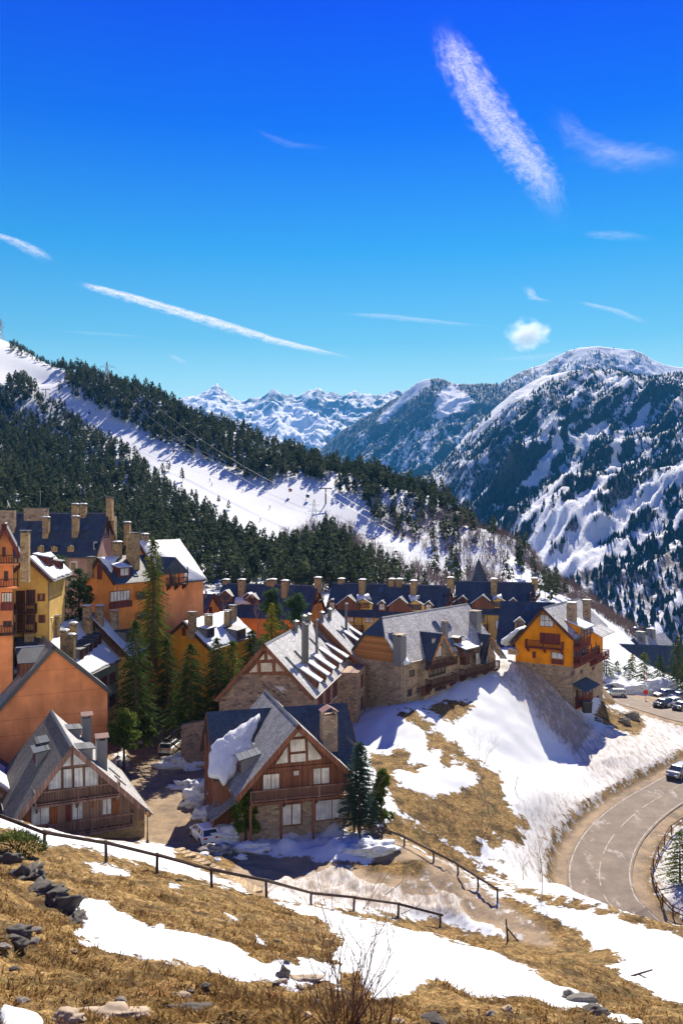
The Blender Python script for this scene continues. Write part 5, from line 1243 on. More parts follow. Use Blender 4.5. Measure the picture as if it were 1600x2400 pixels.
g1 = h.hit(1028, 1482, (h.wR + 1.0, 0, 0), (1, 0, 0)); y1c = g1.y
pl = cross(h, y1c, 8.0, h.H - g1.z, .9, 'stone', None)
h.window(pl, (1012, 1514, 1034, 1541), 3, 1, 'rail', 'curtain', sep=True); h.window(pl, (1010, 1496, 1026, 1508), 1, 1, 'rail', 'curtain')
for yy in (1559, 1601):
    v0 = h.pl(pl, 1025, yy)[1]; u0 = h.pl(pl, 995, yy)[0]; u1_ = h.pl(pl, 1056, yy)[0]; h.balcony(pl, (u0, u1_, v0, v0 + 1.05), 1.1, 'rail', True, .2, 3, yy > 1580, flat=True)
h.window(pl, (1004, 1555, 1043, 1583), 4, 1, 'rail', 'glass', sep=True); h.window(pl, (1018, 1598, 1044, 1618), 2, 1, 'rail', 'glass'); h.panel(pl, (986, 1606, 1008, 1630), 'rail', 'garage_door')
h.window('R', (959, 1570, 970, 1586), 1, 1, 'rail', 'glass'); h.window('R', (954, 1615, 964, 1632), 1, 1, 'rail', 'glass')
g2 = h.hit(1140, 1484, (h.wR + .8, 0, 0), (1, 0, 0))
pl2 = cross(h, g2.y, 6.6, h.H - g2.z, .7, 'stone', None)
h.window(pl2, (1124, 1504, 1138, 1514), 2, 1, 'rail', 'curtain'); h.window(pl2, (1113, 1527, 1142, 1556), 4, 1, 'rail', 'curtain', sep=True); h.window(pl2, (1114, 1566, 1140, 1586), 4, 1, 'rail', 'curtain')
v0 = h.pl(pl2, 1110, 1575)[1]; h.balcony(pl2, (h.pl(pl2, 1074, 1575)[0], h.pl(pl2, 1155, 1552)[0], v0, v0 + 1.1), 1.2, 'rail', True, .2, 4, True, flat=True)
h.panel('R', (1077, 1530, 1088, 1556), 'rail', 'porch_screen', .9); h.window('R', (1060, 1542, 1068, 1553), 1, 1, 'rail', 'glass')
q = h.spt(1, 1096, 1534); h.shed(1, q[0], q[1], 3.6, 1.2, .3, 'rail', 'slate_shade', True, True, .8)
q = h.spt(1, 1076, 1512); h.gdorm(1, q[0], q[1], 1.3, 1.2, .25, 'rail', 'slate_shade', 0)
for px, py, w, hh in ((936, 1538, 1.3, 2.7), (1041, 1498, .8, 2.4), (1113, 1465, 1.4, 2.0)): h.chimney(1, px, py, w, w, hh, 'lead', 'stone', False)
for px, py in ((921, 1494), (1022, 1466), (1047, 1463), (1058, 1506)): h.skylight(1, px, py, 1.0, 1.5)
h.snow_px(1, [(942, 1548), (950, 1543), (958, 1558), (945, 1560)], .3, 51, .05); h.snow_px(1, [(1092, 1497), (1097, 1495), (1102, 1505), (1098, 1512)], .25, 52, .05)

# --- golden house on its stone base
h = House('golden_house', 'golden yellow house with maroon balconies on high stone base above snow slope', (1271, 1424, 135), -32.5, back=(1361, 1400), L=18, eR=(1345, 1497), eL=(1194, 1512), of=.9, oe=.6)
MH = h
zs = h.pl('F', 1280, 1557)[1]
h.walls(S['gold'], S['stone'], zs); h.roof(S['slate_lit'], S['slate_shade'], fascia=S['rail'], ridge=S['lead'])
B6 = (1100, 1300, 3.136)
h.snow_px(-1, [(1236, 1470), (1230, 1482), (1206, 1508), (1180, 1515), (1176, 1507), (1214, 1478)], .5, 55, .15)
h.window('F', (1264, 1440, 1297, 1469), 3, 2, 'maroon', 'sheer'); h.window('F', (1264, 1484, 1312, 1510), 4, 1, 'maroon', 'maroon'); h.window('F', (1291, 1528, 1320, 1545), 2, 1, 'maroon', 'sheer', sep=True)
h.panel('F', (1291, 1546, 1320, 1557), 'maroon', 'window_panel'); h.panel('F', (1247, 1527, 1255, 1542), 'maroon', 'shutter'); h.panel('F', (1191, 1521, 1214, 1534), 'stone', 'stone_pier', .3)
v0 = h.pl('F', 1278, 1517)[1]; h.balcony('F', (h.pl('F', 1235, 1508)[0], h.pl('F', 1321, 1508)[0], v0, v0 + 1.15), 1.1, 'maroon', True, .2, 3, True)
for px, py, w, hh in ((1339, 1462, 1.3, 3.2), (1374, 1448, 1.1, 2.8)): h.chimney(1, px, py, w, w, hh, 'stone', 'lead', False)
h.flue(1, 1340, 1425, .08, 2.0)
q = h.spt(1, 1368, 1484); h.shed(1, q[0], q[1], 4.6, 1.3, .35, 'gold', 'slate_lit', True, True, .9)
for i, (yy, a, b) in enumerate(((1508, .3, 5.2), (1545, .2, 8.4), (1640, 1.2, 6.2))):
    v0 = h.pl('R', 1362, yy)[1]; h.balcony('R', (.9 + a, .9 + b, v0, v0 + 1.1), 1.3, 'maroon', True, .2, 4, True, up=v0 + 2.35)
    h.window('R', (1.4 + a, .4 + b, v0, v0 + 2.1), 4, 1, 'maroon', 'glass', uv=True)
v0 = h.pl('R', 1400, 1540)[1]; h.balcony('R', (9.6, 16.5, v0, v0 + 1.1), 1.3, 'maroon', True, .2, 4, True); h.window('R', (10.5, 15, v0, v0 + 2.0), 4, 1, 'maroon', 'glass', uv=True)
v0 = h.pl('R', 1360, 1600)[1]; x0 = h.wR
MB().slab([(x0 + .02, .8, v0 + .55), (x0 + .02, 7.6, v0 + .55), (x0 + 2.3, 7.8, v0 - .5), (x0 + 2.3, .6, v0 - .5)], .14).build('porch_roof', M['slate_shade'], h.root)
zz = h.H - h.dR
MB().slab([(x0 + .02, 8.6, zz + .5), (x0 + .02, 15.8, zz + .5), (x0 + 2.4, 16, zz - .6), (x0 + 2.4, 8.4, zz - .6)], .14).build('bay_roof', M['slate_lit'], h.root)
for r in ((1338, 1573, 1346, 1583), (1358, 1570, 1364, 1578), (1386, 1562, 1391, 1570), (1392, 1600, 1397, 1612), (1391, 1632, 1402, 1645)): h.window('R', r, 1, 1, 'maroon', 'glass')
h.window('R', (14, 15.2, 8.2, 9.6), 1, 1, 'maroon', 'glass', uv=True)

# --- brown chalet in the middle
h = House('brown_chalet', 'brown timber chalet with wide balcony, curtained gable glazing and snow on roof', (700, 1698, 77), -30.4, back=(614, 1609), L=15.5, eR=(826, 1813), eL=(551, 1872), of=1.35, oe=.6, t=.18)
PH = h
z1 = h.pl('F', 700, 1880)[1]
h.walls(S['timber_red'], S['stone'], z1); h.roof(S['slate_lit'], S['slate'], fascia=S['timber_red'], ridge=S['lead'])
c3 = lambda p: CR(*A4, p)
gable_panes(h, 'F', 'timber_red', [c3(p) for p in ([(935, 508), (985, 552), (888, 562)], [(863, 605), (866, 748), (760, 762)], [(872, 572), (990, 563), (995, 660), (875, 672)], [(875, 680), (995, 668), (998, 738), (877, 748)], [(1000, 562), (1110, 700), (1110, 722), (1005, 735)])], 'curtain', .06)
O, u, n = h.plane('F'); zb_ = h.pl('F', 700, 1798)[1]
MB().obox(O, u, (0, 0, 1), n, (-(h.H - zb_) / h.kL + .6, (h.H - zb_) / h.kR - .6), (zb_ - .14, zb_ + .14), (.003, .18)).build('tie_beam', M['timber_red'], h.root)
h.window('F', tuple(v for p in c3([(672, 822), (803, 945)]) for v in p), 2, 1, 'timber_red', 'curtain', sep=True)
h.window('F', tuple(v for p in c3([(1040, 778), (1170, 905)]) for v in p), 2, 1, 'timber_red', 'curtain', sep=True)
h.window('F', tuple(v for p in c3([(895, 797), (947, 845)]) for v in p), 1, 1, 'timber_red', 'curtain'); h.panel('F', tuple(v for p in c3([(838, 806), (893, 855)]) for v in p), 'timber_red', 'shutter', .05)
h.window('F', tuple(v for p in c3([(812, 1040), (965, 1210)]) for v in p), 2, 1, 'timber_red', 'curtain', .14, sep=True, name='french_window')
h.window('F', tuple(v for p in c3([(1058, 1008), (1310, 1165)]) for v in p), 2, 1, 'timber_red', 'sheer', .1, sep=True)
v0 = h.pl('F', 700, 1862)[1]
h.balcony('F', (h.pl('F', 582, 1870)[0], h.pl('F', 818, 1845)[0], v0 - .05, v0 + 1.05), 1.2, 'rail_grey', True, .19, 4, True, slabm='timber_red', flat=True)
for px in (582, 653, 727, 822):
    x = h.pl('F', px, 1870)[0]; MB().box(x - .1, x + .1, h.of - 1.2, h.of - 1.0, -.6, v0 - .24).build('support_post', M['timber_red'], h.root)
x = h.pl('F', 721, 1830)[0]; MB().box(x - .1, x + .1, h.of - 1.16, h.of - .96, v0 + 1.1, zb_ + .1).build('support_post', M['timber_red'], h.root)
# cross wing with its own ridge parallel to the front
zc = h.H - .55; yc = 9.6; hx = 5.3; xl = h.loc(P(477, 1659, 86)).x; xr = h.loc(P(794, 1633, 91.2)).x; kk = .98
for q in (-1, 1):
    MB().slab([(xl, yc, zc), (xr, yc, zc), (xr, yc + q * hx, zc - hx * kk), (xl, yc + q * hx, zc - hx * kk)], .2).build('cross_wing_roof', M['slate_shade'], h.root)
for x0, x1 in ((xl + .7, -h.wL * .3), (h.wR * .3, xr - .9)):
    MB().extrude([(x0, yc - hx + .5, -3), (x0, yc + hx - .5, -3), (x0, yc + hx - .5, zc - (hx - .5) * kk - .25), (x0, yc, zc - .25), (x0, yc - hx + .5, zc - (hx - .5) * kk - .25)], (x1 - x0, 0, 0)).build('cross_wing_wall', M['timber_red'], h.root)
for xx in (xl, xr - .08):
    for q in (-1, 1):
        a = Vector((xx, yc, zc + .03)); e = Vector((xx, yc + q * hx, zc - hx * kk + .03)); MB().extrude([a, e, e - Vector((0, 0, .45)), a - Vector((0, 0, .45))], (.07, 0, 0)).build('barge_board', M['timber_red'], h.root)
for yy in (yc - hx + .8, yc - 1, yc + 2.5): MB().box(xl + .2, xl + .4, yy, yy + .2, -1, zc - abs(yy - yc) * kk - .3).build('support_post', M['timber_red'], h.root)
# snow sheet on the wing's front slope and over the valley
On = Vector((0, yc, zc)); nv = Vector((0, -1, -kk)).normalized(); nnrm = Vector((0, -kk, 1)).normalized(); ns = len(h.root.children)
def wing_px(px, py):
    q = h.hit(px, py, On, nnrm); return q
sn = [wing_px(*p) for p in c3([(300, 640), (350, 590), (480, 500), (580, 440), (650, 405), (640, 460), (610, 520), (590, 600), (620, 650), (655, 650), (640, 700), (540, 720), (480, 790), (470, 850), (380, 912), (365, 870), (275, 845), (285, 730)])]
rr = random.Random(4); out = []
for i in range(len(sn)):
    a, b = sn[i], sn[(i + 1) % len(sn)]; k_ = max(1, int((b - a).length / .35))
    for j in range(k_): p = a.lerp(b, j / k_); out.append(p + Vector((rr.uniform(-.12, .12), 0, 0)) + nv * rr.uniform(-.12, .12))
cen = sum(out, Vector()) / len(out); m = MB(); N = len(out)
rings = [(1.0, .01), (1.0, .40), (.94, .55), (.7, .60), (.4, .66)]
for f_, t_ in rings: m.v += [tuple(cen + (p - cen) * f_ + nnrm * (t_ * rr.uniform(.85, 1.15) if t_ > .1 else t_)) for p in out]
for k_ in range(len(rings) - 1):
    for i in range(N): j = (i + 1) % N; m.f.append((k_ * N + i, k_ * N + j, (k_ + 1) * N + j, (k_ + 1) * N + i))
m.f.append(tuple(range((len(rings) - 1) * N, len(rings) * N))); m.build('snow_or_glare_cover', M['snow'], h.root, True)
q = h.spt(-1, 562, 1812); h.shed(-1, q[0], q[1], 1.9, 1.5, .25, 'lead', 'slate_shade', False, True)
h.skylight(-1, 606, 1698, .8, 1.4)
c = wing_px(770, 1745); cz = c.z + 3.0
ch = MB().box(c.x - .75, c.x + .75, c.y - .6, c.y + .6, c.z - 1, cz).build('chimney', M['stone'], h.root)
for q in (-1, 1): MB().slab([(c.x, c.y - .75, cz + .85), (c.x, c.y + .75, cz + .85), (c.x + q * .85, c.y + .75, cz + .35), (c.x + q * .85, c.y - .75, cz + .35)], .07).build('cowl_roof', M['rust'], ch)
for a in (-1, 1):
    for b in (-1, 1): MB().box(c.x + a * .62 - .08, c.x + a * .62 + .08, c.y + b * .48 - .08, c.y + b * .48 + .08, cz, cz + .4).build('cap_leg', M['stone'], ch)
q = h.spt(1, 790, 1770); h.shed(1, q[0], q[1], 2.2, 1.1, .1, 'lead', 'slate_shade', False, False)
MB().slab([(-h.wL - 2.4, 3.0, 2.2), (-h.wL - 2.4, 6.6, 2.2), (-h.wL + 1.6, 6.6, 4.9), (-h.wL + 1.6, 3.0, 4.9)], .15).build('porch_roof', M['slate'], h.root)
for yy in (3.1, 6.3): MB().box(-h.wL - 2.2, -h.wL - 2.0, yy, yy + .2, -1, 2.25).build('support_post', M['timber_red'], h.root)

# --- ski lodge down by the car park
h = House('grey_roofed_lodge', 'distant lodge with grey sunlit roof slope above the car park', (1484, 1494, 250), -47, back=(1528, 1487), L=16, half=9, drop=8.6, of=.6)
h.walls(S['timber']); h.roof(S['slate_lit'], S['slate_shade'])
MB().slab([(0, .2, h.H + .04), (-9, -6, h.H - 8.6), (9, -6, h.H - 8.6)], .2).build('hip_roof', M['slate_shade'], h.root)
for px, py, hh in ((1464, 1522, 3.0), (1489, 1522, 3.0)): h.chimney(-1, px, py, 1.6, 1.4, hh, 'lead', 'metal', False)
for px, py in ((1500, 1495), (1524, 1488)): h.chimney(1, px, py, 2.2, 1.6, 1.6, 'lead', 'metal', False)
for i in range(5): h.skylight(1, 1528 + i * 4, 1522 - i * 1.2, .7, 2.0)
h.window('R', (3, 5, 1, 3), 2, 1, uv=True); h.window('R', (8, 10, 1, 3), 2, 1, uv=True)
h = House('navy_roofed_lodge', 'distant lodge with broad dark roof above the parked cars', (1600, 1514, 236), -46, dirn=(-.97, .24), L=19, half=8, drop=8.2, of=.6)
h.walls(S['timber']); h.roof(S['slate_shade'], S['slate_shade']); h.window('L', (-6, -4, 1, 2.8), 2, 1, uv=True); h.window('L', (-12, -10, 1, 2.8), 2, 1, uv=True)
# stone wall with wooden gate canopy by the street
r = empty('stone_gate_wall', P(452, 1775, 101)); tag(r, 'high dark stone gate wall with slanting timber canopy beside lane', 'wall')
MB().hexa([(-1.2, -1.0, -1.5), (2.6, -.4, -1.5), (2.6, .5, -1.5), (-1.2, 0, -1.5), (-1.2, -1.0, 4.0), (2.6, -.4, 4.6), (2.6, .5, 4.6), (-1.2, 0, 4.0)]).build('wall', M['stone_dark'], r)
MB().slab([(-1.1, -1.2, 3.6), (-1.1, .6, 3.6), (-3.0, .6, 2.2), (-3.0, -1.2, 2.2)], .12).build('canopy', M['rail'], r)
MB().tube((-1.15, -.6, .9), (-2.8, -.6, 2.2), .08).build('brace', M['rail'], r)
# ------------------------------------------------------------------ trees
def tri_mesh(name, V3, mat): V3 = np.asarray(V3, float).reshape(-1, 3); return np_mesh(name, V3, np.arange(len(V3)).reshape(-1, 3), mat)
def crown_tris(h, Rr, seed, whorl=.44, nb=7, droop=.42, leaf=.55, base=.1, power=.66, up=.0, wid=.55):
    g = np.random.default_rng(seed); T = []
    z = base * h
    while z < h * .985:
        t = (z - base * h) / (h * (1 - base)); rad = Rr * (1 - t) ** power * (.35 + .65 * min(1, t * 6 + .45))
        n = max(5, int(1.5 * nb * (.55 + .45 * rad / Rr)))
        for k in range(n):
            az = 2 * math.pi * (k + g.random()) / n; L = rad * g.uniform(.45, 1.3) + .10
            dirv = np.array([math.cos(az), math.sin(az), 0]); per = np.array([-dirv[1], dirv[0], 0])
            zz = z + g.uniform(-.5, .5) * whorl; m = max(2, int(L / (leaf * .55)))
            for s_ in np.linspace(.22, 1, m):
                c = dirv * L * s_ + np.array([0, 0, zz - droop * L * s_ ** 1.4 + up * L * s_])
                lf = leaf * g.uniform(.7, 1.25) * (1.1 - .35 * s_)
                for sd in (-1, 1):
                    o = dirv * lf * g.uniform(.5, 1.0) + per * sd * lf * g.uniform(.35, .95) + np.array([0, 0, -lf * g.uniform(.05, .55)])
                    w = dirv * lf * wid * .6 + np.array([0, 0, lf * wid * g.uniform(.0, .5)])
                    T += [c - w * .5, c + w * .6, c + o]
                if s_ > .85: T += [c - per * lf * .3, c + per * lf * .3, c + dirv * lf * .9 + np.array([0, 0, g.uniform(-.2, .25) * lf])]
        z += whorl * g.uniform(.8, 1.2) * (1.0 - .45 * t)
    for k in range(4): a = 2 * math.pi * k / 4; d_ = np.array([math.cos(a), math.sin(a), 0]) * .12 * Rr; T += [d_ + [0, 0, h * .93], -d_ * .3 + [0, 0, h * .93], np.array([0, 0, h * 1.01])]
    return np.array(T)
def conifer(name, label, pos, h, Rr, mat, seed, trunk='bark', group=None, **k):
    r = empty(name, pos); tag(r, label, 'tree', group)
    MB().tube((0, 0, -.5), (0, 0, h * .55), h * .019 + .05, h * .010 + .02, 7).tube((0, 0, h * .55), (0, 0, h * .98), h * .010 + .02, .01, 6).build('trunk', M[trunk], r, True)
    link('crown', tri_mesh('crown', crown_tris(h, Rr, seed, **k), M[mat]), r)
    return r
def pine_tris(h, Rr, seed, base=.3, n=26, q=130):       # rounded pine: needle tufts spread through lobes of the crown
    g = np.random.default_rng(seed); T = []
    for i in range(n):
        t = g.random() ** .8; z = h * (base + (1 - base) * t); rad = Rr * math.sqrt(max(.05, 1 - (t * 1.0 - .25) ** 2 / .62)) * (1 - .35 * t)
        az = g.random() * 6.283; rr = rad * math.sqrt(g.random()) ; c = np.array([math.cos(az) * rr, math.sin(az) * rr, z]); s_ = Rr * g.uniform(.22, .42)
        for j in range(int(q * (s_ / Rr) / .32)):
            v = g.normal(size=3); v /= np.linalg.norm(v); p = c + v * s_ * g.uniform(.55, 1.0) * np.array([1, 1, .7]); a = g.normal(size=3); a /= np.linalg.norm(a); b = np.cross(a, v)
            l = .26 * g.uniform(.7, 1.3); T += [p - a * l * .5, p + a * l * .5, p + (v * .7 + b * .4) * l]
    return np.array(T)
def pine(name, label, pos, h, Rr, mat, seed, **k):
    r = empty(name, pos); tag(r, label, 'tree')
    MB().tube((0, 0, -.5), (0, 0, h * .9), h * .022 + .05, .03, 7).build('trunk', M['bark'], r, True)
    link('crown', tri_mesh('crown', pine_tris(h, Rr, seed, **k), M[mat]), r); return r
def tree_at(px, ytop, ybase, D):
    b = P(px, ybase, D); return b, (ybase - ytop) / F * D
def cn(name, label, px, ytop, ybase, D, wpx, mat, seed, **k):
    b, h = tree_at(px, ytop, ybase, D); return conifer(name, label, b, h, wpx / 1.5 / F * D, mat, seed, **k)
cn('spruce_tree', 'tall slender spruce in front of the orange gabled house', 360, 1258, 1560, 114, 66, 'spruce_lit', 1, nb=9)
cn('spruce_tree', 'dark drooping spruce standing by the lane below sage row house', 318, 1452, 1745, 103, 92, 'spruce', 2, nb=10, leaf=.5, base=.06)
cn('spruce_tree', 'dark spruce against the amber wall, third from the lane', 392, 1492, 1720, 112, 74, 'spruce', 3, nb=10, leaf=.48)
cn('spruce_tree', 'broad spruce right beside the lane entrance in front of amber gable', 447, 1508, 1712, 104, 100, 'spruce', 4, nb=11, leaf=.5, base=.04)
cn('spruce_tree', 'twin topped spruce between amber house and stone house', 508, 1494, 1700, 107, 76, 'spruce', 5, nb=10, leaf=.48, base=.05)
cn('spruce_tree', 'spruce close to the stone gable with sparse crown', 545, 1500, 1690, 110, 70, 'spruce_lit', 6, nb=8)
cn('spruce_tree', 'small spruce squeezed beside left eave of the stone house', 590, 1476, 1600, 122, 60, 'spruce', 16, nb=9)
cn('golden_conifer', 'yellow green conifer glowing between dark pines', 637, 1414, 1530, 128, 42, 'golden', 7, nb=9, leaf=.4)
b, hh = tree_at(636, 1384, 1545, 137); pine('dark_pine', 'dark bushy pine behind the yellow green conifer', b, hh, 2.6, 'pine', 8, base=.12, n=46)
b, hh = tree_at(692, 1396, 1545, 134); pine('dark_pine', 'dark bushy pine in front of the orange gable end', b, hh, 2.5, 'pine', 9, base=.12, n=46)
b, hh = tree_at(130, 1304, 1500, 116); pine('dark_pine', 'tall dark pine in front of the mauve block windows', b, hh, 2.6, 'pine', 10, base=.1, n=50)
b, hh = tree_at(186, 1338, 1500, 118); pine('dark_pine', 'smaller dark pine between mauve block and orange house', b, hh, 2.0, 'pine', 11, base=.1, n=40)
cn('spruce_tree', 'thin spruce at the corner of the pale yellow house', 116, 1378, 1500, 110, 34, 'spruce_lit', 12, nb=8)
b, hh = tree_at(291, 1668, 1800, 97.5); pine('lane_tree', 'small round green tree on bare trunk beside lane', b, hh, 1.95, 'thuja', 13, base=.42, n=40)
b, hh = tree_at(338, 1680, 1760, 101); pine('lane_tree', 'green bush like tree leaning over the lane edge', b, hh, 1.3, 'spruce_lit', 14, base=.2, n=24)
b, hh = tree_at(576, 1858, 1958, 77); pine('thuja_bush', 'rounded thuja bush at front corner of brown chalet', b, hh, 1.25, 'thuja', 15, base=.02, n=46)
cn('blue_spruce', 'blue green spruce beside the brown chalet window', 842, 1738, 1948, 78, 66, 'blue_spruce', 17, nb=15, leaf=.42, base=.08, droop=.2, whorl=.3)
b, hh = tree_at(893, 1766, 1945, 80); pine('slope_pine', 'light green pine behind the blue spruce', b, hh * .8, 1.1, 'thuja', 18, base=.1, n=36)
for i, (px, yt, yb, D, w, m_, lb) in enumerate([(1420, 1530, 1625, 186, 50, 'spruce', 'dark spruce right of the golden house by car park'), (1445, 1548, 1620, 190, 38, 'spruce_lit', 'small spruce second from golden house by car park'), (1475, 1545, 1622, 186, 36, 'spruce', 'narrow spruce before the lodge at car park edge'),
        (1481, 1532, 1600, 200, 22, 'golden', 'thin rusty gold conifer before the lodge'), (1508, 1528, 1612, 184, 40, 'spruce_lit', 'yellowish spruce beside the red and white pole'), (1545, 1535, 1612, 182, 40, 'spruce', 'spruce behind the snow heap at car park'), (1586, 1488, 1625, 180, 46, 'spruce', 'tallest spruce of car park row at frame edge'), (1462, 1560, 1618, 195, 30, 'spruce', 'short spruce half hidden in the car park row'), (1610, 1520, 1640, 172, 50, 'spruce', 'spruce cut by the frame beside parked cars')]):
    cn('car_park_spruce', lb, px, yt, yb, D, w, m_, 40 + i, nb=8, leaf=.55, whorl=.5)
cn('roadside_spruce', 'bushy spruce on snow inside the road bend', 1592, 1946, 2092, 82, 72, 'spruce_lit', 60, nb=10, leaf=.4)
# --- bare trees and shrubs
def bare(name, label, pos, h, seed, lean=(0, 0), mat='bark_pale', levels=3, r0=.06, spread=.5, cat='tree', group=None):
    g = random.Random(seed); m = MB(); m2 = MB()
    def grow(p, d, L, r, lv, mm):
        n = 4; q = p
        for i in range(n):
            d2 = (d + Vector((g.uniform(-1, 1), g.uniform(-1, 1), g.uniform(-.3, .5))) * .12).normalized(); e = q + d2 * (L / n)
            mm.tube(q, e, r * (1 - i / n * .55), r * (1 - (i + 1) / n * .55), 4 if lv else 6, False); q = e; d = d2
            if lv < levels:
                for k in range(2 if lv == 0 else 2):
                    if i == 0 and lv == 0: continue
                    a = g.uniform(0, 6.28); o = Vector((math.cos(a), math.sin(a), g.uniform(.2, .9))).normalized()
                    grow(q, (d * (1 - spread) + o * spread).normalized(), L * g.uniform(.28, .5), r * .42, lv + 1, m2)
    r = empty(name, pos); tag(r, label, cat, group)
    grow(Vector((0, 0, -.2)), Vector((lean[0], lean[1], 1)).normalized(), h, r0, 0, m)
    m.build('trunk', M[mat], r); m2.build('branches', M[mat], r); return r
for px, yt, yb, D, lb, sd, ln in [(1150, 1768, 1925, 93, 'slender leafless tree leaning on the dry grass slope', 1, (-.12, 0)), (1268, 1990, 2096, 79, 'thin bare sapling in snow above the road bend', 2, (0, 0)), (868, 1800, 1950, 79, 'bare brown tree between blue spruce and slope', 3, (.1, 0)), (1225, 2010, 2060, 82, 'tiny bare sapling beside the stained snow', 4, (.05, 0)), (1205, 1815, 1850, 96, 'low bare bush poking out of the snow slope', 5, (.2, 0)), (1127, 1870, 1935, 92, 'short bare sapling lower on the dry grass', 6, (.05, 0))]:
    b = on_ground(px, yb, 60, 140); bare('bare_tree', lb, b, (yb - yt) / F * b.y, sd, ln, levels=2 if yb - yt < 60 else 3, r0=.035)
for px, yt, yb, D, lb, sd in [(530, 1428, 1500, 150, 'bare pale tree before orange row walls', 7), (605, 1432, 1500, 150, 'second bare pale tree before orange row walls', 8)]:
    b = P(px, yb, D); bare('bare_tree', lb, b, (yb - yt) / F * D, sd, levels=2, r0=.09)
def shrub(name, label, pos, h, n, seed, spread, mat='twig', cat='shrub'):
    g = random.Random(seed); r = empty(name, pos); tag(r, label, cat)
    for k in range(n):
        m = MB(); a = g.uniform(0, 6.28); L = h * g.uniform(.55, 1.1); d = Vector((math.cos(a) * spread * g.uniform(.2, 1), math.sin(a) * spread * g.uniform(.2, 1), 1)).normalized(); q = Vector((math.cos(a) * .12, math.sin(a) * .12, -.1)); rad = .007 * g.uniform(.8, 1.5)
        for i in range(7):
            d = (d + Vector((g.uniform(-1, 1), g.uniform(-1, 1), g.uniform(-.5, .7))) * .16).normalized(); e = q + d * L / 7; m.tube(q, e, rad * (1 - i / 8), rad * (1 - (i + 1) / 8), 4, False); q = e
            if i > 1 and g.random() < .75:
                o = (d + Vector((g.uniform(-1, 1), g.uniform(-1, 1), g.uniform(-.1, .8)))).normalized(); l = L * g.uniform(.10, .26); e2 = q + o * l; m.tube(q, e2, rad * .6, rad * .25, 3, False)
                o2 = (o + Vector((g.uniform(-1, 1), g.uniform(-1, 1), .4)) * .6).normalized(); m.tube(e2, e2 + o2 * l * .6, rad * .3, rad * .15, 3, False)
        m.build('branch', M[mat], r)
    return r
sb = on_ground(800, 2395, 8, 30); shrub('bare_foreground_shrub', 'leafless reddish twiggy shrub in the bottom foreground', sb, 1.35, 34, 3, .85)
sb = on_ground(880, 2399, 8, 30); shrub('bare_foreground_shrub', 'second leafless twiggy shrub just right of the foreground one', sb, .75, 16, 4, .9)
jb = on_ground(40, 1990, 20, 60); r = empty('juniper_bush', jb); tag(r, 'low spreading green juniper bush beside wooden rail fence', 'shrub')
g = np.random.default_rng(5); T = []
for i in range(1500):
    a = g.random() * 6.28; rr = math.sqrt(g.random()); p = np.array([math.cos(a) * rr * 1.25, math.sin(a) * rr * .9, (1 - rr ** 2) * .75 * g.uniform(.5, 1.0)]); v = np.array([math.cos(a) * .7 + g.normal() * .3, math.sin(a) * .7 + g.normal() * .3, .8]); v /= np.linalg.norm(v); w = np.cross(v, [0.3, .2, .9]) * .05
    T += [p - w, p + w, p + v * g.uniform(.12, .24)]
link('foliage', tri_mesh('foliage', T, M['juniper']), r); MB().tube((0, 0, -.2), (.2, 0, .4), .05, .02).tube((0, 0, -.2), (-.4, .1, .35), .05, .02).build('stem', M['bark'], r)

# --- forest on the ski hill
def low_pine(seed, n=24):
    g = np.random.default_rng(seed); T = []; wd = g.uniform(.17, .27); lean = g.normal(size=2) * .03; b0 = g.uniform(.16, .40); pw = g.uniform(.42, .75)
    for i in range(n):
        t = (i + g.random()) / n; z = b0 + (1 - b0) * t; rad = wd * (1 - t) ** pw * min(1, .5 + 2.2 * t)
        for k in range(3):
            az = g.random() * 6.283; rr = rad * g.uniform(.35, 1.0); c = np.array([math.cos(az) * rr + lean[0] * z, math.sin(az) * rr + lean[1] * z, z + g.uniform(-.02, .02)])
            s_ = .085 * (1.15 - .6 * t) * g.uniform(.7, 1.3); d_ = np.array([math.cos(az), math.sin(az), g.uniform(-.6, .3)]); pr = np.array([-math.sin(az), math.cos(az), g.uniform(-.3, .3)])
            T += [c - pr * s_ + d_ * s_ * .1, c + pr * s_, c + d_ * s_ * .9 + np.array([0, 0, -.4 * s_])]
            if k == 0: T += [c - pr * s_ * .8, c + pr * s_ * .8, c + np.array([0, 0, 1.3 * s_])]
    T = np.array(T); tr = []
    for k in range(3):
        a, b = 6.283 * k / 3, 6.283 * (k + 1) / 3; p = lambda q, z, r_: np.array([math.cos(q) * r_, math.sin(q) * r_, z]); tr += [p(a, -.05, .013), p(b, -.05, .013), p(a, .5, .008), p(b, -.05, .013), p(b, .5, .008), p(a, .5, .008)]
    return T, np.array(tr)
LOW = [low_pine(100 + i) for i in range(16)]
A48 = (0, 780, 1.96)
PISTE = CR(*A48, [(-200, 40), (0, 80), (60, 100), (130, 130), (210, 158), (235, 168), (300, 182), (300, 240), (330, 300), (420, 330), (520, 400), (620, 440), (640, 460), (700, 500), (760, 530), (860, 560), (960, 600), (1020, 630), (1130, 680), (1230, 690), (1330, 668), (1400, 672), (1500, 705), (1560, 745)]) + CR(*A5, [(250, 690), (300, 770), (390, 835), (520, 895), (640, 945), (705, 978), (690, 1010), (600, 1010), (520, 960), (420, 930), (340, 870), (260, 850), (230, 800), (100, 745), (0, 770)]) + \
        CR(*A48, [(1480, 850), (1350, 920), (1240, 912), (1180, 892), (1050, 832), (960, 772), (900, 722), (820, 692), (740, 622), (690, 582), (600, 502), (520, 462), (430, 422), (340, 352), (290, 302), (230, 292), (160, 262), (160, 200), (100, 165), (40, 190), (30, 240), (-200, 200)])
g = np.random.default_rng(77)
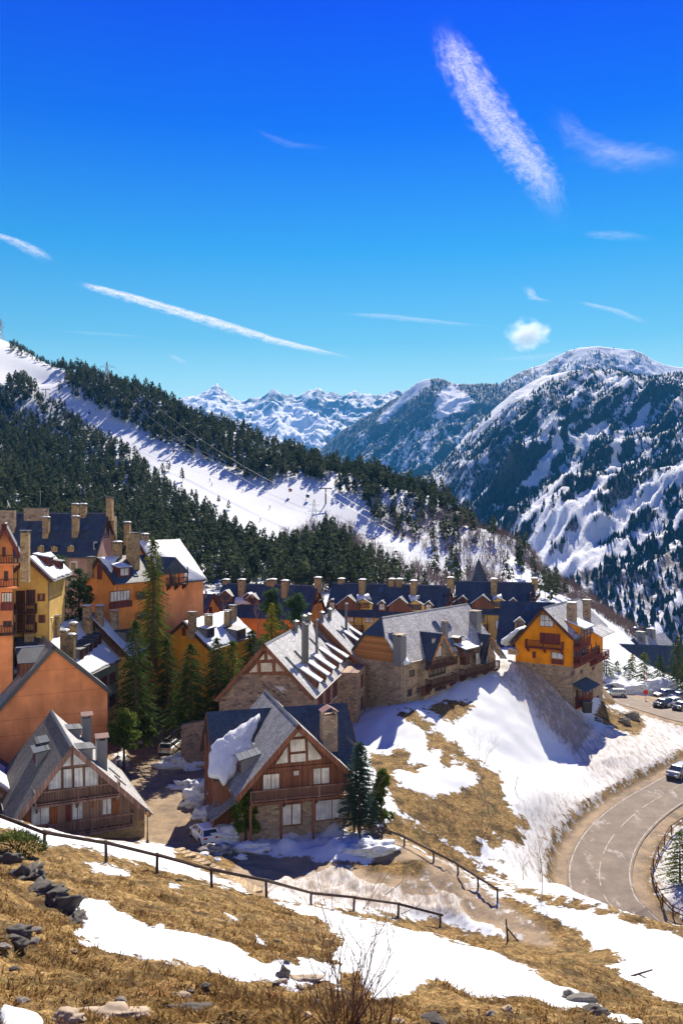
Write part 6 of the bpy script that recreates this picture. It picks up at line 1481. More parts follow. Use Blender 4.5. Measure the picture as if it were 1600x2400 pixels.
cx, cy = np.meshgrid(np.arange(-560, 230, 4.5), np.arange(236, 900, 4.5)); cx = (cx + g.uniform(-2.1, 2.1, cx.shape)).ravel(); cy = (cy + g.uniform(-2.1, 2.1, cy.shape)).ravel()
cz = base_z(cx, cy)[0]; qx, qy = pix(cx, cy, cz)
rD = np.interp(qx, [q[0] for q in RIDGE], [q[2] for q in RIDGE])
hh = np.clip(g.normal(8.8, 2.5, len(cx)), 3.5, 14) * np.where(qx > 900, .9, 1) * np.where((qx < 130) & (cy > .88 * rD), .5, 1)
ok = (psd(qx, 1200 - (cz + hh * .85) / cy * F, PISTE) < 0) & (qx > -480) & (qx < 1330) & (cy < rD * 1.035) & (psd(qx, qy, PISTE) < -1.5)
ok &= vnoise(cx * .045, cy * .045, 5) + .35 * vnoise(cx * .2, cy * .2, 6) > -.62
thin = sstep(820, 1000, qx) * sstep(1190, 1230, qy)           # thinner on the lower right
ok &= g.random(len(cx)) > thin * .72
ok &= ~((qx < 22) & (qx > -90) & (cy > .86 * rD))
ok &= ~((qx > 1150) & (g.random(len(cx)) < .45))
ok &= ~((qx > 1075) & (qx < 1185) & (qy > 1285) & (g.random(len(cx)) < .85))
keep = np.nonzero(ok)[0]; keep = keep
top = 1200 - (cz + hh) / cy * F
lim = np.interp(qx, [-200, 0, 60, 250, 320, 440, 480, 800, 1100, 1400], [1150, 1160, 1180, 1180, 1240, 1330, 1340, 1345, 1345, 1360])
vis = [i for i in keep if 0 < qx[i] < 1600 and top[i] < lim[i]]
vis.sort(key=lambda i: -hh[i] / cy[i]); single = set(vis[:290])
lone = [(630, 1138, 12), (383, 1118, 8), (428, 1128, 8), (512, 1183, 5), (537, 1195, 5), (140, 922, 10), (395, 1105, 7), (1060, 1355, 9), (1185, 1365, 8)]
meshes = []
for T, tr in LOW:
    cm = tri_mesh('crown', T, M['forest']); tm = tri_mesh('trunk', tr, M['bark']); meshes.append((cm, tm))
ZONES = [(lambda x, y: x < 330, 'dark mountain pine in lower forest above the mauve block'), (lambda x, y: x < 520, 'dark mountain pine in lower forest above the orange house'), (lambda x, y: x < 760, 'dark mountain pine in lower forest behind the orange gabled row'), (lambda x, y: x < 1000, 'dark mountain pine on thin wood behind the middle yellow row'), (lambda x, y: True, 'dark mountain pine on slope around the slate spire')]
for i in sorted(single):
    lb = next(l for f, l in ZONES if f(qx[i], qy[i]))
    r = empty('mountain_pine', (cx[i], cy[i], cz[i] - .3), g.uniform(0, 6.28)); r.scale = (hh[i] * g.uniform(.9, 1.25),) * 2 + (hh[i],); tag(r, lb, 'tree', lb.replace('dark mountain pine', 'mountain pines'))
    cm, tm = meshes[i % 16]; link('crown', cm, r); link('trunk', tm, r)
for k, (px, py, h_) in enumerate(lone):
    b = on_ground(px, py, 250, 900); r = empty('lone_pine', b, k); r.scale = (h_ * 1.15, h_ * 1.15, h_)
    tag(r, ['single pine at the upper edge of the piste below forest', 'little pine at piste edge, left of a pair', 'little pine at piste edge, right of a pair', 'tiny fir alone low on the piste, left one', 'tiny fir alone low on the piste, right one', 'pine beside the lift tower high on the piste', 'small bare topped pine by the red lift pylon', 'pine in snow left of the slate spire', 'pine in snow right of the slate spire'][k], 'tree'); cm, tm = meshes[k % 8]; link('crown', cm, r); link('trunk', tm, r)
def scatter(idx, sel):
    out = []
    for v in range(16):
        ii = [i for i in idx if i % 16 == v]
        if not ii: continue
        B = LOW[v][sel]; a = g.uniform(0, 6.28, len(ii)); s_ = np.array([hh[i] for i in ii]); w = s_ * g.uniform(.9, 1.25, len(ii)); ca, sa = np.cos(a), np.sin(a)
        X = (B[None, :, 0] * ca[:, None] - B[None, :, 1] * sa[:, None]) * w[:, None] + cx[ii][:, None]; Y = (B[None, :, 0] * sa[:, None] + B[None, :, 1] * ca[:, None]) * w[:, None] + cy[ii][:, None]; Z = B[None, :, 2] * s_[:, None] + cz[ii][:, None] - .3
        out.append(np.stack([X, Y, Z], -1).reshape(-1, 3))
    return np.concatenate(out)
rest = np.array([i for i in keep if i not in single])
r = empty('pine_forest', (0, 0, 0)); tag(r, 'dense dark pine forest covering the ski hill on both sides of the piste', 'forest', kind='stuff')
link('crown', tri_mesh('crown', scatter(rest, 0), M['forest']), r); link('trunk', tri_mesh('trunk', scatter(rest, 1), M['bark']), r)
print('forest', len(keep), len(rest))
# bare thicket on the lower right brow and round the piste foot
M['thicket'] = m_plain('bare_birch_twigs', (.16, .115, .10), .95, .35, 1)
bx_, by_ = g.uniform(-60, 150, 60000), g.uniform(240, 470, 60000); bz_ = base_z(bx_, by_)[0]; ux_, uy_ = pix(bx_, by_, bz_); rr_ = np.interp(ux_, [q[0] for q in RIDGE], [q[2] for q in RIDGE])
brow = (ux_ > 1120) & (ux_ < 1520) & (by_ > rr_ * .86) & (by_ < rr_ * 1.06)
footz = (ux_ > 660) & (ux_ < 1180) & (uy_ > 1200) & (uy_ < 1390) & (psd(ux_, uy_, PISTE) < -2) & (g.random(60000) < .14)
kk_ = np.nonzero(brow & (g.random(60000) < .5) | footz)[0][:2600]; T = []
for i in kk_:
    o = np.array([bx_[i], by_[i], bz_[i] - .2]); hb = g.uniform(2.2, 4.2) if brow[i] else g.uniform(4, 8)
    for k in range(7):
        d_ = np.array([g.normal() * .28, g.normal() * .28, 1.0]); p = o + np.array([g.normal() * .5, g.normal() * .5, 0]); w = np.array([.05 + .02 * hb / 4, 0, 0]); T += [p - w, p + w, p + d_ * hb * g.uniform(.6, 1)]
        q_ = p + d_ * hb * .5; T += [q_, q_ + [0, 0, .14], q_ + np.array([g.normal() * .9, g.normal() * .9, g.uniform(.4, 1.2)])]
tag(link('bare_thicket', tri_mesh('bare_thicket', T, M['thicket'])), 'leafless brown thicket along the brow and foot of the ski hill', 'thicket', kind='stuff')
# far woods on the mountains across the valley
def far_woods(name, label, mt, n, hmin, hmax, thr, seed, c, sx=(700, 1660)):
    X, Y, Z, PX, PY, sn, T_ = mt; g = np.random.default_rng(seed)
    R_, C_ = X.shape; a = g.integers(0, R_ - 16, n * 3); b = g.integers(0, C_ - 1, n * 3); f1 = g.random(n * 3); f2 = g.random(n * 3)
    lerp = lambda A: (A[a, b] * (1 - f1) + A[a + 1, b] * f1) * (1 - f2) + (A[a, b + 1] * (1 - f1) + A[a + 1, b + 1] * f1) * f2
    x, y, z, px, s_ = map(lerp, (X, Y, Z, PX, sn)); k = np.nonzero((px > sx[0]) & (px < sx[1]) & (s_ + g.normal(size=len(s_)) * .16 < thr))[0][:n]
    h_ = g.uniform(hmin, hmax, len(k)); w = h_ * .24; o = np.stack([x[k], y[k], z[k] - 1], -1); tp = o + np.stack([0 * h_, 0 * h_, h_], -1); tri = []
    q = [o + np.stack([w * math.cos(t), w * math.sin(t), h_ * .1], -1) for t in (0.3, 2.4, 4.5)]
    for i in range(3): tri.append(np.stack([q[i], q[(i + 1) % 3], tp], 1))
    tag(link(name, tri_mesh(name, np.concatenate(tri).reshape(-1, 3), c)), label, 'forest', kind='stuff')
M['far_wood'] = m_leaf('haze_blue_conifers', [(.010, .020, .026), (.018, .032, .040), (.03, .046, .052)])  # needles tinted blue, distance haze put into their colour
far_woods('valley_wood', 'dark conifer wood scattered over the near mountain across valley', mt1, 24000, 8, 14, -.08, 3, M['far_wood'])
far_woods('middle_mountain_wood', 'conifer wood thinning out up the middle mountain', mt2, 14000, 9, 15, -.05, 4, M['far_wood'])

# --- dry grass tufts in the foreground
def m_straw():
    t = NT('dry_straw', .9, .1); p = t.pos(); n = t.noise(p, 2.3, 6, .7); f = t.noise(p, 25, 2)
    leafy(t, t.mul(t.ramp(n, [(.3, (.10, .052, .022)), (.5, (.27, .165, .062)), (.7, (.52, .38, .165))]), t.ramp(f, [(.3, .6), (.7, 1.15)])), .5); return t.m
M['straw'] = m_straw()
gr_, gc_ = np.nonzero((GY < 50) & (GY > 8.5) & (gs < -.12) & (GPX > -120) & (GPX < 1720) & (street < .3))
_w = np.clip(.25 + 1.3 * fbm(GX[gr_, gc_] * .7, GY[gr_, gc_] * .7, 4, 19), .03, 1); pick = g.choice(len(gr_), 26000, p=_w / _w.sum()); i0, j0 = gr_[pick], gc_[pick]
yy_ = RD[i0] * (1 + g.uniform(-.004, .004, len(pick))); xx_ = yy_ * (tx[j0] + g.uniform(-.003, .003, len(pick))); zz_ = GZ2[i0, j0] - .03
T = []
for b_ in range(4):
    n_ = len(pick); h_ = g.uniform(.025, .10, n_) * (1 + .6 * (vnoise(xx_ * .8, yy_ * .8, 3) > .3)); a_ = g.uniform(0, 6.28, n_); w_ = g.uniform(.006, .014, n_) * (1 + yy_ / 26)
    px_ = xx_ + g.normal(size=n_) * .05; py_ = yy_ + g.normal(size=n_) * .05; A0 = np.stack([px_ - w_, py_, zz_], -1); A1 = np.stack([px_ + w_, py_, zz_], -1); A2 = np.stack([px_ + np.cos(a_) * h_ * 1.3, py_ + np.sin(a_) * h_ * 1.3 - .03, zz_ + h_], -1)
    T.append(np.stack([A0, A1, A2], 1))
tag(link('dry_grass', tri_mesh('dry_grass', np.concatenate(T).reshape(-1, 3), M['straw'])), 'short dry straw coloured grass on the foreground hillside', 'grass', kind='stuff')
# ------------------------------------------------------------------ rocks and snow heaps
def lump(name, label, pos, size, mat, seed, cat, sub=4, rough=.3, freq=1.3, flat=0, rz=0, kind=None, group=None):
    bm = bmesh.new(); bmesh.ops.create_icosphere(bm, subdivisions=sub, radius=1.0); rr = random.Random(seed); off = rr.uniform(0, 90)
    co = np.array([v.co[:] for v in bm.verts]); n = 1 + rough * (fbm(co[:, 0] * freq + off, co[:, 1] * freq + co[:, 2] * 1.7 * freq, 4, seed) + .5 * vnoise(co[:, 2] * freq * 2 + off, co[:, 0] * freq * 2, seed + 9))
    if flat:
        for k in range(5):
            d = np.array([rr.gauss(0, 1) for _ in range(3)]); d /= np.linalg.norm(d); t = co @ d; n = np.minimum(n, np.where(t > .2, (.75 + rr.random() * .25) / np.maximum(t, .2), 9))
    co = co * n[:, None] * np.array(size)
    for v, c in zip(bm.verts, co): v.co = c
    me = bpy.data.meshes.new(name); bm.to_mesh(me); bm.free(); me.materials.append(M[mat]); me.polygons.foreach_set('use_smooth', [sub > 2] * len(me.polygons))
    o = link(name, me); o.location = pos; o.rotation_euler = (0, 0, rz); return tag(o, label, cat, group, kind)
def g_lump(name, label, px, py, size, mat, seed, cat, lo=8, hi=200, sink=.3, **k):
    b = on_ground(px, py, lo, hi); b.z += size[2] * (1 - 2 * sink) * .3; return lump(name, label, b, size, mat, seed, cat, **k)
g_lump('flat_boulder', 'large flat tan boulder near bottom of the foreground grass', 275, 2385, (.5, .26, .12), 'rock_tan', 3, 'rock', rough=.35, flat=1)
g_lump('small_rock', 'small pale rock left of the flat boulder', 165, 2392, (.22, .16, .12), 'rock_tan', 4, 'rock', flat=1)
g_lump('dark_slab', 'dark layered rock slab right of the flat boulder', 455, 2368, (.34, .18, .08), 'rock_dark', 5, 'rock', flat=1, rough=.4)
g_lump('dark_stone', 'dark stone on grass, upper one of two at left edge', 48, 2190, (.26, .2, .14), 'rock_dark', 6, 'rock', flat=1)
g_lump('dark_stone', 'dark stone on grass, lower one of two at left edge', 33, 2212, (.26, .2, .13), 'rock_dark', 7, 'rock', flat=1)
g_lump('snow_edge_stone', 'long grey stone at lower edge of the left snow patch', 712, 2295, (.45, .2, .08), 'rock_tan', 8, 'rock', flat=1)
g_lump('snow_edge_stone', 'upright little stone at tip of the left snow patch', 663, 2289, (.15, .12, .2), 'rock', 9, 'rock', flat=1)
g_lump('field_boulder', 'rounded grey boulder at lower end of the big snow patch', 1362, 2345, (.42, .28, .18), 'rock', 10, 'rock', rough=.2)
g_lump('field_boulder', 'small round boulder touching the grey one at the snow tip', 1331, 2338, (.2, .18, .18), 'rock', 11, 'rock', rough=.2)
g_lump('field_boulder', 'dark boulder at snow margin nearest the bottom edge', 1390, 2376, (.32, .24, .16), 'rock_dark', 12, 'rock', rough=.2)
for i, (px, py, sx, sz) in enumerate([(20, 2022, .55, .34), (62, 2058, .62, .36), (108, 2092, .6, .34), (150, 2125, .5, .3), (180, 2160, .42, .24), (90, 2062, .4, .25)]):
    g_lump('rock_outcrop', ['jagged dark rock at top of the left outcrop', 'jagged dark rock second down the left outcrop', 'jagged dark rock in middle of the left outcrop', 'jagged dark rock low on the left outcrop beside snow', 'lowest jagged rock of left outcrop at snow corner', 'small jagged rock behind middle of left outcrop'][i], px, py, (sx, sx * .6, sz), 'rock_dark', 20 + i, 'rock', sink=.75, sub=4, flat=1, rough=.6, freq=2.6, rz=.5 + i)
for i, (px, py, s_, lb) in enumerate([(1478, 1682, (1.3, 1.0, .9), 'pale boulder half bedded in the grassy hillock'), (1462, 1692, (.9, .8, .7), 'darker boulder below the pale one on the hillock'), (908, 1985, (.7, .5, .4), 'dark earthy snow clod by second fence')]):
    g_lump('bank_boulder', lb, px, py, s_, 'rock' if i < 2 else 'snow_dirty', 30 + i, 'rock', 55, 200, rough=.3)
for i, (px, py, s_, m_, lb) in enumerate([(447, 1795, (3.4, 2.0, 1.7), 'snow_heap', 'big snow heap beside the gate wall'), (440, 1845, (1.9, 1.1, .8), 'snow_heap', 'crumbly snow heap spilling toward the lane'), (470, 1880, (1.8, 1.5, 1.9), 'snow_heap', 'tall grey snow heap under the chalet eave'), (483, 1915, (1.7, 1.2, .9), 'snow_heap', 'broken snow blocks behind the white car'),
        (380, 1687, (2.6, 1.5, .9), 'snow_dirty', 'old snow mound at top end of lane'), (330, 1738, (1.1, .8, .8), 'snow_heap', 'small snow mound under the lane trees'), (545, 1962, (3.2, 1.4, 1.0), 'snow_heap', 'snow bank right of the white car'), (510, 2000, (1.6, 1.0, .7), 'snow_dirty', 'muddy snow rubble below the white car'), (565, 2012, (.7, .5, .35), 'snow_heap', 'loose snow block on the dark terrace'), (600, 1990, (2.2, 1.0, .5), 'snow_heap', 'low snow bank on dark terrace'),
        (870, 1990, (2.2, 1.2, .7), 'snow_heap', 'dirty end of the ploughed snow bank'), (1480, 1622, (4.2, 3.0, 2.2), 'snow_heap', 'high ploughed snow heap in car park'), (1540, 1618, (4.6, 3.0, 2.0), 'snow_heap', 'ploughed snow heap behind parked cars'), (1440, 1612, (2.4, 1.8, .9), 'snow_heap', 'low snow heap by the red barrier'), (1330, 1478, (3, 2, .8), 'snow_heap', 'snow drift behind golden house')]):
    g_lump('snow_heap', lb, px, py, s_, m_, 50 + i, 'snow heap', 60, 210, sink=.5, rough=.32, freq=1.9)
for i in range(22):
    px = random.uniform(435, 520); py = random.uniform(1855, 2025)
    if abs(px - 475) < 45 and abs(py - 1950) < 30: continue
    g_lump('snow_block', 'small broken snow block scattered around the white car', px, py, (random.uniform(.2, .45),) * 2 + (random.uniform(.15, .3),), 'snow_heap', 80 + i, 'snow block', 66, 110, sink=.4, sub=2, rough=.4, flat=1, group='snow blocks around the white car')
g3 = np.random.default_rng(9); n3 = 0
while n3 < 26:
    px, py = g3.uniform(0, 1300), g3.uniform(2180, 2398); b = on_ground(px, py, 8, 45)
    if snow_field(np.array([px]), np.array([py]), np.array([b.x]), np.array([b.y]), np.array([99.]))[0] > -6: continue
    q = g3.uniform(.05, .14); lump('small_stone', 'small stone lying in the foreground dry grass', b + Vector((0, 0, q * .1)), (q, q * .8, q * .55), ['rock', 'rock_tan', 'rock_dark'][n3 % 3], 200 + n3, 'rock', sub=2, rough=.35, flat=1, group='small stones in the foreground grass'); n3 += 1
# ------------------------------------------------------------------ fences
def fence(name, label, pts, hs, rails, mat='fence', pr=.085, rr=.075, lean=0.0):
    r = empty(name, pts[0]); tag(r, label, 'fence'); o = Vector(pts[0]); rg = random.Random(len(pts))
    tops = []
    for i, (p, h_) in enumerate(zip(pts, hs)):
        p = Vector(p) - o; t = p + Vector((rg.uniform(-.06, .06) - lean, rg.uniform(-.04, .04), h_)); tops.append((p, t))
        MB().tube(p - Vector((0, 0, .4)), t, pr, pr * .9, 7).build('post', M[mat], r)
    for f in rails:
        for (a0, a1), (b0, b1) in zip(tops[:-1], tops[1:]):
            a = a0.lerp(a1, f); b = b0.lerp(b1, f); d = (b - a).normalized(); s_ = Vector((d.y, -d.x, 0)) * (pr + .02); MB().tube(a - d * .15 + s_, b + d * .15 + s_ + Vector((0, 0, rg.uniform(-.03, .03))), rr, rr * .85, 6).build('rail', M[mat], r)
    return r
def gpt(px, py, lo, hi): return on_ground(px, py, lo, hi)
F1 = [(-60, 1935, 39, 44), (-5, 1958, 39, 46)] 
pts = [Vector((-20.5, 41, 0)), Vector((-17.4, 41.3, 0))] + [P(px, py, D) for px, py, D in ((105, 1995, 42), (250, 2030, 43.5), (368, 2055, 45), (497, 2080, 47.5), (625, 2105, 51), (728, 2123, 55), (828, 2137, 59), (933, 2150, 62), (1032, 2160, 63))]
for p in pts: p.z = gz(p.x, p.y)
pts[0].z = P(-180, 1925, 41).z; pts[1].z = P(-40, 1950, 41).z
fence('rail_fence', 'long brown single rail fence crossing the foreground slope', pts, [1.15, 1.12, 1.05, 1.15, 1.12, 1.1, 1.1, 1.05, 1.05, 1.0, .55], [.92], rr=.10)
pts = [on_ground(px, py, 60, 90) for px, py in ((843, 1966), (895, 1962), (947, 1982), (1016, 2018), (1073, 2048), (1120, 2078), (1165, 2108))]
fence('slope_fence', 'brown rail fence running down beside the dry grass slope', pts, [.95] * 7, [.9], rr=.11)
pts = [on_ground(px, py, 60, 130) for px, py in ((1600, 1936), (1572, 1955), (1556, 1980), (1541, 2005), (1530, 2035), (1527, 2060), (1536, 2092), (1551, 2120), (1576, 2146), (1605, 2160))]
fence('road_fence', 'dark two rail fence inside the road bend', pts, [1.0] * 10, [.9, .5], 'rail', .07, .06)
b = on_ground(1190, 2205, 40, 75); r = empty('broken_fence_post', b); tag(r, 'broken tilted fence post standing in dirty snow', 'post')
MB().tube((0, 0, -.3), (-.15, 0, 1.5), .07, .05).build('post', M['fence'], r); MB().tube((-.1, 0, .9), (.9, -.3, -.2), .06, .05).build('strut', M['fence'], r)
b = on_ground(1508, 2290, 25, 75); r = empty('fallen_branch', b); tag(r, 'short fallen branch on the lower right snow', 'branch'); MB().tube((-.7, 0, .05), (.5, .1, .35), .06, .04).build('limb', M['bark'], r); MB().tube((-.3, 0, .15), (.3, -.2, -.05), .04, .03).build('limb', M['bark'], r)
# wooden steps
r = empty('timber_steps', on_ground(500, 2040, 45, 80)); tag(r, 'pale timber steps and edging descending beside the fence', 'steps'); o = r.location.copy()
for i in range(16):
    t = i / 15; p = on_ground(420 + 175 * t, 1992 + 96 * t, 45, 80); q = p - o; MB().obox(q, Vector((.9, .45, 0)), Vector((-.45, .9, 0)), (0, 0, 1), (-.5, .5), (-.27, .27), (-.1, .06)).build('step', M['deck'], r)
# ------------------------------------------------------------------ lamps
def lamp(name, label, pos, h, wall=None):
    r = empty(name, pos); tag(r, label, 'lamp')
    if wall: MB().tube((0, 0, h), wall, .03).build('bracket', M['metal'], r)
    else:
        MB().lathe((0, 0, 0), [(.14, -.3), (.14, .25), (.09, .3), (.07, .9), (.05, 1.0), (.045, h)], 9).build('post', M['metal'], r)
    m = NT('amber_lamp_glass', .3, .4); m.col((.55, .22, .02)); 
    l = MB().lathe((0, 0, h), [(.10, .03), (.19, .42)], 6).build('lantern', bpy.data.materials.get('amber_pane') or m_glass('amber_pane', (.55, .23, .03)), r)
    MB().lathe((0, 0, h), [(.24, .42), (.16, .56), (.05, .62), (.02, .72)], 6).build('lantern_cap', M['metal'], r)
    fr = MB()
    for i in range(6): a = math.pi * i / 3; fr.tube((.105 * math.cos(a), .105 * math.sin(a), h + .03), (.20 * math.cos(a), .20 * math.sin(a), h + .42), .014, n=4)
    fr.build('lantern_frame', M['metal'], r); return r
lb_ = on_ground(346, 1976, 60, 100); lamp('street_lamp', 'street lamp with amber lantern at the timber chalet corner', lb_, (1976 - 1912) / F * lb_.y)
lb_ = on_ground(277, 1800, 80, 120); lamp('street_lamp', 'street lamp beside small round tree in the lane', lb_, 2.7)
p = P(434, 1716, 100.2); lamp('wall_lantern', 'amber lantern fixed to the stone gate wall', p, 0, (.8, .3, .2))
p = P(311, 1686, 99); p.z -= 2.6; lamp('street_lamp', 'amber street lamp showing through branches by sage house', p, 2.6)
# ------------------------------------------------------------------ cars
def car(name, label, pos, yaw, paint, L=4.2, W=1.78, Ht=1.48, suv=False, box=False, zfix=True):
    r = empty(name, pos, yaw); tag(r, label, 'car', None); hw = W / 2; k = L / 4.2; hs = Ht / 1.48; pm = M[paint]
    st = [(-2.08, .38, .62, .92, .86), (-1.98, .26, .64, 1.0, .95), (-1.2, .22, .62, 1.02, 1.0), (0, .22, .60, .99, 1.0), (1.0, .22, .60, .95, 1.0), (1.7, .24, .58, .86, .95), (2.02, .30, .55, .72, .84), (2.10, .40, .52, .60, .74)]
    if suv: st[0] = (-2.08, .38, .66, 1.0, .92); st[5] = (1.75, .26, .62, .96, .96)
    m = MB(); nn = 10
    for x, z0, z1, z2, w in st:
        w_ = hw * w; sec = [(-w_ * .92, z0), (-w_, z0 + .12), (-w_, z1), (-w_ * .96, z2 - .04), (-w_ * .86, z2), (w_ * .86, z2), (w_ * .96, z2 - .04), (w_, z1), (w_, z0 + .12), (w_ * .92, z0)]
        m.v += [(x * k, y, z * hs) for y, z in sec]
    for i in range(len(st) - 1):
        for j in range(nn): a = i * nn + j; b_ = i * nn + (j + 1) % nn; m.f.append((a, b_, b_ + nn, a + nn))
    m.f.append(tuple(range(nn))); m.f.append(tuple(range(len(st) * nn - 1, (len(st) - 1) * nn - 1, -1))); body = m.build('body', pm, r, False)
    rb, rt, ft, fb = (-2.0, -1.55, .25, 1.12) if not suv else (-2.02, -1.8, .35, 1.1)
    zb_, zt = .97 * hs, 1.44 * hs; wb, wt = hw * .9, hw * .72
    gh = MB().hexa([(rb * k, -wb, zb_), (fb * k, -wb, zb_ - .03), (fb * k, wb, zb_ - .03), (rb * k, wb, zb_), (rt * k, -wt, zt), (ft * k, -wt, zt), (ft * k, wt, zt), (rt * k, wt, zt)]); gl = gh.build('windows', M['glass'], r)
    m = MB(); m.hexa([((rt - .08) * k, -wt - .03, zt - .02), ((ft + .06) * k, -wt - .03, zt - .02), ((ft + .06) * k, wt + .03, zt - .02), ((rt - .08) * k, wt + .03, zt - .02), ((rt + .1) * k, -wt * .86, zt + .06), ((ft - .15) * k, -wt * .86, zt + .06), ((ft - .15) * k, wt * .86, zt + .06), ((rt + .1) * k, wt * .86, zt + .06)]); m.build('roof', pm, r)
    for s_ in (-1, 1):
        for a_, b_, r1, r2 in (((rb * k, s_ * (wb - .02), zb_), (rt * k, s_ * wt, zt), .07, .05), ((fb * k, s_ * (wb - .02), zb_ - .03), (ft * k, s_ * wt, zt), .045, .04), ((-.45 * k, s_ * (wb + .005), zb_), (-.5 * k, s_ * (wt + .005), zt), .04, .04), ((-1.3 * k, s_ * wb, zb_), (-1.25 * k, s_ * wt, zt), .05, .05)): MB().tube(a_, b_, r1, r2, 5).build('pillar', pm, r)
    for s_ in (-1, 1):
        for x in (-1.28, 1.28):
            c = Vector((x * k, s_ * (hw - .09), .32)); w_ = MB(); w_.tube(c - Vector((0, s_ * .11, 0)), c + Vector((0, s_ * .11, 0)), .32, .32, 16); tw = w_.build('wheel', M['black'], r)
            MB().tube(c + Vector((0, s_ * .112, 0)), c + Vector((0, s_ * .125, 0)), .20, .18, 10).build('rim', M['steel'], tw)
            MB().tube(c + Vector((0, s_ * .03, .04)), c + Vector((0, s_ * .10, .04)), .40, .40, 16).build('wheel_arch', M['black'], r)
        MB().box(-2.10 * k, -1.92 * k, s_ * hw * .62 - .17, s_ * hw * .62 + .17, .74 * hs, .92 * hs).build('tail_light', M['red'], r)
        MB().box(1.86 * k, 2.08 * k, s_ * hw * .6 - .16, s_ * hw * .6 + .16, .60 * hs, .72 * hs).build('headlight', M['white'], r)
        MB().box(.78 * k, .95 * k, s_ * (hw + .1) - .09, s_ * (hw + .1) + .09, .93 * hs, 1.06 * hs).build('mirror', pm, r)
    MB().box(-2.115 * k, -2.06 * k, -.26, .26, .52 * hs, .63 * hs).build('number_plate', M['white'], r); MB().box(-2.12 * k, -2.02 * k, -hw * .8, hw * .8, .28, .42 * hs).build('bumper', M['black'], r); MB().box(2.04 * k, 2.13 * k, -hw * .55, hw * .55, .32, .52 * hs).build('grille', M['black'], r)
    if suv:
        for s_ in (-1, 1): MB().tube((rt * k, s_ * wt * .9, zt + .12), (ft * k, s_ * wt * .9, zt + .12), .025, n=5).build('roof_rail', M['metal'], r)
    if box: MB().hexa([(-1.5, -.38, zt + .14), (.4, -.38, zt + .14), (.4, .38, zt + .14), (-1.5, .38, zt + .14), (-1.4, -.33, zt + .46), (.1, -.33, zt + .42), (.1, .33, zt + .42), (-1.4, .33, zt + .46)]).build('roof_box', M['black'], r)
    return r
def paint(n, c, met=0):
    t = NT(n, .32, .5); t.col(c); t.b.inputs['Coat Weight'].default_value = .6; t.b.inputs['Metallic'].default_value = met; M[n] = t.m
paint('white_paint', (.78, .78, .78)); paint('grey_paint', (.20, .21, .23), .4); paint('black_paint', (.02, .02, .024)); paint('silver_paint', (.45, .46, .48), .5); paint('blue_paint', (.03, .05, .12), .2)
cp = on_ground(478, 1968, 60, 90); cp.z += .02; car('white_hatchback', 'white hatchback parked beside the snow bank below brown chalet', cp, R(118), 'white_paint', 4.2, 1.76, 1.5)
cp = on_ground(400, 1762, 85, 125); car('silver_estate_car', 'silver estate car with black roof box parked in lane', cp, R(82), 'silver_paint', 4.6, 1.8, 1.62, True, True)
cp = Vector(ROAD[min(range(len(ROAD)), key=lambda i: (ROAD[i] - P(1588, 1836, 108.5)).length)]); d_ = (ROAD[40] - ROAD[30])
ri = min(range(len(ROAD)), key=lambda i: (ROAD[i] - P(1618, 1826, 111)).length); tdir = (ROAD[ri] - ROAD[ri + 3]).normalized(); side_ = Vector((tdir.y, -tdir.x, 0))
car('grey_car', 'dark grey car driving down the mountain road at frame edge', ROAD[ri] + side_ * 1.5 + Vector((0, 0, .04)), math.atan2(tdir.y, tdir.x), 'grey_paint', 4.4, 1.85, 1.55, True)
for i, (px, py, pt, yw, lb) in enumerate([(1552, 1657, 'black_paint', 215, 'black car parked first in the front row by snow heap'), (1573, 1655, 'white_paint', 215, 'white car parked between two dark cars in car park'), (1597, 1664, 'black_paint', 215, 'black car cut by frame in the car park row'), (1555, 1634, 'grey_paint', 200, 'grey car in back row behind the parked black car'), (1590, 1640, 'blue_paint', 200, 'dark blue car in back row at frame edge'), (1432, 1622, 'black_paint', 190, 'dark car parked below the golden house corner'), (1440, 1633, 'silver_paint', 175, 'silver car at the car park entrance')]):
    cp = on_ground(px, py, 140, 215); car('parked_car', lb, cp + Vector((0, 0, .02)), R(yw), pt, 4.3, 1.8, 1.55, i % 2 == 0)
for px, py, h_, lb in ((1512, 1642, 1.6, 'red round sign on a short post in car park'), (1446, 1634, 1.1, 'small red barrier post at car park entrance')):
    b = on_ground(px, py, 140, 210); r = empty('red_sign', b); tag(r, lb, 'sign'); MB().tube((0, 0, -.2), (0, 0, h_), .05).build('post', M['steel'], r); MB().tube((0, -.06, h_), (0, -.02, h_), .5, .5, 14).build('sign_plate', M['red'], r)
b = on_ground(1513, 1622, 150, 210); r = empty('snow_pole', b); tag(r, 'tall red and white snow pole before the spruces', 'pole')
for i in range(6): MB().tube((0, 0, i * .75 - .2), (0, 0, i * .75 + .55), .09, .09, 6).build('band', M['red' if i % 2 else 'white'], r)
b = on_ground(446, 1800, 80, 120); r = empty('snow_stake', b); tag(r, 'thin red stake stuck in the snow heap', 'pole'); MB().tube((0, 0, 0), (0, 0, 1.9), .03).build('stake', M['red'], r)
b = on_ground(1350, 1662, 110, 160); r = empty('waste_bin', b + Vector((1.6, 0, 0))); tag(r, 'dark bins below the golden house corner', 'bin'); MB().hexa([(-.6, -.5, -.5), (.6, -.5, -.5), (.6, .5, -.5), (-.6, .5, -.5), (-.7, -.55, 1.1), (.7, -.55, 1.1), (.7, .55, 1.1), (-.7, .55, 1.1)]).build('bin_body', M['black'], r); MB().box(-.74, .74, -.6, .6, 1.102, 1.2).build('lid', M['metal'], r)
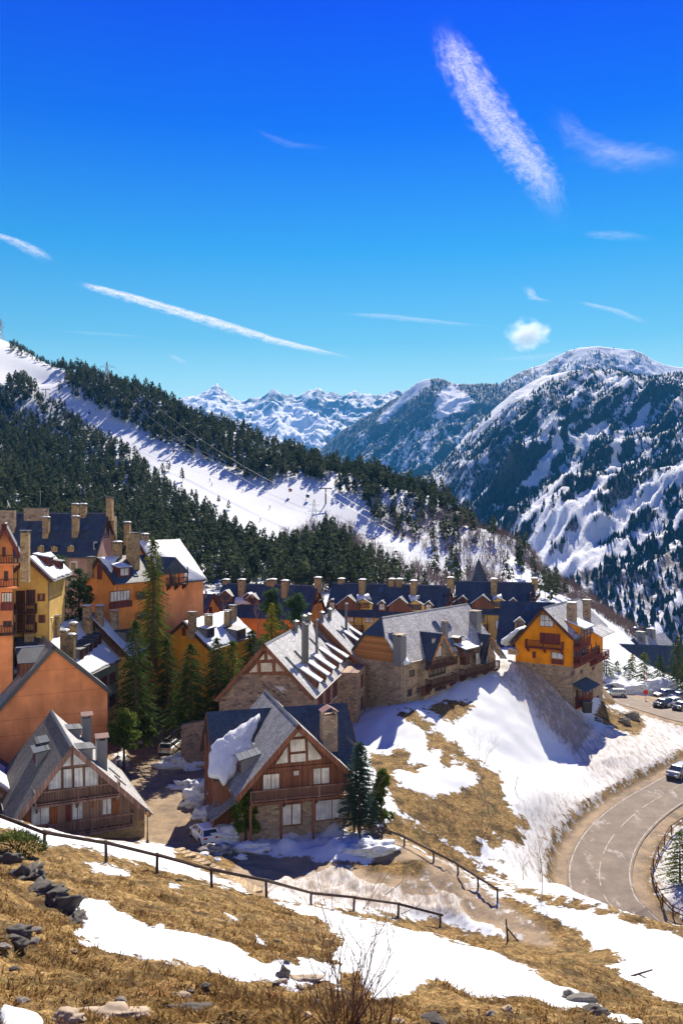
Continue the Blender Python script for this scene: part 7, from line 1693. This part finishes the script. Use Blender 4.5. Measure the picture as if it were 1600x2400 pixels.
# ------------------------------------------------------------------ lifts, pylons, cables, skiers
def pylon(name, label, pos, h, w, arms, t=.1):
    r = empty(name, pos); tag(r, label, 'pylon'); m = MB(); n = 7
    c = [(1, 1), (1, -1), (-1, -1), (-1, 1)]; wz = lambda f: w * (1 - f) ** 1.3 * .5 + .25
    for i in range(n):
        f0, f1 = i / n, (i + 1) / n; a, b = wz(f0), wz(f1)
        for k_ in range(4):
            p, q = c[k_], c[(k_ + 1) % 4]; m.tube((p[0] * a, p[1] * a, h * f0), (p[0] * b, p[1] * b, h * f1), t, n=4, cap=False); m.tube((p[0] * a, p[1] * a, h * f0), (q[0] * b, q[1] * b, h * f1), t * .6, n=3, cap=False); m.tube((q[0] * a, q[1] * a, h * f0), (p[0] * b, p[1] * b, h * f1), t * .6, n=3, cap=False)
    m.build('mast', M['steel'], r)
    for f, l in arms: mm = MB(); mm.tube((-l, 0, h * f), (l, 0, h * f), t, n=4); mm.tube((-l, 0, h * f), (0, 0, h * (f + .07)), t * .7, n=4); mm.tube((l, 0, h * f), (0, 0, h * (f + .07)), t * .7, n=4); mm.build('cross_arm', M['steel'], r)
    return r
py1 = P(251, 935, 690); pylon('power_pylon', 'steel lattice power pylon on the forest skyline', py1, 30, 7, [(.72, 5), (.86, 6)], .16)
py2 = P(3, 812, 870); pylon('power_pylon', 'steel lattice pylon at the far left hilltop', py2, 28, 6, [(.7, 5), (.85, 5)], .17)
py3 = P(736, 1245, 400); pylon('power_pylon', 'pale lattice pylon at the foot of the piste', py3, 15, 4, [(.62, 3), (.82, 2.4)], .10)
def cable(name, label, a, b, sag, r_=.05, cat='cable'):
    a = Vector(a); b = Vector(b); pts = [a.lerp(b, t / 24) - Vector((0, 0, sag * 4 * (t / 24) * (1 - t / 24))) for t in range(25)]
    return tag(MB().path(pts, r_, 4).build(name, M['metal']), label, cat)
cable('power_line', 'upper power line from skyline pylon down to the lower pylon', py1 + Vector((6, 0, 26)), py3 + Vector((2.4, 0, 12.3)), 9, .07)
cable('power_line', 'lower power line from skyline pylon down to the lower pylon', py1 + Vector((-5, 0, 21.6)), py3 + Vector((-3, 0, 9.3)), 9, .07)
cable('power_line', 'power line from lower pylon toward the slate spire', py3 + Vector((2, 0, 12)), P(1130, 1330, 260), 4, .05)
def liftower(label, px, py, D, h_, base_red=False):
    b = P(px, py, D); r = empty('lift_tower', b); tag(r, label, 'lift tower'); MB().tube((0, 0, -1), (0, 0, h_), .45, .32, 8).build('mast', M['metal'], r)
    MB().box(-3.2, 3.2, -.3, .3, h_, h_ + .5).build('cross_arm', M['metal'], r)
    for s_ in (-1, 1): MB().box(s_ * 3.0 - .25, s_ * 3.0 + .25, -1.6, 1.6, h_ - .35, h_ - .02).build('sheave_train', M['steel'], r)
    if base_red: MB().lathe((0, 0, 0), [(1.0, -.5), (1.0, 1.8), (.6, 2.0)], 8).build('safety_pad', M['red'], r)
    return b + Vector((0, 0, h_))
t1 = liftower('lift tower high on the piste among pines', 108, 945, 690, 11); t2 = liftower('lift tower with red padded base mid piste', 407, 1074, 560, 12, True); t3 = liftower('leaning dark lift tower low on the piste', 763, 1205, 440, 13)
t4 = P(1283, 1384, 300); t5 = P(1560, 1492, 262)
for s_, nm in ((-3, 'near'), (3, 'far')):
    q = Vector((s_, 0, 0)); 
    for a, b, w_ in ((t1, t2, 'upper span of the gondola lift'), (t2, t3, 'middle span of the gondola lift'), (t3, t4, 'lower span of the gondola lift'), (t4, t5, 'last span of the gondola lift to the lodge')): cable('lift_cable', f'{"left" if s_ < 0 else "right"} cable on {w_}', a + q, b + q, 4, .05)
def gondola(label, px, py, D, c):
    b = P(px, py, D); r = empty('gondola', b); tag(r, label, 'gondola')
    MB().lathe((0, 0, 0), [(.55, -.95), (.95, -.6), (1.0, .1), (.85, .8), (.5, 1.0)], 10).build('cabin', M[c], r, True); MB().lathe((0, 0, 0), [(1.0, -.35), (1.02, .1), (.93, .6)], 10).build('window_band', M['glass'], r, True)
    MB().tube((0, 0, 1.0), (0, 0, 2.6), .06).build('hanger', M['metal'], r); MB().box(-.4, .4, -.1, .1, 2.5, 2.7).build('grip', M['metal'], r)
for lb, px, py, D, c in (('red gondola cabin over the lower piste', 680, 1149, 460, 'red'), ('dark gondola cabin right of the red one over piste', 721, 1163, 450, 'grey_paint'), ('gondola cabin low over piste near the pines', 808, 1194, 430, 'grey_paint'), ('gondola cabin above the snow left of golden roof', 1283, 1395, 297, 'grey_paint'), ('gondola cabin over white slope behind golden house', 1425, 1455, 282, 'silver_paint'), ('gondola cabin nearest the lodge over white slope', 1488, 1477, 270, 'silver_paint'), ('small gondola cabin high on the upper piste', 210, 968, 640, 'grey_paint')): gondola(lb, px, py, D, c)
# a skier figure grown as one body
def figure_mesh():
    V_ = [(0, 0, .92), (0, 0, 1.18), (0, 0, 1.42), (0, .02, 1.54), (0, .03, 1.68), (.12, .05, .88), (.15, .14, .48), (.15, .0, .08), (-.12, .0, .88), (-.15, .10, .48), (-.15, -.05, .08), (.2, 0, 1.38), (.34, .12, 1.14), (.30, .34, 1.02), (-.2, 0, 1.38), (-.34, .12, 1.14), (-.30, .34, 1.02), (.15, .12, .05), (-.15, .07, .05)]
    E_ = [(0, 1), (1, 2), (2, 3), (3, 4), (0, 5), (5, 6), (6, 7), (0, 8), (8, 9), (9, 10), (2, 11), (11, 12), (12, 13), (2, 14), (14, 15), (15, 16), (7, 17), (10, 18)]
    R_ = [.15, .16, .15, .07, .115, .11, .08, .06, .11, .08, .06, .08, .055, .045, .08, .055, .045, .05, .05]
    me = bpy.data.meshes.new('body'); me.from_pydata(V_, E_, []); o = bpy.data.objects.new('body', me); COL.objects.link(o)
    md = o.modifiers.new('skin', 'SKIN'); sv = me.skin_vertices[0].data
    for i, q in enumerate(R_): sv[i].radius = (q, q)
    sv[0].use_root = True; o.modifiers.new('s', 'SUBSURF').levels = 1
    dg = bpy.context.evaluated_depsgraph_get(); m2 = bpy.data.meshes.new_from_object(o.evaluated_get(dg)); bpy.data.objects.remove(o); return m2
fm = figure_mesh(); skm = MB(); skm.box(.09, .19, -.75, .85, -.02, .01).box(-.19, -.09, -.8, .8, -.02, .01); skme = skm.mesh('skis', M['black'])
hm = MB().lathe((0, .03, 1.62), [(.10, 0), (.13, .06), (.10, .16), (.02, .2)], 8).mesh('helmet', M['black'])
for i, (px, py, c, lb) in enumerate([(492, 1128, 'blue_paint', 'skier in dark blue turning on mid piste'), (516, 1123, 'black_paint', 'skier in black just right of mid piste turner'), (497, 1138, 'red', 'skier in red crouching on mid piste'), (380, 1092, 'red', 'skier in red near the red lift pylon'), (632, 1192, 'red', 'skier in bright red low on the piste'), (674, 1173, 'black_paint', 'skier in black leaning left on lower piste'), (716, 1176, 'blue_paint', 'skier in dark blue beneath the gondolas'), (569, 1153, 'black_paint', 'skier in black at centre of the piste'), (610, 1222, 'grey_paint', 'skier in grey at the piste foot'), (224, 963, 'black_paint', 'skier in black high up beside pines'), (212, 972, 'red', 'skier in red high up beside pines')]):
    b = on_ground(px, py, 300, 900); r = empty('person', b, R(60 + 37 * i)); tag(r, lb, 'person'); m2 = fm.copy(); m2.materials.clear(); m2.materials.append(M[c]); link('body', m2, r); link('skis', skme, r); link('helmet', hm, r)
# ------------------------------------------------------------------ vapour trails high above
def m_cloud(name, dens, sc, stretch, edge, ripple=0):
    t = NT(name, 1, 0); tc = t.co('UV'); sp = t.n('ShaderNodeSeparateXYZ'); t.l(tc, sp.inputs[0]); u_, v_ = sp.outputs[0], sp.outputs[1]
    n = t.noise(t.scale(tc, (stretch, 1, 1)), sc, 5, .5, .4); n2 = t.noise(t.scale(tc, (stretch * 2.2, 1, 1)), sc * 2.2, 3, .45)
    across = t.math('SUBTRACT', 1.0, t.math('MULTIPLY', t.math('ABSOLUTE', t.math('SUBTRACT', v_, .5)), 2.0)); along = t.math('MULTIPLY', t.sm(u_, 0, edge), t.math('SUBTRACT', 1.0, t.sm(u_, 1 - edge * 1.6, 1)))
    k = t.math('MULTIPLY', t.math('ADD', across, t.math('MULTIPLY', t.math('SUBTRACT', n, .5), 1.5)), along)
    a = t.math('MULTIPLY', t.sm(k, -.05, 1.15), dens); a = t.math('MULTIPLY', a, t.math('ADD', .55, t.math('MULTIPLY', t.sm(n2, .3, .7), .45)))
    a = t.math('MULTIPLY', a, t.sm(across, 0, .3), True)
    d1 = t.n('ShaderNodeBsdfDiffuse'); d1.inputs[0].default_value = (.9, .9, .92, 1); d2 = t.n('ShaderNodeBsdfTranslucent'); d2.inputs[0].default_value = (.95, .92, .93, 1)
    ad = t.n('ShaderNodeMixShader'); ad.inputs[0].default_value = .6; t.l(d1.outputs[0], ad.inputs[1]); t.l(d2.outputs[0], ad.inputs[2])
    tr = t.n('ShaderNodeBsdfTransparent'); mx = t.n('ShaderNodeMixShader'); t.l(a, mx.inputs[0]); t.l(tr.outputs[0], mx.inputs[1]); t.l(ad.outputs[0], mx.inputs[2]); t.l(mx.outputs[0], t.out.inputs[0]); return t.m
def sheet(name, label, cat, pts, alt, mat, n=60):        # a level, slightly bowed band of cloud at one altitude; pts: (px, py, width px)
    line = []
    for px, py, w in pts: D = alt * F / (1200 - py); line.append((Vector((P(px, py, D).x, D, alt)), w / F * D))
    vs = []; uv = []; fs = []; K = 9
    for i in range(n + 1):
        t = i / n * (len(line) - 1); j = min(int(t), len(line) - 2); f = t - j; p = line[j][0].lerp(line[j + 1][0], f); w = line[j][1] * (1 - f) + line[j + 1][1] * f
        d = (line[min(j + 2, len(line) - 1)][0] - line[max(j - 1, 0)][0]).normalized(); s_ = Vector((d.y, -d.x, 0)); c_ = abs(s_.x) + .15 * abs(s_.y)
        for q in range(K): e = q / (K - 1) - .5; vs.append(tuple(p + s_ * (w * e / max(.25, c_)) + Vector((0, 0, (.25 - e * e) * w * .35)))); uv.append((i / n, q / (K - 1)))
    for i in range(n):
        for q in range(K - 1): a = i * K + q; fs.append((a, a + 1, a + K + 1, a + K))
    me = bpy.data.meshes.new(name); me.from_pydata(vs, [], fs); me.materials.append(mat); l = me.uv_layers.new(name='UVMap')
    l.data.foreach_set('uv', np.array([uv[lp.vertex_index] for lp in me.loops], np.float32).ravel()); me.update(); return tag(link(name, me), label, cat)
sheet('vapour_trail', 'broad ragged vapour trail slanting down the upper right sky', 'cloud', [(1022, 45, 70), (1078, 150, 125), (1150, 275, 140), (1225, 370, 130), (1275, 440, 115), (1315, 548, 50)], 7000, m_cloud('ragged_vapour', .5, 8, 3.5, .2))
sheet('vapour_trail', 'thin straight vapour trail above the wooded ridge', 'cloud', [(180, 664, 50), (300, 698, 75), (480, 752, 84), (640, 800, 66), (850, 848, 30)], 5200, m_cloud('straight_vapour', .95, 6, 5, .12))
sheet('wispy_cloud', 'wispy cloud at left edge of the sky', 'cloud', [(-60, 540, 60), (30, 565, 60), (80, 590, 70), (130, 625, 50)], 6000, m_cloud('wisp', .55, 4, 2, .25))
sheet('wispy_cloud', 'faint pink wisp at right edge of the sky', 'cloud', [(1280, 240, 60), (1360, 330, 90), (1480, 370, 60), (1640, 385, 50)], 7000, m_cloud('faint_wisp', .11, 4, 2.5, .3))
cv = NT('cloud_vapour'); cv.t.nodes.remove(cv.b); cp_ = cv.n('ShaderNodeVolumePrincipled'); oc = cv.co('Object')
ln = cv.n('ShaderNodeVectorMath', operation='LENGTH'); cv.l(oc, ln.inputs[0]); nz_ = cv.noise(oc, 2.2, 4, .6)
cv.l(cv.math('MULTIPLY', cv.sm(cv.math('ADD', cv.math('SUBTRACT', .95, ln.outputs['Value']), cv.math('MULTIPLY', cv.math('SUBTRACT', nz_, .5), 1.6)), .05, .9), .0042), cp_.inputs['Density'])
cp_.inputs['Color'].default_value = (.97, .98, 1, 1); cp_.inputs['Anisotropy'].default_value = .35; cv.l(cp_.outputs[0], cv.out.inputs['Volume'])
sc_ = lump('small_cloud', 'small bright puff of cloud above the right mountain', P(1236, 784, 14000), (1, 1, 1), 'snow', 5, 'cloud', sub=3, rough=0); sc_.data.materials[0] = cv.m; sc_.scale = (430, 430, 300)
sheet('wispy_cloud', 'very faint streak of cloud low over the far range', 'cloud', [(780, 735, 20), (900, 742, 34), (1050, 758, 26), (1180, 770, 20)], 4500, m_cloud('streak', .28, 4, 3, .3))
sheet('wispy_cloud', 'curled wisp right of the small bright cloud', 'cloud', [(1340, 705, 26), (1440, 728, 30), (1540, 770, 34)], 4000, m_cloud('curl', .34, 4, 3, .3))
sheet('wispy_cloud', 'tiny cloud specks below the ragged vapour trail', 'cloud', [(1230, 668, 30), (1250, 700, 34), (1300, 712, 26)], 4400, m_cloud('speck', .36, 4, 1.5, .3))

# ------------------------------------------------------------------ the air between here and the far mountains
hz_ = NT('mountain_air'); hz_.t.nodes.remove(hz_.b); pv = hz_.n('ShaderNodeVolumePrincipled')
pv.inputs['Color'].default_value = (.06, .44, 1.0, 1); pv.inputs['Density'].default_value = 5.5e-5; pv.inputs['Anisotropy'].default_value = 0.0
hz_.l(pv.outputs[0], hz_.out.inputs['Volume'])
tag(MB().box(-16000, 16000, -300, 13500, -470, 1560).build('haze', hz_.m), 'thin blue haze over the valley', 'haze', kind='stuff')
for lb, pts, dn in (('faint cirrus veil reaching the right frame edge', [(1330, 350, 60), (1480, 372, 90), (1640, 392, 70)], .16), ('thin cirrus thread left of the sky centre', [(580, 300, 20), (680, 340, 30), (800, 352, 20)], .07), ('thin cirrus line low in the left sky', [(100, 775, 20), (260, 785, 30), (420, 800, 20)], .12), ('pale cirrus veil over the right mountain', [(1100, 850, 30), (1300, 835, 50), (1500, 830, 30)], .16), ('small cirrus feather above the wooded ridge', [(395, 830, 26), (420, 845, 30), (445, 862, 20)], .3), ('thin cirrus line at right below the vapour trail', [(1350, 548, 24), (1440, 552, 34), (1560, 565, 20)], .16)):
    sheet('cirrus_streak', lb, 'cloud', pts, 6500, m_cloud('cirrus', dn, 4, 2.5, .35))
